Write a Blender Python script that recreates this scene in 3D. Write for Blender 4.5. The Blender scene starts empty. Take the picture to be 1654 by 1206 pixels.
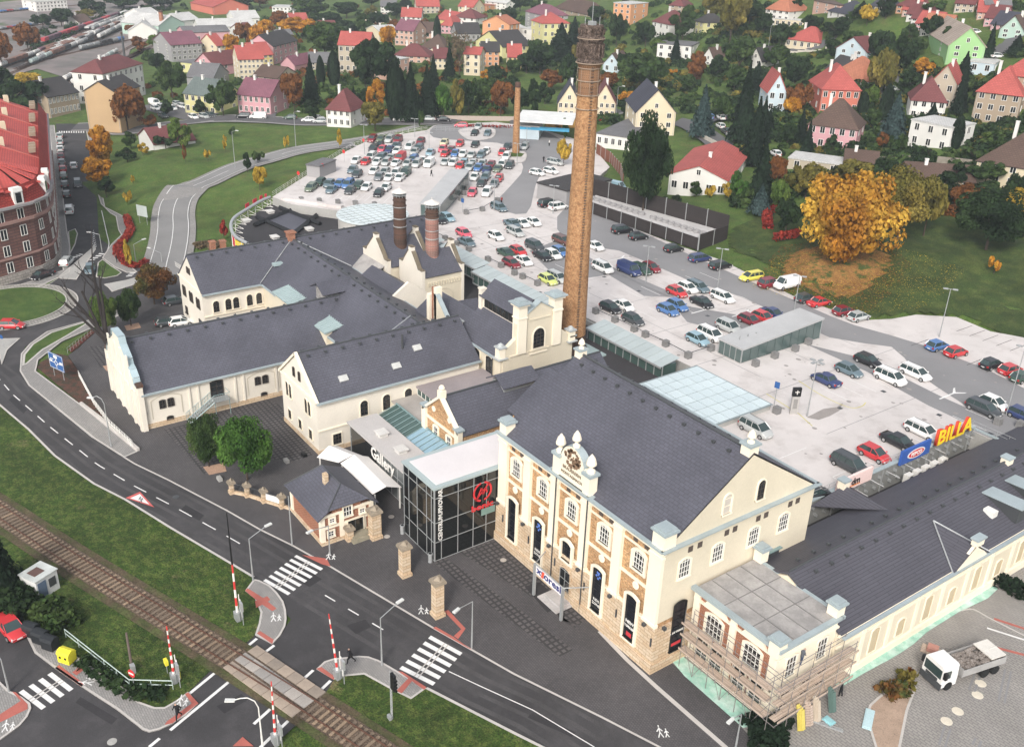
import bpy, bmesh, math, random
import numpy as np
from mathutils import Vector, Matrix
from mathutils.bvhtree import BVHTree
from mathutils.geometry import delaunay_2d_cdt
random.seed(7); np.random.seed(7)
SC = bpy.context.scene
COL = SC.collection
R = math.radians
# ---------------------------------------------------------------- camera (X = along the hall front, Y = along its gable, metres)
FP = 1577.0
CAM = Vector((49.161, -53.370, 65.0))
FW = Vector((-0.72671, 0.53187, -0.43476)); RT = Vector((0.57800, 0.81543, 0.03143)); UP = Vector((-0.37123, 0.22845, 0.90000))
cd = bpy.data.cameras.new('camera'); cam = bpy.data.objects.new('camera', cd); COL.objects.link(cam)
cd.sensor_width = 36; cd.lens = FP/1654*36; cd.clip_start = 1; cd.clip_end = 4000
m = Matrix((RT, UP, -FW)).transposed().to_4x4(); m.translation = CAM; cam.matrix_world = m
SC.camera = cam
# ---------------------------------------------------------------- sky, sun, exposure (overcast autumn day)
W = bpy.data.worlds.new('World'); SC.world = W; W.use_nodes = True
nt = W.node_tree; bg = nt.nodes['Background']
sky = nt.nodes.new('ShaderNodeTexSky'); sky.sky_type = 'NISHITA'; sky.sun_disc = False
SUN_EL, SUN_AZ = 38, 140
sky.sun_elevation = R(SUN_EL); sky.sun_rotation = R(SUN_AZ); sky.air_density = 1.0; sky.dust_density = 3.0
hs = nt.nodes.new('ShaderNodeHueSaturation'); hs.inputs['Saturation'].default_value = 0.3
nt.links.new(sky.outputs[0], hs.inputs['Color']); nt.links.new(hs.outputs[0], bg.inputs[0]); bg.inputs[1].default_value = 0.15
sd = bpy.data.lights.new('sun', 'SUN'); sd.energy = 1.5; sd.angle = R(12); sd.color = (1, .95, .88)
so = bpy.data.objects.new('sun', sd); COL.objects.link(so)
a_ = R(SUN_AZ); e_ = R(SUN_EL)
so.rotation_euler = Vector((math.sin(a_)*math.cos(e_), math.cos(a_)*math.cos(e_), math.sin(e_))).to_track_quat('Z', 'Y').to_euler()
SC.view_settings.view_transform = 'Standard'; SC.view_settings.look = 'None'; SC.view_settings.gamma = 1
SC.view_settings.exposure = 0.74
SC.cycles.max_bounces = 5; SC.cycles.volume_bounces = 0; SC.cycles.transparent_max_bounces = 6
SC.cycles.use_denoising = True
# ---------------------------------------------------------------- picture <-> place
def ray(x, y):
	return FW + RT*((x-827)/FP) - UP*((y-603)/FP)
def PZ(x, y, z=0.0):
	d = ray(x, y); t = (z-CAM.z)/d.z
	return CAM + d*t
def proj(p):
	q = Vector(p)-CAM; z = q.dot(FW)
	return (827+FP*q.dot(RT)/z, 603-FP*q.dot(UP)/z)
# ---------------------------------------------------------------- materials
MATS = {}
def mat(name, col, rough=.85, var=.12, scale=1.0, bump=0.0, bscale=8.0, kind=None, metal=0.0, spec=.3, col2=None, emit=None, **k):
	"""procedural material: base colour, soft large mottling, fine grain, optional masonry / slates"""
	if name in MATS: return MATS[name]
	m = bpy.data.materials.new(name); m.use_nodes = True; t = m.node_tree; N = t.nodes; Lk = t.links
	b = N['Principled BSDF']; b.inputs['Roughness'].default_value = rough; b.inputs['Metallic'].default_value = metal
	b.inputs['Specular IOR Level'].default_value = spec
	tc = N.new('ShaderNodeTexCoord'); co = tc.outputs['UV'] if k.get('uv') else tc.outputs['Object']
	if k.get('world'):
		g = N.new('ShaderNodeNewGeometry'); co = g.outputs['Position']
	c = tuple(col)+(1,)
	def mix(f, a, bb, mode='MIX'):
		x = N.new('ShaderNodeMix'); x.data_type = 'RGBA'; x.blend_type = mode
		for s, v in ((x.inputs[0], f), (x.inputs[6], a), (x.inputs[7], bb)):
			if isinstance(v, bpy.types.NodeSocket): Lk.new(v, s)
			else: s.default_value = v
		return x.outputs[2]
	def noise(sc, det=4, ro=.55, w=None):
		n = N.new('ShaderNodeTexNoise'); n.inputs['Scale'].default_value = sc; n.inputs['Detail'].default_value = det; n.inputs['Roughness'].default_value = ro
		Lk.new(co, n.inputs['Vector']); return n
	def ramp(src, p0, p1, c0=(0,0,0,1), c1=(1,1,1,1)):
		r = N.new('ShaderNodeValToRGB'); Lk.new(src, r.inputs[0]); e = r.color_ramp.elements
		e[0].position = p0; e[0].color = c0; e[1].position = p1; e[1].color = c1; return r.outputs[0]
	out = None; hgt = None
	if kind in ('brick', 'slate', 'paver', 'stone', 'plank', 'tile'):
		bt = N.new('ShaderNodeTexBrick'); Lk.new(co, bt.inputs['Vector'])
		bt.inputs['Color1'].default_value = c; bt.inputs['Color2'].default_value = tuple(col2 or [v*.75 for v in col])+(1,)
		bt.inputs['Mortar'].default_value = tuple(k.get('mortar', [v*.5 for v in col]))+(1,)
		bt.inputs['Scale'].default_value = 1.0
		bt.inputs['Brick Width'].default_value = k.get('bw', .5); bt.inputs['Row Height'].default_value = k.get('bh', .25)
		bt.inputs['Mortar Size'].default_value = k.get('ms', .02); bt.inputs['Bias'].default_value = k.get('bias', 0)
		bt.offset = k.get('off', .5)
		out = bt.outputs['Color']; hgt = bt.outputs['Fac']
	if out is None and col2 is not None:
		n = noise(k.get('s2', scale*3), 5, .65); f = ramp(n.outputs[0], k.get('p0', .42), k.get('p1', .6))
		out = mix(f, c, tuple(col2)+(1,))
		if 'col3' in k:
			n3 = noise(k.get('s3', scale*.7), 6, .7); f3 = ramp(n3.outputs[0], k.get('q0', .55), k.get('q1', .68))
			out = mix(f3, out, tuple(k['col3'])+(1,))
	if out is None: out = c
	n1 = noise(scale*.35, 5, .6); f1 = ramp(n1.outputs[0], .3, .7, (1-var,)*3+(1,), (1+var*.6,)*3+(1,))
	out = mix(1.0, out, f1, 'MULTIPLY')
	n2 = noise(bscale, 3, .7); f2 = ramp(n2.outputs[0], .3, .7, (1-k.get('grain', .12),)*3+(1,), (1+k.get('grain', .12)*.6,)*3+(1,))
	out = mix(1.0, out, f2, 'MULTIPLY')
	if k.get('island'):
		g = N.new('ShaderNodeNewGeometry')
		r = ramp(g.outputs['Random Per Island'], 0, 1, tuple(k['island'][0])+(1,), tuple(k['island'][1])+(1,))
		out = mix(1.0, out, r, 'MULTIPLY')
	if k.get('objvar'):
		g = N.new('ShaderNodeObjectInfo')
		r = ramp(g.outputs['Random'], 0, 1, tuple(k['objvar'][0])+(1,), tuple(k['objvar'][1])+(1,))
		out = mix(1.0, out, r, 'MULTIPLY')
	Lk.new(out, b.inputs['Base Color'])
	if bump:
		bp = N.new('ShaderNodeBump'); bp.inputs['Strength'].default_value = bump; bp.inputs['Distance'].default_value = k.get('bd', .05)
		Lk.new(n2.outputs[0], bp.inputs['Height']); last = bp
		if hgt is not None:
			b2 = N.new('ShaderNodeBump'); b2.invert = True; b2.inputs['Strength'].default_value = .5; b2.inputs['Distance'].default_value = .02
			Lk.new(hgt, b2.inputs['Height']); Lk.new(bp.outputs[0], b2.inputs['Normal']); last = b2
		Lk.new(last.outputs[0], b.inputs['Normal'])
	if k.get('trans'):
		b.inputs['Transmission Weight'].default_value = k['trans']
	if k.get('leaf'):
		tr = N.new('ShaderNodeBsdfTranslucent'); Lk.new(out, tr.inputs[0]); ms = N.new('ShaderNodeMixShader'); ms.inputs[0].default_value = .35
		Lk.new(b.outputs[0], ms.inputs[1]); Lk.new(tr.outputs[0], ms.inputs[2]); Lk.new(ms.outputs[0], N['Material Output'].inputs[0])
	MATS[name] = m
	return m
asphalt = mat('asphalt', (.056,.053,.055), .9, .3, .25, .3, 14, grain=.25, world=1, col2=(.066,.062,.064), s2=.35, p0=.48, p1=.62)
asphalt_old = mat('asphalt_old', (.24,.235,.238), .9, .14, .2, .2, 12, grain=.12, world=1)
asphalt_lane = mat('asphalt_lane', (.15,.145,.14), .9, .2, .3, .2, 12, grain=.15, world=1)
deck_m = mat('pale_concrete', (.57,.53,.51), .9, .12, .25, .1, 6, grain=.06, world=1, col2=(.45,.41,.39), s2=.3, p0=.5, p1=.72)
pave_m = mat('grey_pavers', (.30,.285,.27), .9, .12, .6, .1, 9, kind='paver', uv=1, bw=.4, bh=.2, ms=.016, col2=(.25,.24,.23))
sett_m = mat('dark_setts', (.102,.095,.097), .88, .3, .3, .2, 12, kind='paver', uv=1, bw=.24, bh=.24, ms=.02, col2=(.082,.076,.078))
grid_m = mat('grid_pavers', (.12,.11,.11), .9, .15, .5, .1, 9, kind='paver', uv=1, bw=.62, bh=.62, ms=.13, off=0, mortar=(.045,.042,.043))
sand_m = mat('park_setts', (.31,.29,.265), .9, .14, .6, .1, 9, kind='paver', uv=1, bw=.62, bh=.3, ms=.045, col2=(.27,.25,.235), mortar=(.2,.19,.18))
kerb_m = mat('kerb_stone', (.48,.45,.42), .9, .1, 2)
paint_w = mat('white_marking', (.72,.71,.69), .8, .12, 1.5, grain=.25, bscale=18)
paint_y = mat('yellow_marking', (.62,.55,.12), .8, .25, 1.5)
paint_r = mat('red_paving', (.40,.12,.095), .9, .14, 1.5)
grass_m = mat('grass', (.075,.135,.024), .95, .35, .5, .9, 5, col2=(.11,.15,.035), s2=.5, p0=.4, p1=.65, col3=(.13,.115,.045), s3=.12, q0=.55, q1=.75, grain=.55, bd=.3, world=1)
lawn_m = mat('lawn', (.05,.095,.018), .95, .22, .6, .6, 7, grain=.4, bd=.15, world=1, col2=(.075,.115,.024), s2=.6)
wild_m = mat('rough_grass', (.045,.085,.012), .95, .4, .6, .9, 6, col2=(.10,.135,.028), s2=1.1, p0=.45, p1=.6, col3=(.22,.17,.09), s3=.22, q0=.6, q1=.72, grain=.75, bd=.3, world=1)
soil_m = mat('soil', (.115,.07,.04), .95, .3, 1, .6, 5, col2=(.2,.13,.08), s2=1.5, grain=.4, world=1)
leafy_m = mat('fallen_leaves', (.25,.115,.04), .95, .3, 1, .6, 7, col2=(.42,.26,.06), s2=5, p0=.5, p1=.62, col3=(.06,.09,.02), s3=.6, q0=.5, q1=.6, grain=.5, world=1)
ballast_m = mat('ballast', (.10,.07,.05), .95, .2, 1, 1, 6, col2=(.15,.11,.08), s2=6, grain=.5, bd=.1, world=1)
slate_m = mat('slate', (.096,.095,.118), .55, .22, .4, .05, 3, kind='slate', uv=1, bw=.6, bh=.36, ms=.028, col2=(.084,.084,.103), mortar=(.058,.058,.07), grain=.12, spec=.35)
slate2_m = mat('grey_slate', (.085,.082,.098), .6, .10, .4, .05, 3, kind='slate', uv=1, bw=3.2, bh=.33, ms=.028, col2=(.075,.072,.086), mortar=(.04,.04,.048), grain=.05)
cream_m = mat('cream_render', (.65,.58,.45), .9, .12, .3, .05, 5, grain=.05)
white_m = mat('ivory_render', (.71,.655,.565), .9, .12, .3, .05, 5, grain=.05)
trimw_m = mat('trim_plaster', (.80,.72,.58), .9, .05, 1, grain=.04)
brick_m = mat('yellow_brick', (.58,.33,.14), .9, .25, 1, .3, 3.6, kind='brick', uv=1, bw=.5, bh=.16, ms=.03, col2=(.40,.18,.065), mortar=(.52,.38,.24), grain=.55)
rbrick_m = mat('red_brick', (.33,.105,.055), .9, .15, 1, .2, 9, kind='brick', uv=1, bw=.5, bh=.16, ms=.028, col2=(.24,.075,.04), mortar=(.4,.25,.17), grain=.25)
cbrick_m = mat('chimney_brick', (.40,.225,.11), .9, .2, .25, .3, 4.5, col2=(.28,.14,.065), s2=2.2, p0=.45, p1=.6, col3=(.54,.42,.29), s3=3.2, q0=.66, q1=.72, grain=.4)
sbrick_m = mat('sooty_brick', (.10,.045,.03), .9, .2, 1, .2, 9, kind='brick', uv=1, bw=.42, bh=.15, ms=.02, col2=(.045,.028,.022), mortar=(.12,.08,.06))
stone_m = mat('sandstone', (.55,.40,.26), .9, .14, .8, .2, 6, kind='stone', uv=1, bw=.95, bh=.38, ms=.022, col2=(.64,.52,.38), mortar=(.3,.2,.12), grain=.15)
zinc_m = mat('blue_zinc', (.33,.385,.40), .5, .15, .8, grain=.1, spec=.5)
zinc2_m = mat('pale_zinc', (.32,.40,.40), .5, .1, .8, spec=.5)
dkmetal = mat('dark_metal', (.055,.058,.062), .5, .08, 2, spec=.5)
grmetal = mat('galvanised', (.36,.37,.37), .5, .08, 2, metal=.3, spec=.5)
teal_m = mat('teal_glass_metal', (.20,.29,.29), .4, .12, 1, spec=.5)
rooffelt = mat('grey_felt', (.50,.47,.46), .9, .12, .4, .05, 5, col2=(.42,.40,.39), s2=.5)
greyroof = mat('weathered_felt', (.30,.285,.275), .9, .2, .4, .05, 5, col2=(.38,.36,.345), s2=.6)
darkfelt = mat('dark_felt', (.045,.042,.045), .9, .25, .3, .2, 6, grain=.3)
glass_m = mat('window_glass', (.018,.02,.022), .08, .1, 1, spec=.8)
bglass_m = mat('black_glass', (.010,.011,.011), .06, .05, 1, spec=.7)
skyglass = mat('frosted_roof_glass', (.45,.60,.63), .25, .06, .6, spec=.6)
blueglass = mat('blue_roof_glass', (.25,.38,.46), .15, .1, .6, spec=.6)
framew = mat('white_frame', (.72,.70,.66), .6, .03)
frameb = mat('brown_frame', (.05,.04,.035), .6, .03)
wood_m = mat('scaffold_boards', (.52,.41,.33), .85, .2, 1, .1, 6, kind='plank', uv=1, bw=3, bh=.25, ms=.02, col2=(.5,.4,.33))
black_m = mat('black_plastic', (.012,.012,.013), .5, .03)
concrete = mat('concrete', (.36,.35,.33), .9, .12, .7, .1, 5)
silver_m = mat('brushed_silver', (.45,.46,.46), .4, .05, metal=.4)
# ---------------------------------------------------------------- mesh builder
def uvproj(me):
	n = len(me.loops)
	if n == 0: return
	uv = me.uv_layers.new(name='UVMap')
	co = np.empty(len(me.vertices)*3, 'f'); me.vertices.foreach_get('co', co); co = co.reshape(-1, 3)
	vi = np.empty(n, 'i'); me.loops.foreach_get('vertex_index', vi)
	nf = len(me.polygons); fn = np.empty(nf*3, 'f'); me.polygons.foreach_get('normal', fn); fn = fn.reshape(-1, 3)
	lt = np.empty(nf, 'i'); me.polygons.foreach_get('loop_total', lt)
	ln = np.repeat(fn, lt, axis=0)
	u = np.stack([-ln[:, 1], ln[:, 0], np.zeros(n)], 1); L = np.linalg.norm(u, axis=1)
	flat = L < .05
	u[flat] = (1, 0, 0); L[flat] = 1; u /= L[:, None]
	v = np.cross(ln, u); v[flat] = (0, 1, 0)
	p = co[vi]
	uv.data.foreach_set('uv', np.stack([(p*u).sum(1), (p*v).sum(1)], 1).astype('f').ravel())
SPLIT = set('number_plate gable_wall corner_pier plaster_trim parapet_gable pilaster ridge_pier side_pier sooty_pier attic_vent wall_lamp vent_slit downpipe gutter cornice bracket stone_coping zinc_cap bumper mirror pier drive_box headlight blind_arcade wheels roof_rack toe_board counterweight_arm strut post canopy rib'.split())
class MB:
	def __init__(s): s.v = []; s.f = []; s.mi = []
	def face(s, pts, mi=0):
		i = len(s.v); s.v += [tuple(p) for p in pts]; s.f.append(tuple(range(i, i+len(pts)))); s.mi.append(mi); return s
	def box(s, x0, x1, y0, y1, z0, z1, mi=0, top=None):
		a = [(x0,y0,z0),(x1,y0,z0),(x1,y1,z0),(x0,y1,z0),(x0,y0,z1),(x1,y0,z1),(x1,y1,z1),(x0,y1,z1)]
		i = len(s.v); s.v += a
		for k, q in enumerate(((3,2,1,0),(4,5,6,7),(0,1,5,4),(1,2,6,5),(2,3,7,6),(3,0,4,7))):
			s.f.append(tuple(i+j for j in q)); s.mi.append(top if (top is not None and k == 1) else mi)
		return s
	def prism(s, poly, z0, z1, mi=0, top=None, bottom=True):
		n = len(poly)
		ar = sum(poly[k][0]*poly[(k+1) % n][1]-poly[(k+1) % n][0]*poly[k][1] for k in range(n))
		if ar < 0: poly = poly[::-1]
		zt = z1 if callable(z1) else (lambda x, y: z1)
		zb = z0 if callable(z0) else (lambda x, y: z0)
		i = len(s.v); s.v += [(p[0], p[1], zb(p[0], p[1])) for p in poly]+[(p[0], p[1], zt(p[0], p[1])) for p in poly]
		for k in range(n):
			j = (k+1) % n; s.f.append((i+k, i+j, i+n+j, i+n+k)); s.mi.append(mi)
		s.f.append(tuple(i+n+k for k in range(n))); s.mi.append(mi if top is None else top)
		if bottom: s.f.append(tuple(i+n-1-k for k in range(n))); s.mi.append(mi)
		return s
	def xprism(s, pts, x0, x1, mi=0):     # profile in (y,z) swept along x
		n = len(pts); i = len(s.v)
		s.v += [(x0, p[0], p[1]) for p in pts]+[(x1, p[0], p[1]) for p in pts]
		for k in range(n):
			j = (k+1) % n; s.f.append((i+j, i+k, i+n+k, i+n+j)); s.mi.append(mi)
		s.f.append(tuple(i+k for k in range(n))); s.f.append(tuple(i+n+n-1-k for k in range(n))); s.mi += [mi, mi]
		return s
	def yprism(s, pts, y0, y1, mi=0):     # profile in (x,z) swept along y
		n = len(pts); i = len(s.v)
		s.v += [(p[0], y0, p[1]) for p in pts]+[(p[0], y1, p[1]) for p in pts]
		for k in range(n):
			j = (k+1) % n; s.f.append((i+k, i+j, i+n+j, i+n+k)); s.mi.append(mi)
		s.f.append(tuple(i+n-1-k for k in range(n))); s.f.append(tuple(i+n+k for k in range(n))); s.mi += [mi, mi]
		return s
	def slab(s, q, t, mi=0):              # thick slab: top face q (ccw from above), thickness t along the normal
		q = [Vector(p) for p in q]; n = (q[1]-q[0]).cross(q[2]-q[0]).normalized()
		if n.z < 0: q = q[::-1]; n = -n
		b = [p-n*t for p in q]; k = len(q); i = len(s.v); s.v += [tuple(p) for p in q+b]
		s.f.append(tuple(range(i, i+k))); s.f.append(tuple(i+2*k-1-j for j in range(k))); s.mi += [mi, mi]
		for j in range(k):
			l = (j+1) % k; s.f.append((i+l, i+j, i+k+j, i+k+l)); s.mi.append(mi)
		return s
	def tube(s, p0, p1, r, n=6, r1=None, mi=0, cap=True):
		p0 = Vector(p0); p1 = Vector(p1); d = (p1-p0)
		if d.length < 1e-6: return s
		d.normalize(); a = Vector((0,0,1)) if abs(d.z) < .9 else Vector((1,0,0))
		u = d.cross(a).normalized(); w = d.cross(u); r1 = r if r1 is None else r1; i = len(s.v)
		for p, rr in ((p0, r), (p1, r1)):
			for k in range(n):
				t = 2*math.pi*k/n; s.v.append(tuple(p+u*(math.cos(t)*rr)+w*(math.sin(t)*rr)))
		for k in range(n):
			j = (k+1) % n; s.f.append((i+j, i+k, i+n+k, i+n+j)); s.mi.append(mi)
		if cap:
			s.f.append(tuple(i+k for k in range(n))); s.f.append(tuple(i+2*n-1-k for k in range(n))); s.mi += [mi, mi]
		return s
	def lathe(s, prof, c=(0,0), n=16, mi=0):  # prof [(r,z)] bottom to top
		i = len(s.v); m_ = len(prof)
		for r, z in prof:
			for k in range(n):
				t = 2*math.pi*k/n; s.v.append((c[0]+r*math.cos(t), c[1]+r*math.sin(t), z))
		for a in range(m_-1):
			for k in range(n):
				j = (k+1) % n; s.f.append((i+a*n+k, i+a*n+j, i+(a+1)*n+j, i+(a+1)*n+k)); s.mi.append(mi)
		s.f.append(tuple(i+(m_-1)*n+k for k in range(n))); s.mi.append(mi)
		s.f.append(tuple(i+n-1-k for k in range(n))); s.mi.append(mi)
		return s
	def mesh(s, name, mats, smooth=False, uv=True):
		me = bpy.data.meshes.new(name); me.from_pydata(s.v, [], s.f)
		if not isinstance(mats, (list, tuple)): mats = [mats]
		for mm in mats: me.materials.append(mm)
		if len(mats) > 1: me.polygons.foreach_set('material_index', s.mi)
		if smooth: me.polygons.foreach_set('use_smooth', [True]*len(s.f))
		me.update()
		if uv: uvproj(me)
		return me
	def clusters(s):
		P = list(range(len(s.f))); first = {}; bb = []
		def fd(i):
			while P[i] != i: i = P[i]
			return i
		for k, f in enumerate(s.f):
			for v in f:
				if v in first: P[fd(k)] = fd(first[v])
				else: first[v] = k
		g = {}
		for k, f in enumerate(s.f): g.setdefault(fd(k), []).append(k)
		g = list(g.values()); bx = []
		for ks in g: c = np.array([s.v[v] for k in ks for v in s.f[k]]); bx.append((c.min(0)-.03, c.max(0)+.03))
		Q = list(range(len(g)))
		def fq(i):
			while Q[i] != i: i = Q[i]
			return i
		for i in range(len(g)):
			for j in range(i):
				if (bx[i][0] <= bx[j][1]).all() and (bx[j][0] <= bx[i][1]).all(): Q[fq(i)] = fq(j)
		r = {}
		for i in range(len(g)): r.setdefault(fq(i), []).extend(g[i])
		return list(r.values())
	def build(s, name, mats, parent=None, loc=None, rz=0, smooth=False, uv=True):
		if parent is not None and name in SPLIT and len(s.f) < 1500:
			cl = s.clusters()
			if len(cl) > 1:
				res = None
				for ks in cl:
					n = MB(); mp = {}
					for k in ks:
						for v in s.f[k]:
							if v not in mp: mp[v] = len(n.v); n.v.append(s.v[v])
						n.f.append(tuple(mp[v] for v in s.f[k])); n.mi.append(s.mi[k])
					o = link(name, n.mesh(name, mats, smooth, uv), parent, loc, rz); res = res or o
				return res
		return link(name, s.mesh(name, mats, smooth, uv), parent, loc, rz)
def link(name, me, parent=None, loc=None, rz=0, M=None):
	o = bpy.data.objects.new(name, me); COL.objects.link(o)
	if loc is not None: o.location = loc
	if rz: o.rotation_euler.z = rz
	if M is not None: o.matrix_local = M
	if parent is not None: o.parent = parent
	return o
def tag(o, label, cat, group=None, kind=None):
	if label: o['label'] = label
	if cat: o['category'] = cat
	if group: o['group'] = group
	if kind: o['kind'] = kind
	return o
def thing(name, label, cat, loc=(0,0,0), rz=0, group=None):
	return tag(link(name, None, None, loc, rz), label, cat, group)
def struct(name, mb, m, **k):
	o = mb.build(name, m, **k); o['kind'] = 'structure'; return o
def copy_tree(o, parent=None, kids=None):
	c = o.copy(); COL.objects.link(c)
	if parent is not None: c.parent = parent
	for ch in list(o.children): copy_tree(ch, c)
	return c
def wmat(o, x, n):      # frame on a wall: origin o, x along wall, n outwards, z up
	x = Vector(x).normalized(); n = Vector(n).normalized(); z = Vector((0,0,1))
	M = Matrix((x, n, z)).transposed().to_4x4(); M.translation = o; return M
# ---------------------------------------------------------------- the lie of the land: spot heights (picture point, height), triangulated
DZ = 6.0
deck_px = [(690,210),(640,218),(590,229),(548,250),(500,280),(440,318)]
DECK = [tuple(PZ(x, y, DZ)[:2]) for x, y in deck_px] + [(-141,26.5),(-116,44),(-114,40.5),(-62,40.5),(-38,42),(-36.5,41.5),(-36.5,29.6),(-22.6,29.6),(-22.6,26.0),(-4.9,26.0),(-4.9,59.3),(60,59.3),(90,75)] + \
	   [tuple(PZ(x, y, DZ)[:2]) for x, y in [(1700,570),(1654,545),(1600,535),(1545,512),(1480,508),(1440,515),(1395,517),(1290,482),(1215,445),(1165,420),(1100,398),(960,345),(950,300),(985,270),(960,240),(930,225),(860,205),(800,197),(700,203)]]
low = {}   # inner points under the deck
spots = []
def S(x, y, z): p = PZ(x, y, z); spots.append((p.x, p.y, z))
for x, y in [(0,640),(150,760),(420,900),(700,1000),(1050,1200),(0,1206),(420,1206),(827,1206),(1300,1206),(1654,1206),(1654,1000),(1500,1050),(1654,920),(30,560),(100,620),(30,440),(200,440),(240,520),(300,600),(0,380),(60,437),(110,400),(150,440),(205,500),(130,300),(110,216),(60,260),(95,300),(0,250),(150,240)]: S(x, y, 0)
for x, y, z in [(-60,480,0),(-60,900,0),(-60,1300,0),(827,1400,0),(1800,1300,0),(1800,900,0),(270,432,0),(215,395,.1),(190,350,.1),(165,330,.05),(160,270,0),
	(290,350,.9),(262,350,.7),(335,345,1.0),(320,310,2.0),(296,300,1.8),(348,318,2.2),(380,272,3.4),(355,262,3.3),(400,283,3.8),(470,245,4.9),(460,233,4.9),(478,258,5.1),(550,232,5.9),(545,243,6),(590,222,6),
	(240,330,1.6),(230,270,3.6),(200,300,1.2),(250,240,3.6),(270,300,3),(330,215,4.6),(300,205,3.6),(220,225,1.0),(205,255,.6),(420,205,5.8),(500,212,6),(580,207,6.4),(560,220,6.2),(650,203,6.1),(690,206,6),
	(330,400,.4),(310,420,.1),(350,390,.5),(375,340,1.6),(372,375,.8),(420,300,4.6),(400,325,2.6),(440,290,5.4),(500,268,5.9),(545,240,6.0),
	(200,213,.2),(280,200,1.5),(350,196,4),(450,195,5),(560,197,6),(640,196,6),(760,196,6),(860,192,6),(930,187,6.2),
	(0,180,0),(100,140,0),(150,110,0),(0,110,0),(0,60,0),(100,60,0),(200,40,0),(240,15,0),(300,0,0),(0,20,0),(60,10,0),(260,150,0),(290,130,1),(330,150,3),(330,110,1),(300,60,0),(400,20,0),(420,60,2),(500,30,2),(560,60,3),
	(450,140,5),(560,140,6),(640,120,6),(700,150,6),(800,150,6),(600,60,4),(700,50,6),(800,60,7),(760,10,8),(850,90,8),(860,20,11),(930,80,9.5),(900,150,6.5),(950,110,8),(990,120,9),(960,160,7),(1010,60,14),(1000,10,22),(1100,60,16),(1100,110,10),(1100,160,8),(1040,220,6.8),(1000,250,6.1),(1010,290,6.2),
	(1130,60,18),(1220,100,16),(1200,30,26),(1300,10,32),(1300,80,20),(1400,110,20),(1300,160,14),(1400,180,14),(1250,220,10),(1380,240,12),(1500,250,14),(1560,190,17),(1640,200,18),(1500,100,26),(1420,50,28),(1600,100,27),(1640,40,36),(1500,10,38),(1400,10,36),(1654,300,13),(1600,330,12),(1500,310,11.5),(1400,290,11),(1300,300,9.6),(1250,330,9),(1180,300,8.5),(1150,250,8),(1110,315,6.9),(1100,290,7),(1200,360,7.6),(1060,280,6.5),
	(1000,310,6.3),(1080,345,6.6),(1170,385,6.4),(1250,420,7.3),(1330,410,8.8),(1420,440,8.2),(1500,460,7.6),(1600,480,7.4),(1654,500,7),(1500,400,10),(1600,400,10),(1654,400,10.5),(1400,370,10.4),(1350,370,10),(1700,470,8),(1750,400,11),(1800,560,6),
	(1800,100,32),(1900,300,16),(1850,-20,44),(1500,-30,44),(1200,-30,34),(900,-30,20),(600,-30,6),(300,-30,0),(0,-30,0),(-150,-20,0),(-200,100,0),(-150,250,0)]: S(x, y, z)
for a in (0, 60, 120, 180, 240, 300):   # far ring
	spots.append((-150+2600*math.cos(R(a)), 400+2600*math.sin(R(a)), 0))
for x, y, z in [(-600,700,8),(-300,1000,25),(0,1000,60),(-900,400,0),(400,600,60),(-1200,0,0)]: spots.append((x, y, z))
nd = len(DECK)
front = range(5, 17+1)
cx_ = sum(p[0] for p in DECK)/nd; cy_ = sum(p[1] for p in DECK)/nd
pts = [Vector(p) for p in DECK]; hz = [DZ-.02]*nd
for i in range(6, 18): hz[i] = 0.0
hz[5] = 3.0; hz[18] = 0.0
def offset_poly(P, d):      # inward offset of a simple polygon (list of xy)
	n = len(P); ar = sum(P[k][0]*P[(k+1) % n][1]-P[(k+1) % n][0]*P[k][1] for k in range(n)); s = 1 if ar > 0 else -1
	out = []
	for k in range(n):
		a = Vector(P[k-1][:2]); b = Vector(P[k][:2]); c = Vector(P[(k+1) % n][:2])
		e1 = (b-a).normalized(); e2 = (c-b).normalized()
		n1 = Vector((-e1.y, e1.x))*s; n2 = Vector((-e2.y, e2.x))*s
		m_ = (n1+n2); L = m_.length
		if L < .2: m_ = n1; L = 1
		m_ = m_.normalized(); out.append(tuple(b+m_*(d/max(.35, m_.dot(n1)))))
	return out
inn = offset_poly(DECK, 2.5)
V2 = [Vector(p) for p in DECK]+[Vector(p) for p in inn]; Z2 = hz+[min(h, 0.5) if 5 <= i <= 18 else 2.0 for i, h in enumerate(hz)]
E2 = [(i, (i+1) % nd) for i in range(nd)]
def inpoly(x, y, P):
	c = False; n = len(P); j = n-1
	for i in range(n):
		xi, yi = P[i][0], P[i][1]; xj, yj = P[j][0], P[j][1]
		if (yi > y) != (yj > y) and x < (xj-xi)*(y-yi)/(yj-yi)+xi: c = not c
		j = i
	return c
for x in range(-120, 40, 14):
	for y in range(-45, 40, 12):
		if not inpoly(x, y, DECK) and not (x < -96 and y > 4): V2.append(Vector((x+.1*y, y))); Z2.append(0.0)
for x, y, z in spots:
	if not inpoly(x, y, DECK) and min((Vector((x, y))-v).length for v in V2) > 1.2: V2.append(Vector((x, y))); Z2.append(z)
for i in range(-9, 3):
	for j in range(4, 12):
		x, y = i*24+5, j*20
		if inpoly(x, y, DECK) and min((Vector((x, y))-v).length for v in V2) > 3: V2.append(Vector((x, y))); Z2.append(2.0)
ov, oe, of, iv, ie, if_ = delaunay_2d_cdt(V2, E2, [], 0, 1e-4)
TZ = [Z2[k[0]] if k else 3.0 for k in iv]
TV = [Vector((v.x, v.y, z)) for v, z in zip(ov, TZ)]
TER = BVHTree.FromPolygons(TV, of)
def H(x, y):
	h = TER.ray_cast(Vector((x, y, 500)), Vector((0,0,-1)))
	return h[0].z if h[0] is not None else 0.0
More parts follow.
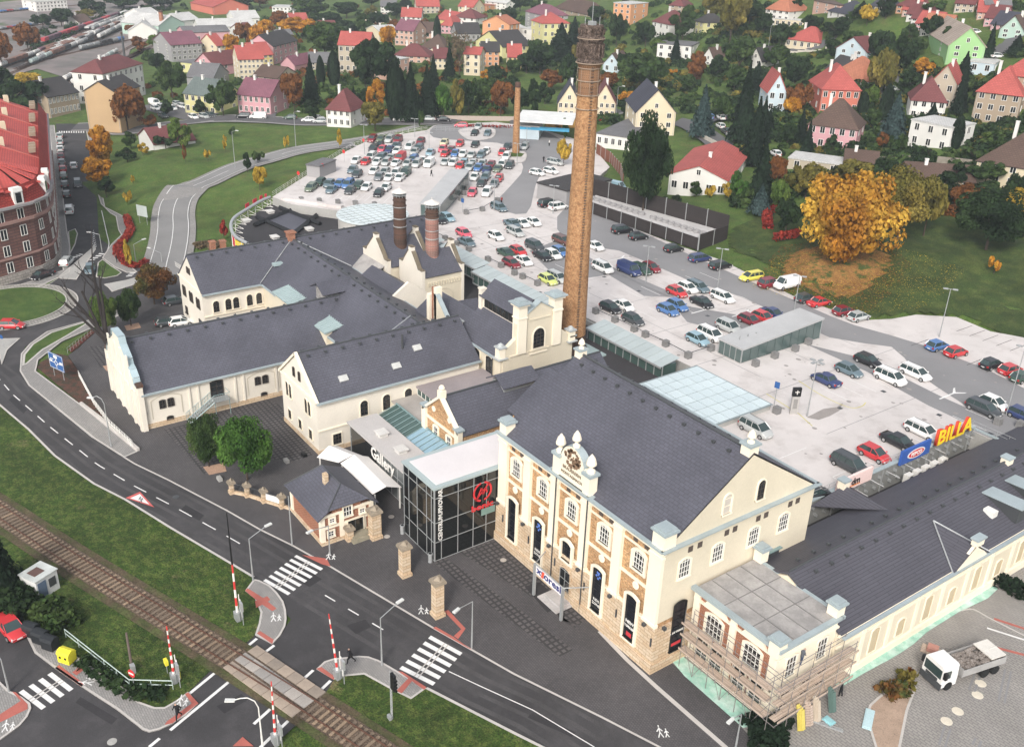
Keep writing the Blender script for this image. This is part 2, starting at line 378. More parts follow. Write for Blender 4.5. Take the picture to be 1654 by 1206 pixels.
def GP(x, y):      # picture point -> place on the ground
	p = PZ(x, y, DZ)
	if p.y > CAM.y and (p-CAM).dot(FW) > 0 and inpoly(p.x, p.y, DECK): return p
	h = TER.ray_cast(CAM, ray(x, y).normalized())
	return h[0] if h[0] is not None else PZ(x, y, 0)
def HD(x, y): return DZ if inpoly(x, y, DECK) else H(x, y)
from mathutils import noise
def bumps(x, y, z):
	amp = .9 if z > 7 else .12 if z > .3 else .03
	return amp*noise.noise(Vector((x*.07, y*.07, 0)))+amp*.3*noise.noise(Vector((x*.31, y*.31, 3)))-.12
def fan_ground():
	rows = []; d = 6.0
	while d < 2300: rows.append(d); d *= 1.0165
	na = 290; V = []; F = []
	f0 = math.atan2(FW.y, FW.x)
	for d in rows:
		for k in range(na+1):
			a = f0+R(-64+128*k/na); x = CAM.x+math.cos(a)*d; y = CAM.y+math.sin(a)*d
			z = H(x, y); z += bumps(x, y, z)
			V.append((x, y, z))
	for r in range(len(rows)-1):
		for k in range(na):
			i = r*(na+1)+k; F.append((i, i+na+1, i+na+2, i+1))
	b = MB(); b.v = V; b.f = F; b.mi = [0]*len(F)
	return b
struct('ground', fan_ground(), grass_m, smooth=True, uv=False)
def sheet(name, P, z, m, kind='structure', parent=None, t=0.0, side=None):   # flat polygon at z (t: thickness below it)
	b = MB()
	if t: b.prism([p[:2] for p in P], z-t, z, mi=1 if side else 0, top=0, bottom=False)
	else:
		n = len(P); ar = sum(P[k][0]*P[(k+1) % n][1]-P[(k+1) % n][0]*P[k][1] for k in range(n))
		Q = P if ar > 0 else P[::-1]
		b.face([(p[0], p[1], z) for p in Q])
	o = b.build(name, [m, side] if side else m, parent)
	if parent is None and kind: o['kind'] = kind
	return o
def X(pts, z=0.0): return [tuple(PZ(x, y, z)[:2]) for x, y in pts]
def catmull(P, n=6, closed=False):
	P = [Vector(p) for p in P]; out = []
	N = len(P)
	for i in range(N if closed else N-1):
		p0 = P[i-1] if (closed or i > 0) else P[i]; p1 = P[i]; p2 = P[(i+1) % N]; p3 = P[(i+2) % N] if (closed or i+2 < N) else p2
		for k in range(n):
			t = k/n; out.append(.5*((2*p1)+(-p0+p2)*t+(2*p0-5*p1+4*p2-p3)*t*t+(-p0+3*p1-3*p2+p3)*t**3))
	if not closed: out.append(P[-1])
	return [tuple(p) for p in out]
def ribbon(P, w, z=None, off=.05, side=0.0, dash=None):   # strip along a ground polyline (z None: draped on the land)
	b = MB(); P = [Vector(p[:2]) for p in P]; Q = [P[0]]
	for a, c in zip(P, P[1:]):
		n = max(1, int((c-a).length/(3.0 if z is None else 1e9))); Q += [a+(c-a)*(k/n) for k in range(1, n+1)]
	L = []
	for i, p in enumerate(Q):
		d = (Q[min(i+1, len(Q)-1)]-Q[max(i-1, 0)]).normalized(); nn = Vector((-d.y, d.x))
		L.append((p+nn*(side+w/2), p+nn*(side-w/2)))
	hh = lambda q: (H(q.x, q.y)+off) if z is None else z
	for i in range(len(L)-1):
		(a, c), (d, e) = L[i], L[i+1]
		b.face([(c.x, c.y, hh(c)), (e.x, e.y, hh(e)), (d.x, d.y, hh(d)), (a.x, a.y, hh(a))])
	return b
def dashes(P, on, gap, z=None, off=.06, start=0):
	P = [Vector(p[:2]) for p in P]; out = []; acc = start; cum = [0]
	for a, c in zip(P, P[1:]): cum.append(cum[-1]+(c-a).length)
	def at(s):
		for i in range(len(P)-1):
			if s <= cum[i+1]: return P[i]+(P[i+1]-P[i])*((s-cum[i])/(cum[i+1]-cum[i]))
		return P[-1]
	s = start
	while s+on < cum[-1]:
		out.append([at(s), at(s+on/2), at(s+on)]); s += on+gap
	return out
def plate(name, P, z, m, h=.12, kw=.2, kerb=True):       # raised pavement or verge with a kerb round it
	b = MB(); b.prism([p[:2] for p in P], -.05+(z-h if z > 3 else 0), z, mi=0, top=0, bottom=False)
	o = b.build(name, m); o['kind'] = 'structure'
	if kerb:
		n = len(P); ar = sum(P[k][0]*P[(k+1) % n][1]-P[(k+1) % n][0]*P[k][1] for k in range(n))
		if ar < 0: P = P[::-1]
		I = offset_poly(P, kw); k_ = MB()
		for i in range(n):
			j = (i+1) % n; a, c, d, e = P[i], P[j], I[j], I[i]
			k_.face([(a[0], a[1], z+.012), (c[0], c[1], z+.012), (d[0], d[1], z+.012), (e[0], e[1], z+.012)])
			k_.face([(a[0], a[1], -.05+(z-h if z > 3 else 0)), (c[0], c[1], -.05+(z-h if z > 3 else 0)), (c[0], c[1], z+.012), (a[0], a[1], z+.012)])
		k_.build('kerb', kerb_m, o)
	return o
# ---------------------------------------------------------------- roads, pavements, parking deck, railway
front_px = [(152,709),(218,750),(272,776),(366,825),(420,856),(473,882),(534,916),(700,1015),(830,1089),(972,1159),(1061,1205),(1150,1252)]
near_px = [(0,655),(46,694),(89,737),(152,782),(203,808),(277,854),(355,900),(410,933)]
sheet('road', X([(90,200),(105,345),(60,440),(-80,475),(-80,600)]+near_px+[(470,1000),(440,1041),(690,1111),(830,1184),(871,1205),(960,1250),(1130,1250)]+front_px[::-1][1:]+[(46,623),(32,600),(40,560),(150,520),(240,470),(310,440),(262,426),(225,428),(160,385),(155,300),(136,200)]), .02, asphalt)
sheet('side_road', X([(-80,960),(0,985),(60,1000),(300,1100),(415,1020),(480,1010),(560,1060),(700,1118),(560,1140),(500,1150),(440,1206),(430,1300),(-80,1300)]), .024, asphalt)
g1 = X([(-90,602)]+near_px+[(396,955),(412,968),(421,990),(418,1008),(410,1028),(340,1083),(304,1118),(285,1132),(262,1144),(250,1143),(225,1134),(205,1115),(170,1092),(125,1062),(100,1052),(40,1010),(0,985),(-80,940)])
sheet('railway_verge', g1, .10, wild_m, t=.2)
sheet('crossing_verge', X([(540,1098),(556,1093),(588,1090),(628,1112),(664,1130),(689,1112),(830,1184),(871,1205),(960,1250),(700,1330),(520,1260),(470,1190),(486,1160),(519,1131)]), .104, wild_m, t=.2)
ribbon(X([(-80,598)]+near_px), .28, .135).build('kerb', kerb_m)['kind'] = 'structure'
ribbon(X([(689,1112),(830,1184.5),(871,1205),(960,1250)]), .28, .135).build('kerb', kerb_m)['kind'] = 'structure'
pz = X([(110,575),(128,600),(175,690),(223,730),(201,740)]+front_px[1:])+[(22,-14),(26,4),(12,14),(2,32),(-60,32),(-97,32),(-99,14),(-118,10)]+X([(272,432),(258,446),(215,470),(200,505),(165,520),(130,560)])
sheet('plaza', pz, .09, sett_m, t=.2)
ribbon(X([(200,739)]+front_px[1:]), .22, .115).build('kerb', kerb_m)['kind'] = 'structure'
for nm, P in (('sidewalk', [(32,600),(34,572),(48,556),(76,536),(142,518),(205,496),(215,500),(150,530),(100,552),(62,582),(58,600),(132,655),(223,729.5),(200.6,739.7),(152,709),(46,623)]),
			  ('corner_pavement', [(410,936),(419,938),(436,946),(448,958),(458,972),(462,986),(463,1000),(461,1012),(453,1027),(440,1041),(412,1026),(418,1008),(421,990),(412,968),(396,955)]),
			  ('pavement', [(511,1081),(524,1069),(540,1064),(562,1062),(580,1060),(595,1061),(612,1067),(626,1075),(689,1112),(664,1130),(628,1112),(588,1090),(556,1093),(540,1098)]),
			  ('street_pavement', [(304,1118),(320,1137),(300,1156),(279,1169),(258,1179),(241,1183),(230,1179),(221,1171.7),(188,1146),(137,1113),(89,1080),(56,1055),(41,1024),(50,1018),(100,1052),(125,1062),(170,1092),(205,1115),(225,1134),(250,1143),(266,1143),(285,1132)]),
			  ('corner_pavement', [(-80,1090),(0,1101),(15,1116),(35,1126),(49,1136),(51,1144),(45,1158),(33,1172),(0,1196),(-80,1220)]),
			  ('street_pavement', [(79,203),(85,260),(93,340),(97,395),(98,420),(102,437),(60,452),(0,470),(-60,490),(-60,500),(0,482),(62,463),(100,447),(113,440),(114,400),(109,375),(105,345),(100,290),(93,240),(88,203)]),
			  ('street_verge', [(-60,503),(0,484),(62,464),(98,448),(70,466),(30,478),(-60,502)]),
			  ('pavement', [(137,203),(150,260),(157,310),(163,330),(178,345),(187,350),(191,372),(196,380),(180,395),(165,417),(185,432),(205,441),(222,440),(212,431),(196,420),(190,412),(197,395),(210,372),(203,352),(190,345),(170,335),(163,300),(156,250),(145,203)])):
	plate(nm, X(P), .12 if nm != 'street_pavement' else .124, grass_m if 'verge' in nm else pave_m)
tri = plate('splitter_island', X([(155,448),(158,425),(166,419),(180,430),(197,441),(190,446),(170,450)]), .13, lawn_m)
tri = plate('splitter_island', X([(110,375),(122,370),(126,378),(122,395),(112,414),(109,430),(112,400)]), .13, grass_m)
plate('splitter_island', X([(92,450),(148,402),(153,394),(155,403),(124,452)]), .132, concrete)
plate('splitter_island', X([(-8,548),(33,547),(12,566),(3,590),(-2,570)]), .13, concrete)
plate('splitter_island', X([(168,460),(205,453),(240,443),(225,458),(181,472),(175,465)]), .13, concrete)
for q in range(9):
	f = q/9; a = Vector((151+2*f, 372+3.3*q)); w = 1+6.5*f
	sheet('road_marking', X([(a.x-w*.6, a.y+1.5), (a.x+w*.5, a.y-1), (a.x+w*.5, a.y+.1), (a.x-w*.6, a.y+2.6)]), .03, paint_w)
cc = PZ(28, 493, 0); r_out = 11.6
def circ(c, r, n=48): return [(c[0]+r*math.cos(2*math.pi*k/n), c[1]+r*math.sin(2*math.pi*k/n)) for k in range(n)]
rA = (Vector(PZ(112, 488)[:2])-Vector(PZ(20, 472)[:2])).length
c0 = Vector(PZ(18, 495, 0)[:2]); RI = (Vector(PZ(110, 491)[:2])-c0).length
plate('roundabout_apron', circ(c0, RI*1.17), .13, mat('cobble', (.36,.34,.31), .9, .12, 1, .2, 9, kind='paver', uv=1, bw=.5, bh=.5, ms=.07, mortar=(.2,.19,.17)))
plate('roundabout_lawn', circ(c0, RI*.97), .25, lawn_m)
plate('lawn_strip', X([(36,592),(38,574),(52,557),(82,538),(140,520),(141,524),(110,543),(70,566),(45,588)]), .14, lawn_m, kw=.3)
sheet('mulch_bed', X([(60,594),(66,586),(92,572),(110,576),(127,600),(173,686),(132,654)]), .15, mat('bark_mulch', (.11,.05,.035), .95, .3, 1.5, 1, 7, col2=(.05,.045,.03), s2=1.2, grain=.6), t=.1)
sheet('mulch_bed', X([(110,565),(150,532),(153,538),(126,562),(115,570)]), .15, mat('red_mulch', (.16,.03,.025), .95, .3, 2, 1, 8, col2=(.06,.05,.03), s2=3, grain=.6), t=.06)
for P in ([(265,694),(323,681),(330,672),(420,640),(452,655),(505,735),(480,745),(410,740),(330,767)], [(695,905),(720,902),(860,1000),(925,1050),(904,1061),(800,985)], [(742,892),(806,872),(960,990),(935,1010),(905,1002),(940,1020),(900,990)], [(142,560),(168,560),(182,592),(162,594)]):
	sheet('grid_paving', X(P), .10, grid_m, t=.01)
sheet('doormat', X([(847,948),(871,941),(912,975),(884,990)]), .105, mat('doormat', (.035,.033,.035), .95, .2, 3))
sheet('forecourt', X([(1075,1062),(1100,1046),(1215,1162),(1365,1095),(1600,945),(1665,905),(1800,1000),(1760,1400),(1420,1500),(1280,1300),(1195,1195)]), .10, sand_m, t=.2)
sheet('driveway', X([(1048,1088),(1075,1062),(1195,1172),(1230,1212),(1290,1300),(1200,1320),(1150,1206)]), .104, sett_m, t=.1)
ribbon(X([(968,1020),(1012,1066),(1060,1110),(1170,1206),(1230,1262)]), .45, .118).build('drain_channel', kerb_m)['kind'] = 'structure'
def bed(P, m, nm): plate(nm, catmull(X(P, .0), 4, True), .16, m, kw=.2)
gravel = mat('pink_gravel', (.50,.37,.28), .95, .15, 2, 1, 9, col2=(.38,.27,.20), s2=9, grain=.5, bd=.1)
plate('gravel_bed', X([(1412,1206),(1398,1160),(1403,1140),(1416,1128),(1440,1110),(1476,1106),(1480,1112),(1466,1150),(1450,1230),(1424,1240)]), .17, gravel, kw=.22)
tarp = mat('green_sheeting', (.33,.58,.47), .5, .22, 1.2, .8, 3, col2=(.52,.68,.60), s2=.9, bd=.2, spec=.5)
b = MB(); P = X([(1080,1062),(1096,1056),(1235,1168),(1200,1176),(1105,1092)]); b.prism(P, .05, .16)
tag(b.build('plastic_sheeting', tarp), 'pale green plastic sheeting spread on the ground under the front scaffolding', 'sheeting')
random.seed(3)
P = [(10.9,13),(10.9,22),(10.9,31),(10.9,40)]+X([(1596,940),(1609,951),(1594,966),(1549,988),(1495,1022),(1475,1041),(1455,1054),(1432,1067),(1397,1088),(1358,1108)])
b = MB(); b.prism([(p[0]+random.uniform(-.15,.15), p[1]+random.uniform(-.15,.15)) for p in P], .05, .17)
tag(b.build('plastic_sheeting', tarp), 'green plastic sheeting lying along the foot of the long cream building', 'sheeting')
for p, q, w, m_ in (((1370,1110),(1430,1206),.2,asphalt), ((1552,988),(1582,985),.2,kerb_m)): pass
ribbon(catmull(X([(1552,987),(1572,985),(1600,1000),(1660,1030)]), 4), .2, .115).build('kerb', kerb_m)['kind'] = 'structure'
for P in ([(1605,1000),(1660,1018)], [(1606,1046),(1660,1060)]): ribbon(X(P), .35, .112).build('red_line', paint_r)['kind'] = 'structure'
ribbon(X([(1594,1015),(1660,1036)]), .25, .112).build('road_marking', paint_w)['kind'] = 'structure'
for P in ([(1569,1117),(1582,1080)], [(1617,1135),(1628,1083)], [(1521,1206),(1530,1176)], [(1575,1206),(1580,1195)]):
	for s in (-.25, .25): ribbon(X(P), .18, .114, side=s).build('bay_line', asphalt_old)['kind'] = 'structure'
def cover(x, y, z, r, m_, lab):
	p = PZ(x, y, z); b = MB(); b.lathe([(r, -.01), (r, .012), (r*.86, .012), (r*.84, .02)], n=20); o = b.build('manhole_cover', m_, loc=(p.x, p.y, z))
	tag(o, lab, 'manhole cover')
for x, y, l in ((1584,1103,'round cream manhole cover nearest the truck bumper'), (1579,1122,'second round manhole cover behind the truck'), (1547,1148,'round cream manhole cover in the bay left of centre of the forecourt'), (1529,1164,'round cream manhole cover closest to the gravel bed')):
	cover(x, y, .10, .52, mat('cream_cover', (.62,.56,.46)), l)
for x, y, l in ((632,834,'pale manhole cover between the gatehouse and the glass cube'), (625,866,'pale manhole cover beside the gatehouse gate pillar'), (813,904,'pale round cover in the grid paving by the brick hall')):
	cover(x, y, .10, .35, mat('pale_cover', (.42,.38,.34)), l)
for x, y, l in ((284,802,'dark manhole cover in the main road lane'), (181,1197,'grey manhole cover in the side road at the bottom left')): cover(x, y, .026, .4, concrete if y > 1000 else dkmetal, l)
for P in ([(201,527),(224,522),(228,530),(205,535)], [(328,755),(362,748),(366,762),(338,768)], [(166,592),(190,588),(196,598),(172,600)], [(203,522),(224,521),(226,529),(206,531)][:0]):
	if P: sheet('tree_square', X(P), .112, mat('tree_square_gravel', (.42,.27,.19), .95, .2, 3, grain=.4))
ctr = X([(-30,590),(0,613),(19,635.5),(47,659.7),(79,688),(117,718),(157,750),(211,781.6),(277,816),(348,855),(400,885)])
for d in dashes(ctr, 2.3, 1.9, start=.3): ribbon(d, .14, .028).build('road_marking', paint_w)['kind'] = 'structure'
for d in dashes(X([(525,961),(655,1038)]), 1.5, 1.9): ribbon(d, .14, .028).build('road_marking', paint_w)['kind'] = 'structure'
ribbon(X([(725,1084),(772,1106),(860,1146),(960,1206)]), .1, .028).build('road_marking', paint_w)['kind'] = 'structure'
ribbon(X([(54,625),(80,650),(150,707)]), .13, .029).build('road_marking', paint_w)['kind'] = 'structure'
ribbon(catmull(X([(164,340),(172,375),(176,395),(170,412)]), 6), .14, .029).build('road_marking', paint_w)['kind'] = 'structure'
for P, w in (([(306,1120),(415,1031)], .3), ([(275,1179),(419,1060),(443,1042)], .3), ([(410,1169),(506,1082)], .3), ([(420,1207),(534,1099)], .3), ([(241,1206),(258,1192)], .3)):
	ribbon(X(P), w, .034).build('road_marking', paint_w)['kind'] = 'structure'
def zebra(A, B, C_, D, n, z=.03, tactile=True, duty=.5):
	A, B, C_, D = [Vector(PZ(*p, 0)[:2]) for p in (A, B, C_, D)]
	for i in range(n):
		f0 = (i)/(n-1+duty); f1 = (i+duty)/(n-1+duty)
		q = [A.lerp(D, f0), B.lerp(C_, f0), B.lerp(C_, f1), A.lerp(D, f1)]
		sheet('zebra_stripe', [tuple(v) for v in q], z, paint_w)
	if tactile:
		a = A.lerp(B, .5); c = D.lerp(C_, .5)
		for s in (-.2, .2): ribbon([a, c], .13, z+.006, side=s).build('guide_line', kerb_m)['kind'] = 'structure'
zebra((425,938),(465,961),(522,918),(479,896),7)
zebra((645,1080),(699,1107),(747,1054),(696,1026),6)
zebra((30,1118),(67,1146),(119,1112),(84,1085),4)
zebra((143,421),(152,420),(170,410),(161,409),4,tactile=False); zebra((117,415),(124,416),(135,411),(129,410),3,tactile=False)
zebra((203,447),(213,446),(222,438),(213,438),4,tactile=False)
for k in range(11):
	x = 95+k*3.9; sheet('zebra_stripe', X([(x,212),(x+2,212),(x+2,215),(x,215)]), .03, paint_w)
for P, zz in (([(396,955),(400,951),(424,966),(447,984),(440,988),(420,975)], .136), ([(412,972),(432,964),(437,970),(414,983)], .14), ([(415,1024),(420,1020),(442,1034),(440,1041)], .136), ([(511,1081),(519,1078),(541,1094),(539,1099)], .136),
			  ([(643,1085),(650,1086),(689,1111),(685,1115)], .136), ([(640,1117),(660,1096),(667,1099),(649,1121)], .14), ([(488,897),(528,903),(534,916),(520,912)], .116), ([(699,1015),(704,1013),(732,1029),(750,1042),(763,1050),(757,1048)], .118),
			  ([(733,1028),(745,1017),(717,988),(724,986),(752,1016),(740,1033)], .12), ([(89,1080),(96,1075),(137,1106),(132,1110)], .136), ([(117,1087),(130,1077),(138,1081),(124,1092)], .14), ([(0,1155),(34,1133),(20,1118),(26,1119),(45,1138),(45,1146),(0,1168)], .14),
			  ([(304,1119),(321,1137),(279,1169),(266,1172),(270,1166),(310,1137),(299,1122)], .138), ([(376,1206),(392,1191),(410,1206)], .13)):
	sheet('tactile_strip', X(P), zz, paint_r)
def strokes(px, py, segs, sc, m_=paint_w, z=.138, w=.1, ux=(1,0), name='painted_pictogram'):
	o = Vector(PZ(px, py, 0)[:2]); u = Vector(ux).normalized(); v = Vector((-u.y, u.x)); b = MB()
	for i, (a, c) in enumerate(segs):
		p = o+u*(a[0]*sc)+v*(a[1]*sc); q = o+u*(c[0]*sc)+v*(c[1]*sc); r = ribbon([p, q], w, z+i*.0006); n0 = len(b.v); b.v += r.v; b.f += [tuple(k+n0 for k in f) for f in r.f]; b.mi += r.mi
	o = b.build(name, m_); o['kind'] = 'structure'; return o
man = [((0,1.9),(0,1.55)), ((0,1.5),(0,.8)), ((0,.8),(-.3,0)), ((0,.8),(.3,0)), ((0,1.4),(-.35,.9)), ((0,1.4),(.35,.95))]
two = man+[((a[0]*.7+.75, a[1]*.7),(c[0]*.7+.75, c[1]*.7)) for a, c in man]
for x, y, u, z in ((151,1105,(-1,.9),.14), (288,1142,(.6,1),.14), (442,1005,(.4,1),.14), (530,905,(.6,1),.13), (680,993,(.6,1),.13), (1068,1192,(.6,1),.13), (8,1183,(.3,1),.14)): strokes(x, y, two, .75, z=z, ux=u)
A = [PZ(203,804), PZ(226,794), PZ(249,819)]; cT = sum(A, Vector())/3
sheet('warning_triangle', [tuple(p[:2]) for p in A], .028, mat('red_road_paint', (.55,.12,.11), .8, .15, 2)); sheet('warning_triangle', [tuple((cT+(p-cT)*.68)[:2]) for p in A], .032, paint_w)
strokes(227, 811, man, .5, black_m, .036, .08, (.6,1)); strokes(225, 807, man, .35, black_m, .037, .08, (.6,1))
# ---- parking deck
b = MB(); b.prism(DECK, -.2, DZ, mi=1, top=0, bottom=False)
dk = b.build('parking_deck', [deck_m, concrete]); dk['kind'] = 'structure'
XD = lambda P: X(P, DZ)
lane = XD([(893,372),(905,330),(935,322),(985,350),(1100,405),(1290,490),(1400,520),(1440,515),(1500,508),(1545,512),(1700,575),(1720,760),(1654,716),(1520,645),(1490,600),(1390,560),(1280,500),(1130,448),(1010,400),(950,385)])
sheet('parking_lane', catmull(XD([(935,328),(990,352),(1100,405),(1290,488),(1380,525),(1500,560),(1680,640),(1720,740),(1654,716),(1560,655),(1478,600),(1440,560),(1340,545),(1200,480),(1110,452),(1000,405),(915,390),(900,350)]), 2, True), DZ+.012, asphalt_old, parent=dk)
for P in ([(855,405),(900,388),(960,420),(1010,440),(905,455)], [(960,430),(1010,440),(1080,470),(1090,480),(1040,478)], [(1085,490),(1200,510),(1240,528),(1190,540),(1110,520)], [(1300,555),(1400,580),(1520,640),(1654,700),(1640,720),(1500,655),(1400,600)]):
	_z = globals().get('_z', DZ+.002)+.002; sheet('parking_lane', XD(P), _z, asphalt_old, parent=dk)
sheet('parking_lane', catmull(XD([(700,205),(740,200),(860,208),(905,225),(925,245),(880,275),(865,300),(850,345),(800,332),(825,300),(845,270),(820,235),(760,228),(700,222)]), 3, True), DZ+.014, asphalt_old, parent=dk)
plate('traffic_island', catmull(XD([(740,213),(752,207),(785,206),(800,210),(797,222),(775,227),(755,225)]), 4, True), DZ+.1, deck_m, kw=.3)
plate('traffic_island', catmull(XD([(812,250),(835,244),(850,248),(846,262),(820,262)]), 4, True), DZ+.1, deck_m, kw=.3)
for P in ([(813,249),(830,246),(847,249),(842,254),(820,254)],): sheet('planting', XD(P), DZ+.12, grass_m)
def bays(p0, p1, n, L, d, w=.1, m_=paint_w):
	a = Vector(PZ(*p0, DZ)[:2]); c = Vector(PZ(*p1, DZ)[:2]); d = Vector(d).normalized()
	for k in range(n+1):
		p = a.lerp(c, k/n); b = ribbon([p, p+d*L], w, DZ+.018); b.build('bay_line', m_, dk)
bays((925,520),(1160,475),12,4.8,(1,0)); bays((985,475),(1130,440),6,4.8,(1,0)); bays((860,440),(965,402),6,4.8,(1,0)); bays((770,398),(850,372),6,4.8,(1,0)); bays((1125,553),(1270,510),7,4.8,(1,0))
bays((1325,625),(1450,585),6,4.8,(1,0)); bays((1345,770),(1580,650),10,4.8,(1,0)); bays((1260,740),(1345,770),1,4.8,(0,1))
bays((1000,350),(1395,500),22,4.6,(0,-1),m_=asphalt); bays((1500,548),(1654,600),5,4.6,(0,-1),m_=asphalt); bays((1545,535),(1654,575),5,4.4,(0,1),m_=asphalt)
SD = Vector(PZ(684,328,9)[:2])-Vector(PZ(738,272,9)[:2]); SD.normalize()      # heading of the far bays
for p0, p1, n in (((510,310),(630,318),12), ((575,276),(640,290),6), ((600,262),(700,270),9), ((610,240),(700,250),8), ((720,255),(800,262),8), ((745,286),(815,292),7)): bays(p0, p1, n, 4.8, SD)
ribbon(XD([(1238,636),(1290,668),(1312,688)]), .12, DZ+.02).build('yellow_line', paint_y, dk)
ribbon(catmull(XD([(1290,615),(1330,640),(1372,658),(1392,656),(1398,650)]), 4), .12, DZ+.02).build('yellow_line', paint_y, dk)
for (x, y) in ((1540,635),(1140,500),(1003,417),(1205,505),(1625,790)):
	o = PZ(x, y, DZ); b = MB()
	for q in ([(-2.2,.1),(0,.1),(0,-.1),(-2.2,-.1)], [(0,.1),(.9,.75),(1.2,.75),(.35,0),(1.2,-.75),(.9,-.75),(0,-.1)]): b.face([(o.x+v*1.3*.15+u*0, o.y+u*1.5, DZ+.022) for u, v in q][::-1] if 0 else [(o.x-v*1.2, o.y+u*1.5, DZ+.022) for u, v in q])
	b.build('arrow_marking', paint_w, dk)
sheet('damp_stain', XD([(1303,674),(1330,660),(1352,657),(1362,650),(1356,663),(1340,672),(1322,678)]), DZ+.01, mat('damp_concrete', (.30,.27,.25), .6, .15), parent=dk)
for x, y in ((1357,659),(1427,632),(1032,470),(1143,510),(872,472),(1517,670),(976,447),(1600,700)):
	p = PZ(x, y, DZ); b = MB(); b.box(-.3,.3,-.3,.3,0,.02); b.build('drain', dkmetal, dk, loc=(p.x, p.y, DZ))
worn = mat('worn_asphalt', (.073,.069,.070), .9, .3, .6, grain=.3, world=1, bscale=10); patch_m = mat('repair_asphalt', (.036,.034,.036), .9, .2, 1, grain=.2, world=1)
for s_, w_ in ((-2.3,.5),(-.9,.45),(1.0,.5),(2.4,.45)): ribbon(ctr+X([(525,961),(655,1038),(772,1106),(860,1146),(960,1206)]), w_, .0235, side=s_).build('wheel_track', worn)['kind'] = 'structure'
for P in ([(300,815),(330,832),(322,841),(292,823)], [(470,905),(520,935),(500,948),(462,925)], [(560,1010),(590,1000),(600,1012),(575,1024)], [(130,1125),(190,1160),(180,1170),(122,1134)], [(350,1140),(390,1120),(400,1130),(362,1152)], [(860,1150),(930,1182),(924,1190),(852,1158)], [(20,640),(44,662),(38,668),(14,646)]): sheet('road_patch', X(P), .0262, patch_m)
for k in range(9): ribbon([(-108+k*11.7, 42.5),(-108+k*11.7, 76)], .09, DZ+.005).build('expansion_joint', asphalt_old, dk)
for k in range(3): ribbon([(-110,48+k*10.5),(-30,48+k*10.5)], .09, DZ+.006).build('expansion_joint', asphalt_old, dk)
rs_ = random.Random(5); b = MB()
for k in range(150):
	x, y = rs_.uniform(-108,-6), rs_.uniform(34,76); r = rs_.uniform(.12,.45)
	if inpoly(x, y, DECK): b.face([(x+r*rs_.uniform(.7,1.2)*math.cos(q), y+r*.8*math.sin(q), DZ+.0165+.00002*k) for q in (0,.8,1.6,2.4,3.1,3.9,4.7,5.5)])
b.build('oil_stain', mat('oil_stain', (.30,.275,.26), .7, .2), dk)['kind'] = 'stuff'
# ---- ramp road up from the roundabout, upper road, side streets (draped on the land)
rampL = [(266,446),(270,425),(277,395),(280,370),(280,345),(288,322),(308,305),(335,293),(375,275),(404,265),(430,258),(486,243),(562,233),(610,225),(690,207)]
rp = catmull([tuple(GP(x, y)[:2]) for x, y in rampL], 8)
asph_r = mat('ramp_asphalt', (.22,.215,.21), .9, .15, .3, .2, 10, grain=.15, world=1)
ribbon(rp, 9.2, off=.16).build('ramp_pavement', pave_m)['kind'] = 'structure'
ribbon(rp, 6.6, off=.24).build('ramp_road', asph_r)['kind'] = 'structure'
ribbon(rp, .15, off=.30).build('road_marking', paint_w)['kind'] = 'structure'
for s in (-3.1, 3.1): ribbon(rp, .14, off=.30, side=s).build('road_marking', paint_w)['kind'] = 'structure'
up = catmull([tuple(GP(x, y)[:2]) for x, y in [(120,206),(160,206),(210,212),(270,203),(330,195),(400,193),(500,198),(600,197),(700,196),(760,197),(860,194),(940,187),(1000,178)]], 6)
ribbon(up, 11, off=.12).build('upper_pavement', pave_m)['kind'] = 'structure'
ribbon(up, 8, off=.2).build('upper_road', mat('upper_asphalt', (.10,.097,.10), .9, .15, .3, world=1))['kind'] = 'structure'
for P, w in (([(1085,195),(1120,205),(1150,225),(1185,250),(1230,262)], 7), ([(1120,205),(1150,192),(1180,190)], 6), ([(1440,110),(1437,130),(1430,170),(1425,200)], 5), ([(450,150),(440,170),(430,192)], 5), ([(1234,85),(1300,82),(1345,70)], 4), ([(1606,90),(1620,80),(1640,60)], 5), ([(240,170),(300,185),(335,190)], 9)):
	ribbon(catmull([tuple(GP(x, y)[:2]) for x, y in P], 5), w, off=.22).build('side_street', mat('street_asphalt', (.12,.117,.12), .9, .15, .3, world=1))['kind'] = 'structure'
def litter(P, m_, off=.26, nm='leaf_litter'):
	c = [tuple(GP(x, y)[:2]) for x, y in P]; xs = [p[0] for p in c]; ys = [p[1] for p in c]; b = MB(); st = 1.2; g = {}
	nx = int((max(xs)-min(xs))/st)+1; ny = int((max(ys)-min(ys))/st)+1
	for i in range(nx):
		for j in range(ny):
			x, y = min(xs)+i*st, min(ys)+j*st
			if inpoly(x+st/2, y+st/2, c): b.face([(u, v, H(u, v)+bumps(u, v, H(u, v))+off) for u, v in ((x,y),(x+st,y),(x+st,y+st),(x,y+st))])
	o = b.build(nm, m_, smooth=True); o['kind'] = 'structure' if nm == 'lawn' else 'stuff'; return o
litter([(1262,440),(1280,410),(1300,400),(1400,405),(1430,415),(1440,430),(1425,445),(1400,468),(1370,480),(1320,474),(1290,460)], leafy_m)
litter([(1175,400),(1245,425),(1300,475),(1395,512),(1480,505),(1560,512),(1620,538),(1700,560),(1760,420),(1660,345),(1560,345),(1440,345),(1330,340),(1235,345),(1180,375)], mat('dark_lawn', (.038,.062,.014), .95, .35, .5, .9, 5, col2=(.07,.09,.022), s2=.4, p0=.45, p1=.65, grain=.6, world=1), .16, 'lawn')  # right-hand lawn: its own grass, a darker green than the slopes
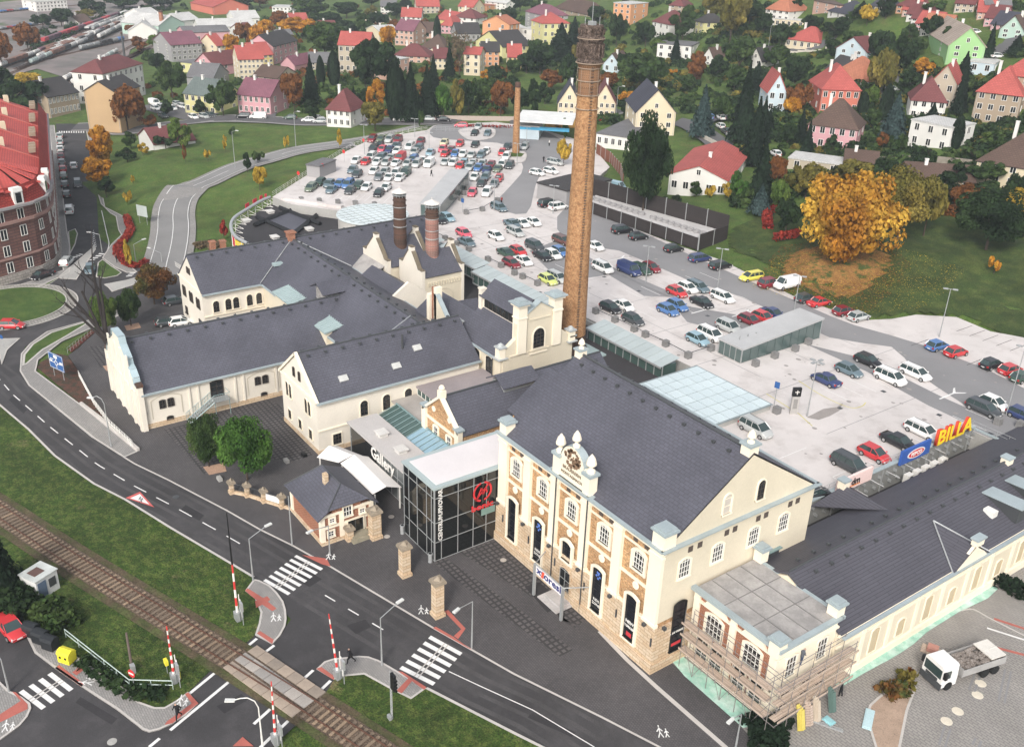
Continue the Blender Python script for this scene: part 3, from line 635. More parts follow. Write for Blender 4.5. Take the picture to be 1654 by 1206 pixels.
# ---- railway in front
RC = catmull(X([(-60,790),(0,828),(108,900),(254,990.5),(419,1092),(500,1143),(597,1206),(680,1262)]), 4)
ribbon(RC, 4.5, .125).build('rail_ballast', mat('trackside', (.10,.075,.045), .95, .3, 1, .8, 5, col2=(.075,.085,.03), s2=.5, grain=.5, world=1))['kind'] = 'structure'
ribbon(RC, 2.9, .19).build('rail_ballast', ballast_m)['kind'] = 'structure'
trk = thing('railway_track', 'rusty railway track with timber sleepers crossing the road at the barriers', 'railway track')
rust = mat('rusty_rail', (.16,.085,.06), .5, .2, 2, metal=.4)
def railmesh(P, side, w=.09, z0=.2, z1=.36):
	b = MB(); P = [Vector(p[:2]) for p in P]; L = []
	for i, p in enumerate(P):
		d = (P[min(i+1, len(P)-1)]-P[max(i-1, 0)]).normalized(); nn = Vector((-d.y, d.x)); L.append((p+nn*(side+w/2), p+nn*(side-w/2)))
	for (a, c), (d, e) in zip(L, L[1:]):
		b.face([(c.x,c.y,z1),(e.x,e.y,z1),(d.x,d.y,z1),(a.x,a.y,z1)]); b.face([(c.x,c.y,z0),(e.x,e.y,z0),(e.x,e.y,z1),(c.x,c.y,z1)]); b.face([(a.x,a.y,z1),(d.x,d.y,z1),(d.x,d.y,z0),(a.x,a.y,z0)])
	return b
for s in (-.75, .75): railmesh(RC, s).build('rail', rust, trk)
b = MB(); b.box(-.14,.14,-1.3,1.25,.14,.25); slm = b.mesh('sleeper', mat('sleeper_timber', (.25,.19,.14), .9, .2, 2, .4, 8, grain=.4, objvar=((.7,.7,.7),(1.25,1.2,1.1))))
Pv = [Vector(p[:2]) for p in RC]; cum = 0; nxt = 0; xl0 = Vector(PZ(388,1062)[:2]); xl1 = Vector(PZ(500,1140)[:2]); cmid = (xl0+xl1)/2; crad = (xl1-xl0).length/2+.3
for a, c in zip(Pv, Pv[1:]):
	L = (c-a).length
	while nxt < cum+L:
		p = a.lerp(c, (nxt-cum)/L); d = (c-a)
		if (p-cmid).length > crad: link('sleeper', slm, trk, (p.x, p.y, 0), math.atan2(d.y, d.x)+random.uniform(-.03,.03))
		nxt += .68
	cum += L
b = MB(); dv = (xl1-xl0).normalized(); L = (xl1-xl0).length; npan = 7
cross = thing('level_crossing_deck', 'concrete slab deck between the rails on the level crossing', 'level crossing', (xl0.x, xl0.y, 0), math.atan2(dv.y, dv.x))
cross['kind'] = 'structure'
pm = MB(); pl = L/npan; pm.box(.03, pl-.03, -.62, .62, .05, .27); pm = pm.mesh('panel', mat('crossing_slab', (.33,.31,.29), .9, .15, 2, objvar=((.8,.8,.8),(1.2,1.15,1.1))))
po = MB(); po.box(.03, pl-.03, -.55, .55, .05, .24); po = po.mesh('panel', mat('crossing_edge', (.31,.26,.215), .9, .15, 2, objvar=((.8,.8,.8),(1.2,1.15,1.1))))
for k in range(npan):
	link('panel', pm, cross, (k*pl, 0, 0)); link('panel', po, cross, (k*pl, 1.42, 0)); link('panel', po, cross, (k*pl, -1.42, 0))
# ---------------------------------------------------------------- building helpers
_wc = {}
def arch_pts(w, h, arch, n=8, d=0.0):
	a = w/2+d
	if not arch: return [(-a, -d), (a, -d), (a, h+d), (-a, h+d)]
	rise = w/2*arch; hs_ = h-rise
	Rr = ((w/2)**2+rise**2)/(2*rise); cz = h-Rr; Ro = Rr+d; t0 = math.asin(min(1, a/Ro))
	return [(-a, -d), (a, -d)]+[(Ro*math.sin(t0-2*t0*k/n), cz+Ro*math.cos(t0-2*t0*k/n)) for k in range(n+1)]
def window(parent, M, w, h, arch=0, nx=2, ny=3, fm=None, trim=None, sill=True, tw=.16, name='window', gm=None, proud=.12):
	"""frame + bars (part) with the pane as sub-part; x along the wall, y outwards, z up, origin bottom centre"""
	fm = fm or framew; gm = gm or glass_m; key = (round(w,2), round(h,2), arch, nx, ny, fm.name, trim.name if trim else '', sill, tw, gm.name, proud)
	if key not in _wc:
		b = MB(); I = arch_pts(w, h, arch); O = arch_pts(w, h, arch, d=tw if trim else .07); n = len(I); mi = 1 if trim else 0
		pr = proud
		for k in range(n):
			j = (k+1) % n
			b.face([(O[k][0],pr,O[k][1]),(I[k][0],pr,I[k][1]),(I[j][0],pr,I[j][1]),(O[j][0],pr,O[j][1])], mi)
			b.face([(O[k][0],-.02,O[k][1]),(O[k][0],pr,O[k][1]),(O[j][0],pr,O[j][1]),(O[j][0],-.02,O[j][1])], mi)
			b.face([(I[k][0],pr,I[k][1]),(I[k][0],-.02,I[k][1]),(I[j][0],-.02,I[j][1]),(I[j][0],pr,I[j][1])], mi)
		bw = .035
		top = (lambda x: h) if not arch else (lambda x: next((I[q+1][1]+(I[q][1]-I[q+1][1])*((x-I[q+1][0])/((I[q][0]-I[q+1][0]) or 1)) for q in range(2, n-1) if I[q+1][0] <= x <= I[q][0]), h))
		for k in range(0, nx+1):
			x = -w/2+w*k/nx; x = max(-w/2+bw, min(w/2-bw, x)); b.box(x-bw, x+bw, .02, .06, 0, top(x), 0)
		for k in range(0, ny+1):
			z = (h-(w/2*arch if arch else 0))*k/ny if arch else h*k/ny; z = max(bw, z if arch else min(h-bw, z)); b.box(-w/2, w/2, .022, .055, z-bw, z+bw, 0)
		if sill: b.box(-w/2-.15, w/2+.15, 0, pr+.12, -.12, 0, mi)
		f = b.mesh(name, [fm, trim] if trim else [fm])
		p = MB(); p.face([(x, .012, z) for x, z in I][::-1]); pm_ = p.mesh('pane', gm)
		_wc[key] = (f, pm_)
	f, pm_ = _wc[key]
	o = link(name, f, parent, M=M); link('pane', pm_, o); return o
def pent(b, x0, x1, y0, y1, z0, ze, zr, axis='y', mi=0):
	if axis == 'y': xm = (x0+x1)/2; b.yprism([(x0,z0),(x1,z0),(x1,ze),(xm,zr),(x0,ze)], y0, y1, mi)
	else: ym = (y0+y1)/2; b.xprism([(y0,z0),(y1,z0),(y1,ze),(ym,zr),(y0,ze)], x0, x1, mi)
	return b
def gable_roof(b, x0, x1, y0, y1, ze, zr, axis='y', ov=.35, ovg=.15, t=.18):
	if axis == 'y':
		xm = (x0+x1)/2; s = (zr-ze)/(xm-x0); z = ze-s*ov+.12; r = zr+.12
		b.slab([(x0-ov,y0-ovg,z),(xm,y0-ovg,r),(xm,y1+ovg,r),(x0-ov,y1+ovg,z)][::-1], t)
		b.slab([(x1+ov,y0-ovg,z),(x1+ov,y1+ovg,z),(xm,y1+ovg,r),(xm,y0-ovg,r)], t)
	else:
		ym = (y0+y1)/2; s = (zr-ze)/(ym-y0); z = ze-s*ov+.12; r = zr+.12
		b.slab([(x0-ovg,y0-ov,z),(x1+ovg,y0-ov,z),(x1+ovg,ym,r),(x0-ovg,ym,r)], t)
		b.slab([(x0-ovg,y1+ov,z),(x0-ovg,ym,r),(x1+ovg,ym,r),(x1+ovg,y1+ov,z)][::-1], t)
	return b
def hip_roof(b, x0, x1, y0, y1, ze, zr, axis='y', ov=.4, inset=None, t=.18):
	s_ = min(x1-x0, y1-y0)/2; inset = s_ if inset is None else inset; sl = (zr-ze)/s_; z = ze-sl*ov; X0, X1, Y0, Y1 = x0-ov, x1+ov, y0-ov, y1+ov
	if axis == 'y': xm = (x0+x1)/2; A, B = (xm, y0+inset, zr), (xm, y1-inset, zr)
	else: ym = (y0+y1)/2; A, B = (x0+inset, ym, zr), (x1-inset, ym, zr)
	c = [(X0,Y0,z),(X1,Y0,z),(X1,Y1,z),(X0,Y1,z)]
	if axis == 'y': F = [[c[0],c[1],A],[c[1],c[2],B,A],[c[2],c[3],B],[c[3],c[0],A,B]]
	else: F = [[c[0],c[1],B,A],[c[1],c[2],B],[c[2],c[3],A,B],[c[3],c[0],A]]
	for f in F: b.slab(f, t)
	return b
def ridge_dots(P0, P1, drop, parent, n=None, row=2, slope=(0,-1), dz=.5):
	"""rows of snow hooks below a ridge"""
	P0 = Vector(P0); P1 = Vector(P1); b = MB(); n = n or int((P1-P0).length/2.4)
	for k in range(n):
		p = P0.lerp(P1, (k+.5)/n)
		for sgn in (1, -1):
			q = p+Vector((slope[0]*drop*sgn, slope[1]*drop*sgn, -dz)); b.box(q.x-.16, q.x+.16, q.y-.16, q.y+.16, q.z+.05, q.z+.32)
	o = b.build('snow_guard', dkmetal, parent); o['kind'] = 'stuff'; return o
def cap_line(parent, pts, r=.13, m=None, name='ridge_cap'):
	b = MB()
	for a, c in zip(pts, pts[1:]): b.tube(a, c, r, 6)
	return b.build(name, m or dkmetal, parent)
def pinnacle(b, x, y, z0, z1, s=.5, mi=0, cap=1):
	b.box(x-s, x+s, y-s, y+s, z0, z1, mi); b.box(x-s-.18, x+s+.18, y-s-.18, y+s+.18, z1, z1+.2, cap)
	b.prism([(x-s,y-s),(x+s,y-s),(x+s,y+s),(x-s,y+s)], z1+.2, z1+.42, cap)
def finial(b, x, y, z, h=1.7, r=.38, mi=0):
	b.lathe([(r*.9,z),(r*.9,z+.12*h),(r*.45,z+.2*h),(r*.35,z+.3*h),(r*1.05,z+.42*h),(r*1.1,z+.5*h),(r*.75,z+.78*h),(r*.62,z+.82*h),(r*.1,z+h)], (x, y), 10, mi)
front = lambda x, z, y=0.0: wmat((x, y, z), (-1,0,0), (0,-1,0))      # wall facing -Y
side = lambda y, z, x=0.0: wmat((x, y, z), (0,-1,0), (1,0,0)) if 0 else wmat((x, y, z), (0,1,0), (1,0,0))
left = lambda y, z, x: wmat((x, y, z), (0,1,0), (-1,0,0))
ZB = .09
# ---------------------------------------------------------------- the brick hall (shop)
hall = thing('brick_hall', 'tall yellow brick hall with cream pilasters, steep slate roof and crested parapet', 'hall', (0,0,0))
b = MB(); b.box(-25.2, 0, 0, 20.2, 0, 13.9)
b.build('wall', brick_m, hall)
b = MB(); b.box(-.02, .14, -.15, 20.35, 5.6, 13.9); b.xprism([(-.1,13.9),(20.3,13.9),(10.1,20.6)], -.4, .12); b.xprism([(-.1,13.9),(20.3,13.9),(10.1,20.6)], -25.3, -24.9); b.box(-25.34,-25.2,-.1,20.3,0,13.9)
b.build('gable_wall', cream_m, hall)
b = MB(); b.box(-25.55, .35, -.38, -.01, 0, 5.3); b.box(.0, .36, -.36, 20.4, 0, 5.0)
b.box(-25.7, .5, -.55, -.01, 0, 1.2); b.box(0.001, .52, -.5, 20.4, 0, 1.1)
b.build('stone_plinth', stone_m, hall)
b = MB()
for x, w in ((-24.45,.75), (-20.1,.6), (-15.5,.62), (-10.6,.62), (-5.75,.6), (-.62,.82)):
	b.box(x-w, x+w, -.34, 0, 5.3, 13.4); b.box(x-w-.1, x+w+.1, -.45, 0, 5.3, 5.6); b.box(x-w-.08, x+w+.08, -.44, 0, 12.9, 13.1)
b.box(-25.4, .2, -.3, 0, 5.3, 5.42)
for x0, x1 in ((-23.7,-20.7),(-19.5,-16.12),(-14.88,-11.22),(-9.98,-6.35),(-5.15,-1.44)):
	b.box(x0, x1, -.18, 0, 8.6, 8.85); b.box(x0, x1, -.16, 0, 12.35, 12.5); b.box(x0, x1, -.2, 0, 13.2, 13.5)
b.box(-25.5, .3, -.42, 0, 13.4, 13.9)
b.build('pilaster', trimw_m, hall)
b = MB()
for x in (-22.2,-17.5,-12.8,-7.8,-2.9):
	for dx in (-.75, .75): b.box(x+dx-.28, x+dx+.28, -.06, 0, 12.6, 13.15)
for y in (3.2,4.4,7.9,9.0,12.2,13.3,16.8,17.9): b.box(.14, .2, y-.28, y+.28, 12.5, 13.1)
b.build('attic_vent', mat('vent_dark', (.09,.07,.06)), hall)
poster = mat('dark_poster', (.012,.013,.018), .15, .1)
for x in (-22.2, -17.5, -12.8, -7.8, -2.9):
	window(hall, front(x, 9.9), 1.45, 2.0, .45, 4, 3, framew, trimw_m, tw=.32, proud=.2)
	bb = MB(); bb.lathe([(.42,0),(.42,.1),(.3,.14)], n=14); o = bb.build('roundel', trimw_m, hall); o.matrix_local = Matrix.Translation((x, -.12, 8.15)) @ Matrix.Rotation(R(90), 4, 'X')
for x in (-22.2, -17.5, -7.8, -2.9): window(hall, front(x, 1.9, -.38), 1.5, 5.2, .3, 1, 6, black_m, trimw_m, tw=.26, proud=.22, gm=poster)
window(hall, front(-12.8, 4.9, -.3), 1.5, 2.3, .4, 2, 3, black_m, trimw_m, tw=.3, proud=.25, gm=poster)
window(hall, front(-12.8, .2, -.38), 1.7, 3.7, .35, 2, 3, grmetal, stone_m, tw=.2, name='door', sill=False)
for y in (2.7, 7.0, 11.9, 16.2): window(hall, side(y, 9.9, .14), 1.35, 2.0, .4, 4, 3, framew, trimw_m, tw=.2, proud=.1)
window(hall, side(2.6, 1.7, .36), 1.5, 5.6, .3, 1, 6, black_m, None, gm=poster)
window(hall, side(7.4, 15.1, .12), 1.0, 2.1, .9, 1, 2, trimw_m, trimw_m, tw=.15, gm=mat('blind_niche', (.55,.50,.44)))
window(hall, side(11.9, 15.1, .12), 1.0, 2.1, .9, 2, 3, frameb, trimw_m, tw=.15)
def text(body, M, size, m_, parent, name='lettering', ext=.02, align='CENTER', sx=1.0, bold=0):
	c = bpy.data.curves.new(name, 'FONT'); c.body = body; c.size = size; c.extrude = ext; c.align_x = align; c.resolution_u = 2; c.offset = bold; c.space_character = 1.0
	o = bpy.data.objects.new(name, c); COL.objects.link(o)
	dg = bpy.context.evaluated_depsgraph_get(); me = bpy.data.meshes.new_from_object(o.evaluated_get(dg)); bpy.data.objects.remove(o)
	me.materials.clear(); me.materials.append(m_)
	T = M @ Matrix(((1,0,0,0),(0,0,1,.03),(0,1,0,0),(0,0,0,1))) @ Matrix.Diagonal((sx,1,1,1))
	o = bpy.data.objects.new(name, me); COL.objects.link(o); o.parent = parent; o.matrix_local = T; return o
rfront = lambda x, z, y=0.0: wmat((x, y, z), (1,0,0), (0,-1,0))
rside = lambda y, z, x=0.0: wmat((x, y, z), (0,1,0), (1,0,0))
def fixm(M): return M
b = MB(); b.box(-.7,.7,0,.04,0,1.1)
for x, kind in ((-17.5,0),(-7.8,0),(-2.9,1),(-22.2,2)):
	if kind == 0:
		for q, (dx, dz) in enumerate(((0,.3),(.25,.1),(-.25,.1),(0,-.15),(.12,.5),(-.12,.5))):
			k = MB(); k.box(-.1,.1,0,.03,-.1,.1); k.build('poster_print', mat('blue_print', (.12,.22,.6)), hall, (x+dx, -.44, 6.0+dz))
		text('KIDS', rfront(x, 3.1, -.42), .42, framew, hall); text('ZONE', rfront(x, 2.6, -.42), .42, framew, hall)
	if kind == 1:
		text('NEW', rfront(x, 3.7, -.42), .5, framew, hall, bold=.01); text('YORKER', rfront(x, 3.2, -.42), .36, framew, hall, bold=.01)
		k = MB(); k.box(-.35,.35,0,.03,0,.5); k.build('poster_print', mat('red_print', (.55,.04,.05)), hall, (x, -.43, 2.2))
text('NEW YORKER', rside(2.6, 3.7, .39), .3, framew, hall, bold=.01)
k = MB(); k.box(0,.03,-.6,.6,0,.35); k.build('poster_print', mat('red_print', (.55,.04,.05)), hall, (.39, 2.6, 2.2))
b = MB()
for x in (-24.9,-20.1,-15.5,-10.7,-5.8,-.9): b.box(x-.16, x+.16, -.75, -.4, 5.0, 5.3); b.box(x+.9,x+1.05,-.5,-.4,3.2,4.1)
for y in (.6,5.0,9.4): b.box(.4, .75, y-.16, y+.16, 5.0, 5.3)
b.build('wall_lamp', dkmetal, hall)
rf = MB(); gable_roof(rf, -25.2, .0, 0, 20.2, 13.95, 20.55, 'x', .42, .12, .2)
rf = rf.build('roof', slate_m, hall)
cap_line(rf, [(-25.2,10.1,20.75),(0,10.1,20.75)], .16)
ridge_dots((-24.5,10.1,20.6),(-1,10.1,20.6), 1.0, rf, 12, dz=.6)
b = MB()
for y0, y1 in ((-.62,-.25),(20.45,20.8)): b.box(-25.6, .3, y0, y1, 13.75, 13.98)
b.box(.1,.62,-.6,20.8,13.86,13.98); b.box(-15.9,-10.2,-.75,-.2,13.98,14.1)
b.build('gutter', zinc_m, hall)
b = MB()
for x in (-15.0,-10.1): b.tube((x,-.5,13.7),(x,-.5,.2),.07,6)
b.build('downpipe', dkmetal, hall)
b = MB(); pinnacle(b, -.5, .35, 13.9, 15.5, .75); pinnacle(b, -24.7, .35, 13.9, 15.2, .6); b.build('corner_pier', [trimw_m, zinc_m], hall)
b = MB(); b.box(-1.0,.1,9.5,10.7,20.3,21.3); b.box(-1.15,.25,9.35,10.85,21.3,21.5,1); finial(b, -.45, 10.1, 21.5, 1.3, .4); b.build('finial', [trimw_m, zinc_m], hall)
b = MB(); b.box(-25.4,-24.5,9.6,10.6,20.3,21.2); b.box(-25.5,-24.4,9.45,10.75,21.2,21.4,1); finial(b, -24.9, 10.1, 21.4, 1.2, .35); b.build('finial', [trimw_m, zinc_m], hall)
crest = MB(); cx0 = -12.85
prof = [(-15.6,13.9),(-10.1,13.9),(-10.1,16.0),(-10.9,16.0),(-10.95,16.3)]+[(cx0+1.75*math.cos(t), 16.3+1.75*math.sin(t)) for t in [math.pi*k/12 for k in range(1,12)]]+[(-14.75,16.3),(-14.8,16.0),(-15.6,16.0)]
i0 = len(crest.v); crest.yprism(prof, -.35, .35)
for x in (-15.2,-10.5): crest.box(x-.5,x+.5,-.5,.5,13.9,16.1); crest.box(x-.65,x+.65,-.65,.65,16.1,16.4,1)
for x in (-15.2,-10.5): finial(crest, x, 0, 16.4, 2.0, .48)
finial(crest, cx0, 0, 18.05, 1.8, .42)
crest = crest.build('crest', [trimw_m, zinc_m], hall)
b = MB()
for k in range(12):
	t0, t1 = math.pi*k/12, math.pi*(k+1)/12
	b.face([(cx0+1.82*math.cos(t0),-.45,16.3+1.82*math.sin(t0)),(cx0+1.82*math.cos(t1),-.45,16.3+1.82*math.sin(t1)),(cx0+1.82*math.cos(t1),.45,16.3+1.82*math.sin(t1)),(cx0+1.82*math.cos(t0),.45,16.3+1.82*math.sin(t0))])
b.build('arch_cap', zinc_m, crest)
b = MB(); random.seed(5)
for k in range(60):
	t = random.uniform(0, 6.28); r = 1.15*math.sqrt(random.random()); x = cx0+r*math.cos(t); z = 16.75+r*.85*math.sin(t); s = random.uniform(.06,.16); b.box(x-s, x+s, -.46, -.34, z-s, z+s)
b.build('relief', mat('bronze_relief', (.22,.14,.09), .7, .3, 3), crest)
text('BRAUEREIEN', rfront(cx0, 15.25, -.37), .5, mat('bronze_letters', (.20,.15,.10)), crest); text('MONTAGNACH', rfront(cx0, 14.65, -.37), .45, mat('bronze_letters', (.20,.15,.10)), crest)
b = MB(); b.box(-16.3,-9.6,-.5,.5,13.98,14.1); b.build('ledge', zinc_m, crest)
b = MB(); b.box(-14.4,-11.2,-2.6,-.55,.05,.25); b.box(-14.1,-11.5,-1.9,-.55,.25,.42); tag(b.build('entrance_step', rooffelt), 'pale stone entrance steps at the foot of the brick hall door', 'steps')
sg = thing('sign_portal', 'dark steel portal frame carrying the long white and blue shop banner', 'sign', (0,0,0))
pA, pB = PZ(862,960,.1), PZ(906,1001,.1)
b = MB(); zt = 4.1
for p in (pA, pB): b.box(p.x-.13, p.x+.13, p.y-.13, p.y+.13, .05, zt)
b.tube((pA.x,pA.y,zt),(pB.x,pB.y,zt),.09,6); b.tube((pA.x,pA.y,zt),(pA.x-1.2,-.4,zt-.1),.06,6); b.tube((pB.x,pB.y,zt),(pB.x+1.2,-.4,zt-.1),.06,6)
b.build('frame', grmetal, sg)
dv = (pB-pA).normalized(); nv = Vector((dv.y,-dv.x,0)); L = (pB-pA).length
Mb = wmat(pA+dv*.2+Vector((0,0,2.9)), dv, nv); b = MB(); b.box(0, L-.4, -.03, .03, 0, 1.1); o = b.build('banner', mat('banner_white', (.78,.74,.74), .6, .04), sg); o.matrix_local = Mb
text('xtoresi', Mb @ Matrix.Translation(((L-.4)*.52, 0, .25)), 1.15, mat('banner_navy', (.02,.03,.16)), sg, sx=1.25, bold=.03)
k = MB(); k.prism([(-.2,0),(.15,0),(.35,.8),(0,.8)], 0, .03); o = k.build('banner_mark', mat('banner_red', (.75,.10,.05)), sg); o.matrix_local = Mb @ Matrix.Translation((1.15,.05,.15)) @ Matrix(((1,0,0,0),(0,0,1,0),(0,1,0,0),(0,0,0,1)))
# ---------------------------------------------------------------- brick annex (being renovated)
ann = thing('brick_annex', 'low flat-roofed brick and cream annex being renovated behind scaffolding', 'building')
rz = lambda x, y: 8.95-.04*(x)
b = MB(); b.box(.55, 10.3, 4.35, 12.2, 0, 7.9); b.build('wall', rbrick_m, ann)
b = MB()
for x in (.9, 5.4, 10.1): b.box(x-.35, x+.35, 4.15, 4.35, 0, 7.9)
b.box(.55,10.5,4.1,4.35,7.1,7.3); b.box(.55,10.5,4.1,4.35,3.4,3.7); b.box(.55,10.5,4.12,4.35,0,.6)
b.box(10.3,10.55,4.1,12.2,0,7.9); b.box(10.3,10.8,4.1,12.2,7.1,7.3)
b.yprism([(1.8,7.3),(4.6,7.3),(4.2,7.9),(3.8,8.1),(3.2,8.3),(2.6,8.1),(2.2,7.9)], 4.1, 4.4); b.yprism([(6.4,7.3),(9.2,7.3),(8.8,7.9),(8.4,8.1),(7.8,8.3),(7.2,8.1),(6.8,7.9)], 4.1, 4.4)
b.build('plaster_trim', trimw_m, ann)
for x in (3.2, 7.8): window(ann, front(x, 4.3, 4.35), 1.9, 2.3, .3, 4, 3, framew, trimw_m, tw=.25)
for x, z in ((2.2,.7),(4.0,.7),(6.8,.7),(8.8,.7)): window(ann, front(x, z, 4.35), 1.4, 2.5, 0, 2, 3, framew, trimw_m, tw=.15)
for y in (6.2, 10.4): window(ann, side(y, 4.4, 10.55), 1.3, 2.3, .3, 3, 3, framew, trimw_m, tw=.15)
for y in (6.2, 9.0, 11.2): window(ann, side(y, .5, 10.55), 1.2, 2.4, 0, 2, 2, framew, trimw_m, tw=.1)
b = MB(); b.prism([(.5,4.5),(10.4,4.5),(10.4,12.3),(.5,12.3)], 8.0, 8.25, top=0); rfa = b.build('roof', greyroof, ann)
b = MB()
for y in (6.3, 8.2, 10.2): b.box(.6,10.3,y-.04,y+.04,8.25,8.3)
for x in (3.8, 7.2): b.box(x-.04,x+.04,4.6,12.2,8.25,8.29)
b.build('roof_seam', mat('seam', (.2,.19,.185)), rfa)
b = MB(); b.box(.2,10.8,3.95,4.5,8.0,8.35); b.box(10.4,10.9,4.0,12.4,8.0,8.3); b.box(.5,10.9,12.3,12.7,8.0,8.3); b.build('parapet_cap', zinc_m, ann)
b = MB(); pinnacle(b, 10.2, 4.4, 7.4, 9.0, .55); pinnacle(b, 10.1, 12.2, 8.0, 9.4, .55); pinnacle(b, .9, 12.6, 8.2, 9.6, .5); b.build('corner_pier', [trimw_m, zinc_m], ann)
scf = thing('scaffold', 'steel scaffold with wide plank decks along the annex front and round its corner', 'scaffold')
b = MB(); pl_ = []
for i in range(7):
	x = 1.2+i*1.75
	for y in (2.55, 3.75): b.tube((x,y,.1),(x,y,6.9 if y < 3 else 6.2),.035,5)
for j in range(5):
	y = 4.3+j*2.1
	for x in (11.3, 12.5): b.tube((x,y,.1),(x,y,6.6),.035,5)
for z in (2.0, 4.0, 5.9, 6.4):
	for y in (2.55, 3.75): b.tube((1.2,y,z),(12.6,y,z),.03,5)
	for x in (11.3, 12.5): b.tube((x,2.55,z),(x,12.9,z),.03,5)
for i in range(6):
	x = 1.2+i*1.75; b.tube((x,2.5,.2 if i % 2 else 4.0),(x+1.75,2.5,4.0 if i % 2 else .2),.025,5)
for j in range(4): b.tube((12.55,4.3+j*2.1,.2 if j % 2 else 4.2),(12.55,6.4+j*2.1,4.2 if j % 2 else .2),.025,5)
b.build('tube_frame', mat('scaffold_tube', (.22,.20,.19), .6), scf)
bp = MB(); bp.box(0,3.4,-.33,-.01,0,.06); bp.box(0,3.4,.01,.33,0,.06); bp = bp.mesh('plank_deck', wood_m)
bt = MB(); bt.box(0,3.4,-.03,.03,0,.24); bt = bt.mesh('toe_board', wood_m)
for z in (2.0, 3.7, 5.0):
	for i in range(3):
		link('plank_deck', bp, scf, (.9+i*3.5, 3.1, z+.05)); link('toe_board', bt, scf, (.9+i*3.5, 2.5, z+.1))
	for j in range(3):
		link('plank_deck', bp, scf, (11.9, 3.0+j*3.45, z+.06), R(90)); link('toe_board', bt, scf, (12.5, 3.0+j*3.45, z+.1), R(90))
# ---------------------------------------------------------------- long cream building on the right
lb = thing('long_cream_building', 'long cream building with dark slate roof, blind arches and teal dormers', 'building')
YE = 96
b = MB(); b.box(-1.6, 10.8, 12.25, YE, 0, 6.0); b.yprism([(-1.6,6.0),(10.8,6.0),(4.4,8.75)], 12.25, YE)
b.build('wall', cream_m, lb)
b = MB()
for k in range(20):
	y = 16.4+k*4.35
	b.box(10.8, 10.96, y-.22, y+.22, .1, 6.1)
b.box(10.8, 11.05, 12.3, YE, .1, .9); b.box(10.8,10.98,12.3,YE,4.6,4.75); b.box(10.8,11.1,12.3,YE,5.95,6.2)
b.build('pilaster', trimw_m, lb)
niche = mat('blind_arch', (.52,.43,.29), .9, .06, 1)
for k in range(19):
	window(lb, side(18.5+k*4.35, 1.3, 10.8), 1.15, 2.9 if k % 2 == 0 else 2.0, .35, 1, 1, niche, trimw_m, tw=.12, sill=False, gm=niche, proud=.1, name='blind_window')
b = MB()
for k in range(40): y = 17.2+k*2.1; b.box(10.8,10.9,y-.12,y+.12,5.2,5.75)
b.build('vent_slit', mat('vent_dark', (.09,.07,.06)), lb)
b = MB()
zf = 6.25; b.slab([(11.25,12.5,zf-.15),(11.25,YE,zf-.15),(4.4,YE,9.1),(4.4,12.3,9.1)], .2); b.slab([(-2.0,12.5,6.2),(4.4,12.3,9.1),(4.4,YE,9.1),(-2.0,YE,6.2)], .2)
rl = b.build('roof', slate2_m, lb)
cap_line(rl, [(4.4,12.4,9.2),(4.4,YE,9.2)], .13)
b = MB(); b.box(11.15,11.5,12.4,YE,6.0,6.2); b.build('gutter', zinc_m, lb)
ridge_dots((4.4,14,9.1),(4.4,60,9.1), 1.1, rl, 20, slope=(1,0), dz=.5)
def cross_gable(yc, w, zr, front_=True):
	b = MB(); zr_ = zr
	if front_:
		xb = 4.4+(9.1-zr_)/(9.1-6.1)*6.85
		b.slab([(11.3,yc-w,6.15),(11.3,yc,zr_),(xb,yc,zr_)], .15); b.slab([(11.3,yc,zr_),(11.3,yc+w,6.15),(xb,yc,zr_)], .15)
	else:
		xb = 4.4-(9.1-zr_)/(9.1-6.2)*6.4
		b.slab([(-4.6,yc-w,6.1),(xb,yc,zr_),(-4.6+1.2,yc,zr_)], .15); b.slab([(-4.6,yc+w,6.1),(-3.4,yc,zr_),(xb,yc,zr_)], .15); b.slab([(-4.6,yc-w,6.1),(-3.4,yc,zr_),(-4.6,yc+w,6.1)], .15)
	b.build('cross_roof', slate2_m, rl)
for s_ in (-1,1): cap_line(rl, [(11.2,33+s_*3.3,6.2),(6.3,33,8.4)], .08, silver_m, 'valley')
cross_gable(33.0, 3.3, 8.3); cross_gable(31.0, 3.6, 8.2, False); cross_gable(62, 3.3, 8.3)
b = MB(); b.xprism([(30.0,5.9),(36.0,5.9),(33.3,8.3),(32.7,8.3)], 11.0, 11.3); b.box(10.9,11.6,32.4,33.6,8.4,9.1); b.box(10.8,11.7,32.2,33.8,9.1,9.3,1); b.build('gable_parapet', [trimw_m, zinc_m], lb)
b = MB(); b.box(-3.9,-3.0,30.5,31.5,7.8,8.8); b.box(-4.0,-2.9,30.4,31.6,8.8,9.0,1); b.box(3.9,4.9,49.5,50.5,8.8,9.6); b.box(3.8,5.0,49.4,50.6,9.6,9.8,1); b.build('ridge_pier', [trimw_m, zinc_m], lb)
for y in (43.6, 48.2):
	b = MB(); b.yprism([(6.2,8.35),(10.3,8.55),(10.3,8.35),(10.3,6.7),(9.9,6.7)], y-.9, y+.9); b.slab([(6.0,y-1.1,8.45),(10.6,y-1.1,8.65),(10.6,y+1.1,8.65),(6.0,y+1.1,8.45)], .12, 1)
	b.build('dormer', [dkmetal, zinc_m], rl)
b = MB(); b.box(7.6,8.8,40.4,41.3,7.3,8.0); b.build('skylight', framew, rl)
b = MB(); b.box(-1.1,.3,14.0,16.2,7.1,7.9); b.box(-1.3,.5,13.8,16.4,7.9,8.0,1); b.build('roof_hatch', [dkmetal, teal_m], rl)
b = MB(); b.box(-4.7, -1.62, 20.5, 60, 2.2, 3.4); tag(b.build('service_roof', darkfelt), 'dark narrow service roof between the concrete deck wall and the long building', 'roof')
ac = None
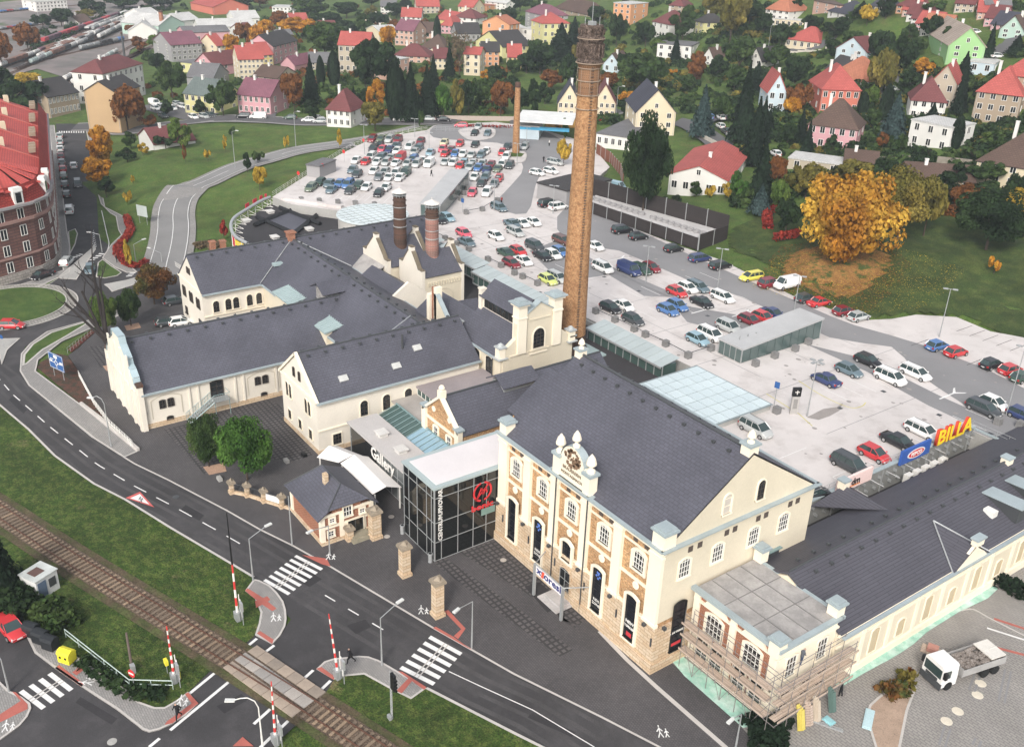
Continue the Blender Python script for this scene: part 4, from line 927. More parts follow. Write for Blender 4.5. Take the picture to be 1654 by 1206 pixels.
for k in range(5):
	y = 44.4+k*1.75
	t = thing('air_conditioner', f"white rooftop air-conditioner below the yellow shop sign, {['first','second','third','fourth','fifth'][k]} from the left", 'air conditioner', (-3.6, y, 3.9), 0, 'air-conditioners by the deck wall')
	b = MB(); b.box(-.35,.35,-.55,.55,.15,1.2); b.box(-.4,-.3,-.5,-.4,0,.15); b.box(.3,.4,.4,.5,0,.15); b.build('casing', framew, t)
	b = MB(); b.lathe([(.4,0),(.4,.05),(.15,.06)], n=12); o = b.build('fan', dkmetal, t); o.matrix_local = Matrix.Translation((.36,0,.7)) @ Matrix.Rotation(R(90), 4, 'Y')
dw = thing('deck_wall', 'grey concrete parking deck wall with rows of small anchors and steel coping', 'wall')
b = MB(); b.box(-5.0,-4.72,26.0,59.4,3.2,6.55); b.build('wall', mat('wall_concrete', (.22,.22,.21), .9, .15, .6), dw)
b = MB(); b.box(-5.15,-4.6,25.8,59.5,6.55,6.68); b.box(-4.7,60,59.2,59.5,6.3,6.5); b.build('coping', zinc_m, dw)
b = MB()
for k in range(22):
	y = 27+k*1.5
	for z in (4.4, 5.6): b.box(-4.72,-4.3,y-.06+(.7 if z > 5 else 0),y+.06+(.7 if z > 5 else 0),z,z+.35)
	if k % 3 == 0: b.box(-4.74,-4.6,y-.05,y+.05,3.3,6.5)
b.build('bracket', grmetal, dw)
def rail(P, name, label, h=1.05, z=None, m_=None, step=1.6, bars=2, posts=True, grp=None):
	t = thing(name, label, 'railing', (0,0,0), 0, grp); b = MB(); P = [Vector(p[:2]) for p in P]
	hh = (lambda q: z) if z is not None else (lambda q: HD(q.x, q.y))
	for a, c in zip(P, P[1:]):
		n = max(1, round((c-a).length/step))
		for k in range(n):
			p = a.lerp(c, k/n); q = a.lerp(c, (k+1)/n); zp, zq = hh(p), hh(q)
			if posts: b.tube((p.x,p.y,zp),(p.x,p.y,zp+h),.03,4)
			for j in range(bars):
				f = h*(1-j/max(1, bars)); b.tube((p.x,p.y,zp+f),(q.x,q.y,zq+f),.028,4,cap=False)
	b.build('rail', m_ or grmetal, t); return t
rail([(-5.0,26.0),(-5.0,59.3)], 'deck_railing', 'thin steel railing along the deck wall behind the shop signs', .9, 6.68)
rail([(-4.9,59.3),(40,59.3)], 'deck_railing', 'thin steel railing on the low wall at the right edge of the deck', .9, 6.5)
def board(y0, y1, z0, z1, lab, m_, x=-4.4):
	t = thing('shop_sign', lab, 'sign', (x, y0, z0)); b = MB(); b.box(-.15, .15, 0, y1-y0, 0, z1-z0); b.build('sign_board', [m_], t); return t
s1 = board(31.3, 37.6, 6.3, 8.0, 'pale pink shop sign board with black lower-case lettering on the deck wall', mat('pink_board', (.80,.60,.56), .6, .03))
text('dm', wmat((.17, 3.2, .5), (0,1,0), (1,0,0)), 1.25, black_m, s1, bold=.02)
k = MB(); k.box(0,.02,-1.1,.9,-.0,.12); k.build('swash', mat('orange_print', (.8,.25,.05)), s1, (.17,3.2,.32))
s2 = board(43.1, 48.9, 6.3, 8.2, 'blue shop sign board with a white and red oval on the deck wall', mat('blue_board', (.035,.10,.36), .5, .04))
b = MB(); b.lathe([(1,0),(1,.03)], n=28); o = b.build('oval', framew, s2); o.matrix_local = Matrix.Translation((.16,2.9,.95)) @ Matrix.Rotation(R(90),4,'Y') @ Matrix.Diagonal((.62,1.75,1,1))
b = MB(); b.lathe([(1,0),(1,.03)], n=28); o = b.build('oval', mat('pepco_red', (.6,.03,.04)), s2); o.matrix_local = Matrix.Translation((.18,2.9,.95)) @ Matrix.Rotation(R(90),4,'Y') @ Matrix.Diagonal((.48,1.5,1,1))
text('PEPCO', wmat((.2, 2.9, .72), (0,1,0), (1,0,0)), .72, framew, s2, bold=.02)
s3 = thing('shop_sign', 'tall yellow block letters with red edges standing on the deck wall', 'sign', (-4.5, 50.0, 6.7))
b = MB(); b.box(-.05,.05,0,8.4,0,.12); b.build('support', dkmetal, s3)
text('BILLA', wmat((.18, 4.1, .1), (0,1,0), (1,0,0)), 2.9, mat('billa_yellow', (.85,.62,.03), .5, .03), s3, sx=1.05, bold=.05, ext=.03)
text('BILLA', wmat((-.05, 4.0, .1), (0,1,0), (1,0,0)), 2.95, mat('billa_red', (.55,.06,.03), .5, .03), s3, sx=1.05, bold=.06, ext=.16, name='letter_edge')
# ---------------------------------------------------------------- glass cube
gc = thing('glass_entrance_cube', 'black glass entrance cube with vertical white lettering and a red circular logo', 'building', (0,0,0))
x0, x1, y0, y1, zt = -31.9, -25.35, -8.4, 8.6, 9.5
b = MB(); b.box(x0+.1, x1-.1, y0+.1, y1, 0, zt-.3); b.build('core', mat('dark_interior', (.02,.02,.02), .5), gc)
b = MB(); b.box(x0-.15, x1+.15, y0-.15, y1, zt-.25, zt); b.build('roof', [mat('steel_coping', (.36,.42,.42), .5, .08, 1)], gc)
b = MB(); b.box(x0+.5, x1-.45, y0+.5, y1-.3, zt, zt+.06); b.build('roof_membrane', mat('pale_membrane', (.66,.62,.62), .8, .08, .4, grain=.05), gc)
def curtain(M, w, h, cols, rows, parent, gm=bglass_m, mm=grmetal, bw=.04, inset=.0, d=.1, zr=None):
	"""panes as parts, mullions as one part; rows: list of heights"""
	c = MB(); zs = rows; xs = [w*k/cols for k in range(cols+1)] if isinstance(cols, int) else cols
	for x in xs: c.box(x-bw, x+bw, 0, d, zs[0], zs[-1])
	for z in zs: c.box(xs[0], xs[-1], .003, d-.01, z-bw, z+bw)
	o = c.build('mullion', mm, parent); o.matrix_local = M; cache = {}
	for i in range(len(xs)-1):
		for j in range(len(zs)-1):
			kk = (round(xs[i+1]-xs[i],2), round(zs[j+1]-zs[j],2))
			if kk not in cache: q = MB(); q.box(bw, kk[0]-bw, 0, .05, bw, kk[1]-bw); cache[kk] = q.mesh('glass_pane', gm)
			g = link('glass_pane', cache[kk], parent); g.matrix_local = M @ Matrix.Translation((xs[i], 0, zs[j])) @ Matrix.Rotation(random.uniform(-.006,.006), 4, 'Z') @ Matrix.Rotation(random.uniform(-.006,.006), 4, 'X')
rws = [.12, 2.5, 5.0, 8.1, 9.25]
curtain(wmat((x0, y0+.1, 0), (1,0,0), (0,-1,0)), x1-x0, 9, [0,1.1,2.9,4.9,5.9,6.55], rws, gc)
curtain(wmat((x1-.1, y0, 0), (0,1,0), (1,0,0)), 8.4, 9, [0,.9,3.0,5.0,6.7,8.3], rws, gc)
logo = mat('logo_red', (.60,.035,.04), .5, .03)
o = text('CENTRUM.PIVOVAR', Matrix.Translation((x1+.05, y0+.95, 2.7)) @ wmat((0,0,0), (0,1,0), (1,0,0)) @ Matrix.Rotation(R(-90), 4, 'Y'), .72, framew, gc, align='LEFT', bold=.012)
b = MB(); Mr = wmat((x1+.06, y0+6.1, 7.05), (0,1,0), (1,0,0)); n = 32
for k in range(n):
	t0, t1 = 2*math.pi*k/n, 2*math.pi*(k+1)/n
	if k in (7, 8, 23, 24): continue
	b.face([(1.25*math.cos(t0),0,1.25*math.sin(t0)),(1.0*math.cos(t0),0,1.0*math.sin(t0)),(1.0*math.cos(t1),0,1.0*math.sin(t1)),(1.25*math.cos(t1),0,1.25*math.sin(t1))][::-1])
for a, c in (((-.6,-.5),(-.15,.5)),((-.15,.5),(.1,-.4)),((.1,-.4),(.45,.35)),((.45,.35),(.6,-.3)),((-.9,-.9),(.9,.9))):
	d = Vector((c[0]-a[0], c[1]-a[1])).normalized()*.09; b.face([(a[0]-d.y,.0,a[1]+d.x),(a[0]+d.y,.0,a[1]-d.x),(c[0]+d.y,.0,c[1]-d.x),(c[0]-d.y,.0,c[1]+d.x)])
o = b.build('logo_ring', logo, gc); o.matrix_local = Mr
text('bonic', wmat((x1+.06, y0+6.1, 4.85), (0,1,0), (1,0,0)), 1.05, logo, gc, sx=1.25, bold=.03)
b = MB(); b.box(0,.05,-.9,.9,0,.85); b.build('info_panel', mat('teal_panel', (.18,.27,.24), .4), gc, (x1+.03, y0+6.9, 3.9))
for k, (y, lab) in enumerate(((-8.0,0),(-7.2,0))): pass
sp = thing('glazed_passage', 'low grey-roofed glazed passage with white script lettering behind the white tent', 'building')
b = MB(); b.box(-50.2, -32.0, -5.6, -1.9, 0, 4.9); b.build('core', mat('passage_core', (.16,.16,.16)), sp)
b = MB(); b.box(-50.5, -31.8, -6.1, -1.8, 4.9, 5.15); b.build('roof', mat('passage_roof', (.47,.445,.43), .9, .12, .5), sp)
for x in (-45.0, -40.2): 
	b = MB(); b.box(x-.6,x+.6,-4.6,-3.5,5.15,5.6); b.box(x-.75,x+.75,-4.75,-3.35,5.6,5.72); b.build('roof_light', mat('roof_light', (.6,.58,.55)), sp)
curtain(wmat((-50.3, -5.65, 0), (1,0,0), (0,-1,0)), 18.2, 4.9, 12, [.1,3.0,4.85], sp, gm=mat('grey_glass', (.13,.14,.14), .2, .1, spec=.6), mm=grmetal)
b = MB(); b.box(-49.8,-43.5,-5.85,-5.78,.1,4.85); b.build('dark_panel', bglass_m, sp)
text('Gallery', rfront(-41.6, 3.1, -5.86), 2.2, framew, sp, sx=.9, bold=.05)
sk = thing('glass_skylight', 'sloping blue glass skylight behind the glazed passage', 'skylight')
b = MB(); b.box(-50.6,-37.6,-1.8,1.15,0,4.6); b.build('kerb_wall', mat('teal_frame', (.13,.19,.18), .5), sk)
for i in range(13):
	x = -50.5+i; gm = skyglass if i > 6 else mat('green_dark_glass', (.06,.10,.09), .1, .1, spec=.7)
	if i > 6: gm = blueglass
	b = MB(); b.slab([(x+.05,-1.75,4.75),(x+.95,-1.75,4.75),(x+.95,1.1,5.6),(x+.05,1.1,5.6)], .06); b.build('glass_pane', gm, sk)
b = MB()
for i in range(14): x = -50.5+i; b.tube((x,-1.8,4.8),(x,1.15,5.66),.05,4)
b.box(-50.7,-37.4,-1.95,-1.75,4.6,4.85); b.box(-50.7,-37.4,1.1,1.25,5.5,5.75); b.build('glazing_bar', teal_m, sk)
fr_ = thing('flat_roofed_link', 'grey flat-roofed link building beneath the cream boiler house', 'building')
b = MB(); b.box(-52.6,-43.6,1.4,15.9,0,5.0); b.build('wall', cream_m, fr_); b = MB(); b.box(-52.6,-43.4,5.4,15.9,5.0,6.1); b.build('wall', white_m, fr_)
b = MB(); b.box(-52.5,-43.2,5.2,15.9,6.1,6.3); b.build('roof', mat('mauve_felt', (.30,.26,.26), .9, .15, .5), fr_)
b = MB(); b.box(-52.5,-43.3,1.4,5.2,5.0,5.15); b.build('roof', mat('stained_felt', (.36,.33,.30), .9, .3, .5), fr_)
curtain(wmat((-52.3, 5.38, 5.1), (1,0,0), (0,-1,0)), 8.6, 1, 8, [.05,.95], fr_, gm=mat('green_dark_glass', (.06,.10,.09)), mm=framew)
sb = thing('brick_gable_building', 'small yellow brick gabled building with slate roof behind the glass cube', 'building')
b = MB(); pent(b, -43.6, -35.6, 1.3, 26, 0, 8.0, 11.3, 'y'); b.build('wall', brick_m, sb)
for x in (-40.9, -37.9): window(sb, front(x, 4.9, 1.3), .9, 1.9, .3, 2, 3, framew, trimw_m, tw=.25)
b = MB()
for x in (-43.4, -35.8): b.box(x-.45,x+.45,.95,1.6,0,8.6); b.box(x-.6,x+.6,.8,1.8,8.6,8.85,1)
b.box(-43.6,-35.6,1.1,1.35,7.3,7.6)
for s in (-1,1): b.slab([(-39.6,.95,11.7),(-39.6+s*4.2,.95,8.3),(-39.6+s*4.2,1.5,8.3),(-39.6,1.5,11.7)] , .3)
b.box(-40.0,-39.2,.9,1.7,11.3,12.3); b.lathe([(.25,12.3),(.4,12.6),(.25,12.9),(.05,13.0)], (-39.6,1.3), 8)
for x in (-41.6,-37.6): b.lathe([(.32,0),(.3,.01)], (0,0), 3)
b.build('plaster_trim', [trimw_m, zinc_m], sb)
for x in (-41.4, -37.8):
	bb = MB(); bb.lathe([(.38,0),(.38,.1),(.25,.12)], n=12); o = bb.build('roundel', trimw_m, sb); o.matrix_local = Matrix.Translation((x, 1.3, 9.0)) @ Matrix.Rotation(R(90), 4, 'X')
b = MB(); gable_roof(b, -43.6, -35.6, 1.6, 26, 8.0, 11.3, 'y', .3, .0); rs = b.build('roof', slate_m, sb); cap_line(rs, [(-39.6,1.6,11.5),(-39.6,26,11.5)])
b = MB(); b.yprism([(-41.0,10.0),(-40.7,11.4),(-38.5,11.4),(-38.2,10.0)], 9.5, 14.2); b.build('dormer_body', grmetal, rs)
b = MB(); b.slab([(-41.6,9.0,11.2),(-39.6,9.0,12.3),(-39.6,14.6,12.3),(-41.6,14.6,11.2)], .15); b.slab([(-37.6,9.0,11.2),(-37.6,14.6,11.2),(-39.6,14.6,12.3),(-39.6,9.0,12.3)], .15); b.build('ridge_lantern', slate_m, rs)
lk = thing('slate_link_roof', 'slate roof joining the brick hall to the small brick building', 'roof')
b = MB(); pent(b, -35.6, -25.4, 9.0, 21, 0, 9.0, 13.0, 'x'); b.build('wall', brick_m, lk)
b = MB(); gable_roof(b, -36.5, -25.5, 9.0, 21, 9.0, 13.0, 'x', .3, 0); b.build('roof', slate_m, lk)
# ---------------------------------------------------------------- cream brewery wings
def wing(name, label, x0, x1, y0, y1, ze, zr, axis, wall, ov=.35, ovg=.1, base=0, roofm=None, cap=True, dots=True, pl=None):
	t = thing(name, label, 'building'); b = MB(); pent(b, x0, x1, y0, y1, base, ze, zr, axis); b.build('wall', wall, t)
	r = MB(); gable_roof(r, x0, x1, y0, y1, ze, zr, axis, ov, ovg); r = r.build('roof', roofm or slate_m, t)
	g = MB(); s = 1
	if axis == 'y':
		xm = (x0+x1)/2; A, B = (xm,y0,zr+.18), (xm,y1,zr+.18)
		for x in (x0-ov-.1, x1+ov+.1): g.box(x-.14, x+.14, y0-.1, y1, ze-.3, ze-.08)
		sl = (1, 0)
	else:
		ym = (y0+y1)/2; A, B = (x0,ym,zr+.18), (x1,ym,zr+.18)
		for y in (y0-ov-.1, y1+ov+.1): g.box(x0, x1, y-.14, y+.14, ze-.3, ze-.08)
		sl = (0, 1)
	g.build('gutter', zinc_m, t)
	if cap: cap_line(r, [A, B])
	if dots: ridge_dots(A, B, .9, r, slope=sl, dz=.45)
	if pl:
		q = MB(); q.box(x0-.08, x1+.08, y0-.08, y1, base, base+pl); q.build('stone_base', stone_m, t)
	return t, r
lw, lwr = wing('left_wing', 'cream left wing with curved zinc-capped parapet gable and green outside stair', -85, -70.9, -25.6, 7, 5.5, 10.4, 'y', white_m, pl=.8)
b = MB()
g0 = [(-85.5,0),(-70.4,0),(-70.4,6.6),(-71.6,6.6),(-71.8,7.4),(-72.8,8.2),(-73.8,8.5),(-73.9,9.3),(-76.0,10.6),(-76.3,11.6),(-79.6,11.6),(-79.9,10.6),(-82.0,9.3),(-82.1,8.5),(-83.1,8.2),(-84.1,7.4),(-84.3,6.6),(-85.5,6.6)]
b.yprism(g0, -26.05, -25.4)
for x in (-85.1,-82.2,-79.4,-76.6,-73.6,-70.9): b.box(x-.3, x+.3, -26.25, -26.05, 0, 6.5 if abs(x+78) > 5 else 10)
b.box(-85.4,-70.5,-26.2,-26.05,5.2,5.5)
b.build('parapet_gable', white_m, lw)
b = MB()
for (xa, za), (xb, zb) in zip(g0[2:], g0[3:]):
	if (xa, za) == (-84.3,6.6): continue
	p = Vector((xa, 0, za)); q = Vector((xb, 0, zb)); nn = Vector((-(q-p).z, 0, (q-p).x)); nn = nn if nn.z > 0 or abs(nn.z) < 1e-6 else -nn
	if abs((q-p).z) > 5: continue
	nn.normalize(); nn *= .09
	b.face([(xa+nn.x,-26.2,za+.06+nn.z),(xa+nn.x,-25.25,za+.06+nn.z),(xb+nn.x,-25.25,zb+.06+nn.z),(xb+nn.x,-26.2,zb+.06+nn.z)])
b.box(-79.5,-76.4,-26.2,-25.25,11.6,11.72); b.build('zinc_cap', mat('light_zinc', (.36,.45,.48), .5, .12, 1), lw)
b = MB(); b.box(-71.3,-70.3,-26.15,-25.3,6.6,7.0); b.box(-85.5,-84.5,-26.15,-25.3,6.6,7.0); b.build('sooty_pier', sbrick_m, lw)
for y in (-22.5,-9.2,-4.5):
	for d in (-.55,.55): window(lw, side(y+d, 2.7, -70.9), .75, 1.15, .25, 2, 3, frameb, None, sill=False)
	fr2 = MB(); I = arch_pts(3.9, 3.1, .28); O = arch_pts(3.9, 3.1, .28, d=.12)
	for k in range(1, len(I)):
		j = (k+1) % len(I)
		if k < len(I): fr2.face([(O[k][0],.05,O[k][1]),(I[k][0],.05,I[k][1]),(I[j][0],.05,I[j][1]),(O[j][0],.05,O[j][1])][::-1] if 0 else [(O[k][0],.05,O[k][1]),(I[k][0],.05,I[k][1]),(I[j][0],.05,I[j][1]),(O[j][0],.05,O[j][1])])
	o = fr2.build('moulding', mat('moulding_line', (.5,.45,.36)), lw); o.matrix_local = side(y, 1.4, -70.9)  # arched moulding ring in a darker beige than the wall
	window(lw, side(y+.2, .75, -70.9), .8, .5, .3, 1, 1, frameb, None, sill=False)
window(lw, side(-15.6, 2.5, -70.9), 1.7, 2.3, .15, 2, 3, frameb, None, sill=False, name='door')
b = MB()
for y in (-19.4,-18.2,-13.0,-11.8,-7,-1): b.box(-70.9,-70.72,y-.12,y+.12,0.8,5.1)
b.build('pilaster', white_m, lw)
st = thing('outside_stair', 'green-grey steel stair with landing up to the left wing door', 'stair', (0,0,0))
b = MB(); b.box(-70.9,-69.3,-16.6,-14.4,2.3,2.42)
for k in range(12): z = 2.3-k*.19; y = -16.6-k*.3; b.box(-70.7,-69.5,y-.3,y,z-.05,z)
b.build('tread', grmetal, st)
b = MB()
for x in (-70.75,-69.35):
	b.tube((x,-16.6,2.35),(x,-20.2,.1),.08,4); b.tube((x,-16.6,3.4),(x,-20.2,1.15),.04,4); b.tube((x,-16.6,2.9),(x,-20.2,.65),.025,4)
	for k in range(9): f = k/8; b.tube((x,-16.6-3.6*f,2.35-2.25*f),(x,-16.6-3.6*f,3.4-2.25*f),.025,4)
b.tube((-69.35,-16.6,3.4),(-69.35,-14.4,3.4),.04,4); b.tube((-69.35,-14.4,3.4),(-70.9,-14.4,3.4),.04,4)
for k in range(8): y = -16.6+k*.3; b.tube((-69.35,y,2.4),(-69.35,y,3.4),.02,4)
for y in (-16.5,-14.5): b.tube((-69.4,y,0),(-69.4,y,2.3),.05,5)
b.build('handrail', teal_m, st)
m1, m1r = wing('middle_wing', 'ivory middle wing with arched windows and a tall gable facing the courtyard', -63.6, -52.7, -9.1, 15.5, 7.75, 12.2, 'y', white_m, pl=.7, ovg=.0)
for x in (-61.2,-55.3):
	for d in (-.5,.5): window(m1, front(x+d, 4.9, -9.1), .75, 2.0, .8, 2, 3, frameb, trimw_m, tw=.1)
for x in (-61.4,-58.1,-54.9): window(m1, front(x, 1.5, -9.1), .95, 1.3, 0, 2, 2, frameb, trimw_m, tw=.12)
for x in (-59.1,-57.4): window(m1, front(x, 8.8, -9.1), .5, 1.2, .3, 1, 2, frameb, None, sill=False)
for y in (-2.5,.8,4.1): window(m1, side(y, 4.0, -52.7), 1.1, 2.2, .8, 2, 3, frameb, trimw_m, tw=.12)
window(m1, side(-6.5, 1.0, -52.7), 1.2, 1.5, 0, 3, 3, frameb, trimw_m, tw=.12)
b = MB(); b.box(-63.75,-52.5,-9.25,-9.1,7.5,7.8)
for s in (-1,1): b.slab([(-58.15,-9.35,12.55),(-58.15+s*5.9,-9.35,7.75),(-58.15+s*5.9,-8.9,7.75),(-58.15,-8.9,12.55)], .3)
b.box(-52.7,-52.55,-9.1,15,3.4,3.6); b.build('cornice', trimw_m, m1)
for y, d in ((-4.5,3.9),(3.2,4.0),(7.2,2.6)):
	b = MB(); b.box(-.42,.42,-.6,.6,-.05,.18); o = b.build('roof_window', [mat('roof_window', (.5,.5,.48), .3)], m1r); sl = math.atan2(4.45, 5.45)
	zz = 12.2-(4.45/5.45)*d+.2; o.location = (-58.15+d, y, zz); o.rotation_euler = (0, sl, 0)
b = MB(); b.tube((-56.0,5.2,10.4),(-56.0,5.2,12.6),.16,8); b.build('flue', dkmetal, m1r)
bl, blr = wing('back_wing', 'long back wing with ivory arched gable end and red brick chimneys', -107.4, -96.4, -8.3, 36, 7.5, 12.2, 'y', white_m, ovg=.1)
for x in (-105.7,-104.9,-102.4,-101.5,-99.1,-98.2): window(bl, front(x, 4.3, -8.3), .65, 1.7, .7, 2, 3, frameb, None, sill=False)
for x in (-105.2,-98.6): window(bl, front(x, 1.2, -8.3), .9, 1.1, 0, 2, 2, frameb, None)
for x in (-102.5,-101.9,-101.3): window(bl, front(x, 9.2, -8.3), .3, 1.0, .3, 1, 1, frameb, None, sill=False)
for y in (-6.2,-4.2,-2.9,-.6,1.0): window(bl, side(y, 4.0, -96.4), 1.0, 1.9, .9, 2, 3, frameb, trimw_m, tw=.12)
b = MB(); b.box(-107.6,-96.2,-8.45,-8.3,7.2,7.5); b.box(-96.4,-96.2,-8.3,3,3.4,3.6)
b.build('cornice', trimw_m, bl)
for x, y in ((-102.6,-2.0),(-103.0,-3.6)):
	b = MB(); b.box(x-.45,x+.45,y-.4,y+.4,10.8,13.4); b.box(x-.55,x+.55,y-.5,y+.5,13.4,13.6); b.build('chimney', rbrick_m, blr)
b = MB(); b.box(-102.4,-101.2,8.9,10.1,11.8,13.3); b.box(-102.6,-101.0,8.7,10.3,13.3,13.5); b.build('chimney', rbrick_m, blr)
ch, chr_ = wing('central_hall', 'central slate-roofed brewery hall with a big dormer and teal eaves canopies', -101, -58.2, 1.9, 17.4, 7.5, 12.1, 'x', cream_m, ovg=0)
b = MB(); b.slab([(-58.2,1.5,7.5),(-53.3,9.65,7.6),(-58.2,9.65,12.15),(-61,9.65,12.2),(-61,1.5,7.5)][:0] or [(-61,1.5,7.4),(-58.15,1.5,7.4),(-58.15,9.65,12.2),(-61,9.65,12.2)], .15)
b.build('roof_patch', slate_m, chr_)
for s_ in (([(-96.2,1.4,7.55),(-101.6,9.65,12.3)]),([(-96.2,17.9,7.55),(-101.6,9.65,12.3)]),([(-61.5,9.65,12.35),(-58.2,4.6,12.3)])): cap_line(chr_, s_, .08, silver_m, 'valley')
for x0c, x1c, y0c in ((-90.2,-83.6,.9),(-79.8,-71.0,.8)):
	b = MB(); b.box(x0c+.3,x1c-.3,y0c+.4,2.2,0,8.0); b.build('bay_wall', cream_m, ch)
	b = MB(); b.slab([(x0c,y0c,8.1),(x1c,y0c,8.1),(x1c,3.9,8.75),(x0c,3.9,8.75)], .2)
	n = int((x1c-x0c)/.6)
	for k in range(n+1): x = x0c+(x1c-x0c)*k/n; b.tube((x,y0c,8.14),(x,3.9,8.79),.04,4)
	b.build('canopy_roof', zinc2_m, ch)
b = MB(); b.xprism([(1.5,8.9),(7.4,8.9),(7.4,11.2),(4.6,11.2),(1.5,8.9)][:0] or [(4.6,8.6),(9,8.6),(9,11.2),(4.6,11.2)], -81.6, -78.4)
for x in (-81.3,-79.6): b.box(x,x+.9,4.5,4.62,9.6,10.8)
b.build('dormer_wall', greyroof, chr_)
b = MB(); b.slab([(-82.4,3.9,11.1),(-80,3.9,12.4),(-80,9.6,12.4),(-82.4,9.6,11.1)][::-1], .15); b.slab([(-77.6,3.9,11.1),(-77.6,9.6,11.1),(-80,9.6,12.4),(-80,3.9,12.4)], .15); b.build('dormer_roof', slate_m, chr_)
b = MB(); b.box(-.5,.5,-.9,.9,0,.4); b.build('roof_hatch', zinc2_m, chr_, (-97.5, 5.2, 9.6))
b = MB()
b.tube((-73,2,7.6),(-73,2,.1),.07,5); b.tube((-64.4,-1.2,8),(-64.4,-1.2,.1),.07,5); b.build('downpipe', dkmetal, ch)
def kiln(name, label, x0, x1, y0, y1, base, ze, zr, sx, sy, sm, top, lab):
	t = thing(name, label, 'building'); b = MB(); pent(b, x0, x1, y0, y1, base, ze, zr, 'y'); b.build('wall', cream_m, t)
	b = MB(); gable_roof(b, x0, x1, y0+.4, y1-.4, ze, zr, 'y', .3, 0); b.build('roof', slate_m, t)
	xm = (x0+x1)/2; q = MB(); c = MB()
	for ya in (y0-.2, y1-.4):
		pr = [(x0-.1,base),(x1+.1,base),(x1+.1,ze+1.0),(x1-1.1,ze+1.0),(x1-1.4,ze+1.5),(xm+.6,zr+.6),(xm+.6,zr+1.3),(xm-.6,zr+1.3),(xm-.6,zr+.6),(x0+1.4,ze+1.5),(x0+1.1,ze+1.0),(x0-.1,ze+1.0)]
		q.yprism(pr, ya, ya+.55)
		for (xa, za), (xb, zb) in zip(pr[2:], pr[3:]):
			if abs(xb-xa) < .05: continue
			c.slab([(xa,ya-.1,za+.12),(xb,ya-.1,zb+.12),(xb,ya+.65,zb+.12),(xa,ya+.65,za+.12)], .12)
	q.build('parapet_gable', white_m, t); c.build('stone_coping', mat('mossy_coping', (.17,.14,.10), .95, .3, 2), t)
	s = thing('kiln_stack', lab, 'chimney', (sx, sy, 0))
	h0, h1 = ze+1.2, top; b = MB()
	b.lathe([(1.12,h0),(1.08,h1-2.6)], n=24); b.build('shaft', sm, s)
	b = MB(); b.lathe([(1.1,h1-2.6),(1.2,h1-2.4),(1.05,h1-2.3),(1.05,h1-1.6),(1.2,h1-1.5),(1.05,h1-1.4),(1.05,h1-.9)], n=24); b.build('shaft_head', sbrick_m, s)
	for z in (h1-4.6, h1-2.6, h1-6): b = MB(); b.lathe([(1.16,z),(1.18,z+.05),(1.16,z+.14)], n=24); b.build('iron_band', grmetal, s)
	b = MB()
	for k in range(12): t_ = 2*math.pi*k/12; b.tube((1.0*math.cos(t_),1.0*math.sin(t_),h1-.9),(1.15*math.cos(t_),1.15*math.sin(t_),h1-.1),.04,4)
	b.lathe([(1.15,h1-.6),(1.2,h1-.55),(1.15,h1-.5)], n=20); b.build('guard_ring', grmetal, s)
	b = MB(); b.lathe([(1.35,h1-.1),(1.3,h1),(.1,h1+.55)], n=20); b.lathe([(.06,h1+.5),(.06,h1+.9)], n=6); b.build('cowl', mat('white_cowl', (.66,.62,.58)), s)
	return t
kiln('kiln_house', 'cream kiln house with stepped gable and blind arch below the red and black stack', -88.4, -81.0, 23.2, 31.0, 3.5, 9.3, 12.2, -84.4, 27.0, mat('red_stack', (.30,.07,.05), .9, .35, 1, kind='brick', uv=1, bw=.4, bh=.15, ms=.03, col2=(.12,.04,.035), mortar=(.4,.3,.25)), 20.4, 'shorter round kiln stack of red brick with a white cowl')
kiln('kiln_house', 'cream kiln house under the taller black round stack', -97.8, -89.0, 21.3, 29.2, 3.5, 9.0, 12.3, -92.3, 25.4, sbrick_m, 20.6, 'sooty black round kiln stack with a white cowl')
k1 = [o for o in COL.objects if o.name.startswith('kiln_house')][0]
b = MB()
for k in range(13): y = 24.2+k*.5; b.box(-81.0,-80.85,y,y+.2,7.4,8.1)
I = arch_pts(3.6, 2.2, .6); O = arch_pts(3.6, 2.2, .6, d=.14)
for k in range(1, len(I)-0):
	j = (k+1) % len(I); b.face([(-80.9, 27.1+O[k][0], 4.4+O[k][1]),(-80.9, 27.1+I[k][0], 4.4+I[k][1]),(-80.9, 27.1+I[j][0], 4.4+I[j][1]),(-80.9, 27.1+O[j][0], 4.4+O[j][1])])
b.build('blind_arcade', mat('arcade_line', (.60,.54,.42)), k1)
b = MB(); b.box(-82,-79.6,22.6,23.4,3,9.9); b.build('side_pier', white_m, k1) if 0 else None
an = thing('lean_to', 'grey felt lean-to roof below the white kiln gable', 'roof')
b = MB(); b.prism([(-98,17.4),(-90.5,17.4),(-90.5,21.2),(-98,21.2)], 3, lambda x, y: 7.4+.0*(y-17.4)); b.build('wall', cream_m, an); b = MB(); b.slab([(-98.4,16.2,6.6),(-90.2,16.2,6.6),(-90.2,21.3,8.9),(-98.4,21.3,8.9)], .15); b.build('roof', greyroof, an)
an = thing('slate_shed', 'small slate-roofed range between the central hall and the kiln houses', 'building')
b = MB(); pent(b, -90, -78.0, 14.5, 22.8, 0, 6.6, 9.4, 'x'); b.build('wall', cream_m, an); b = MB(); gable_roof(b, -90, -78.0, 14.5, 22.8, 6.6, 9.4, 'x', .2, 0); b.build('roof', slate_m, an)
b = MB(); b.xprism([(14.2,0),(23.0,0),(23.0,7.4),(18.65,10.4),(14.2,7.4)], -78.2, -77.7); b.build('fire_wall', white_m, an)
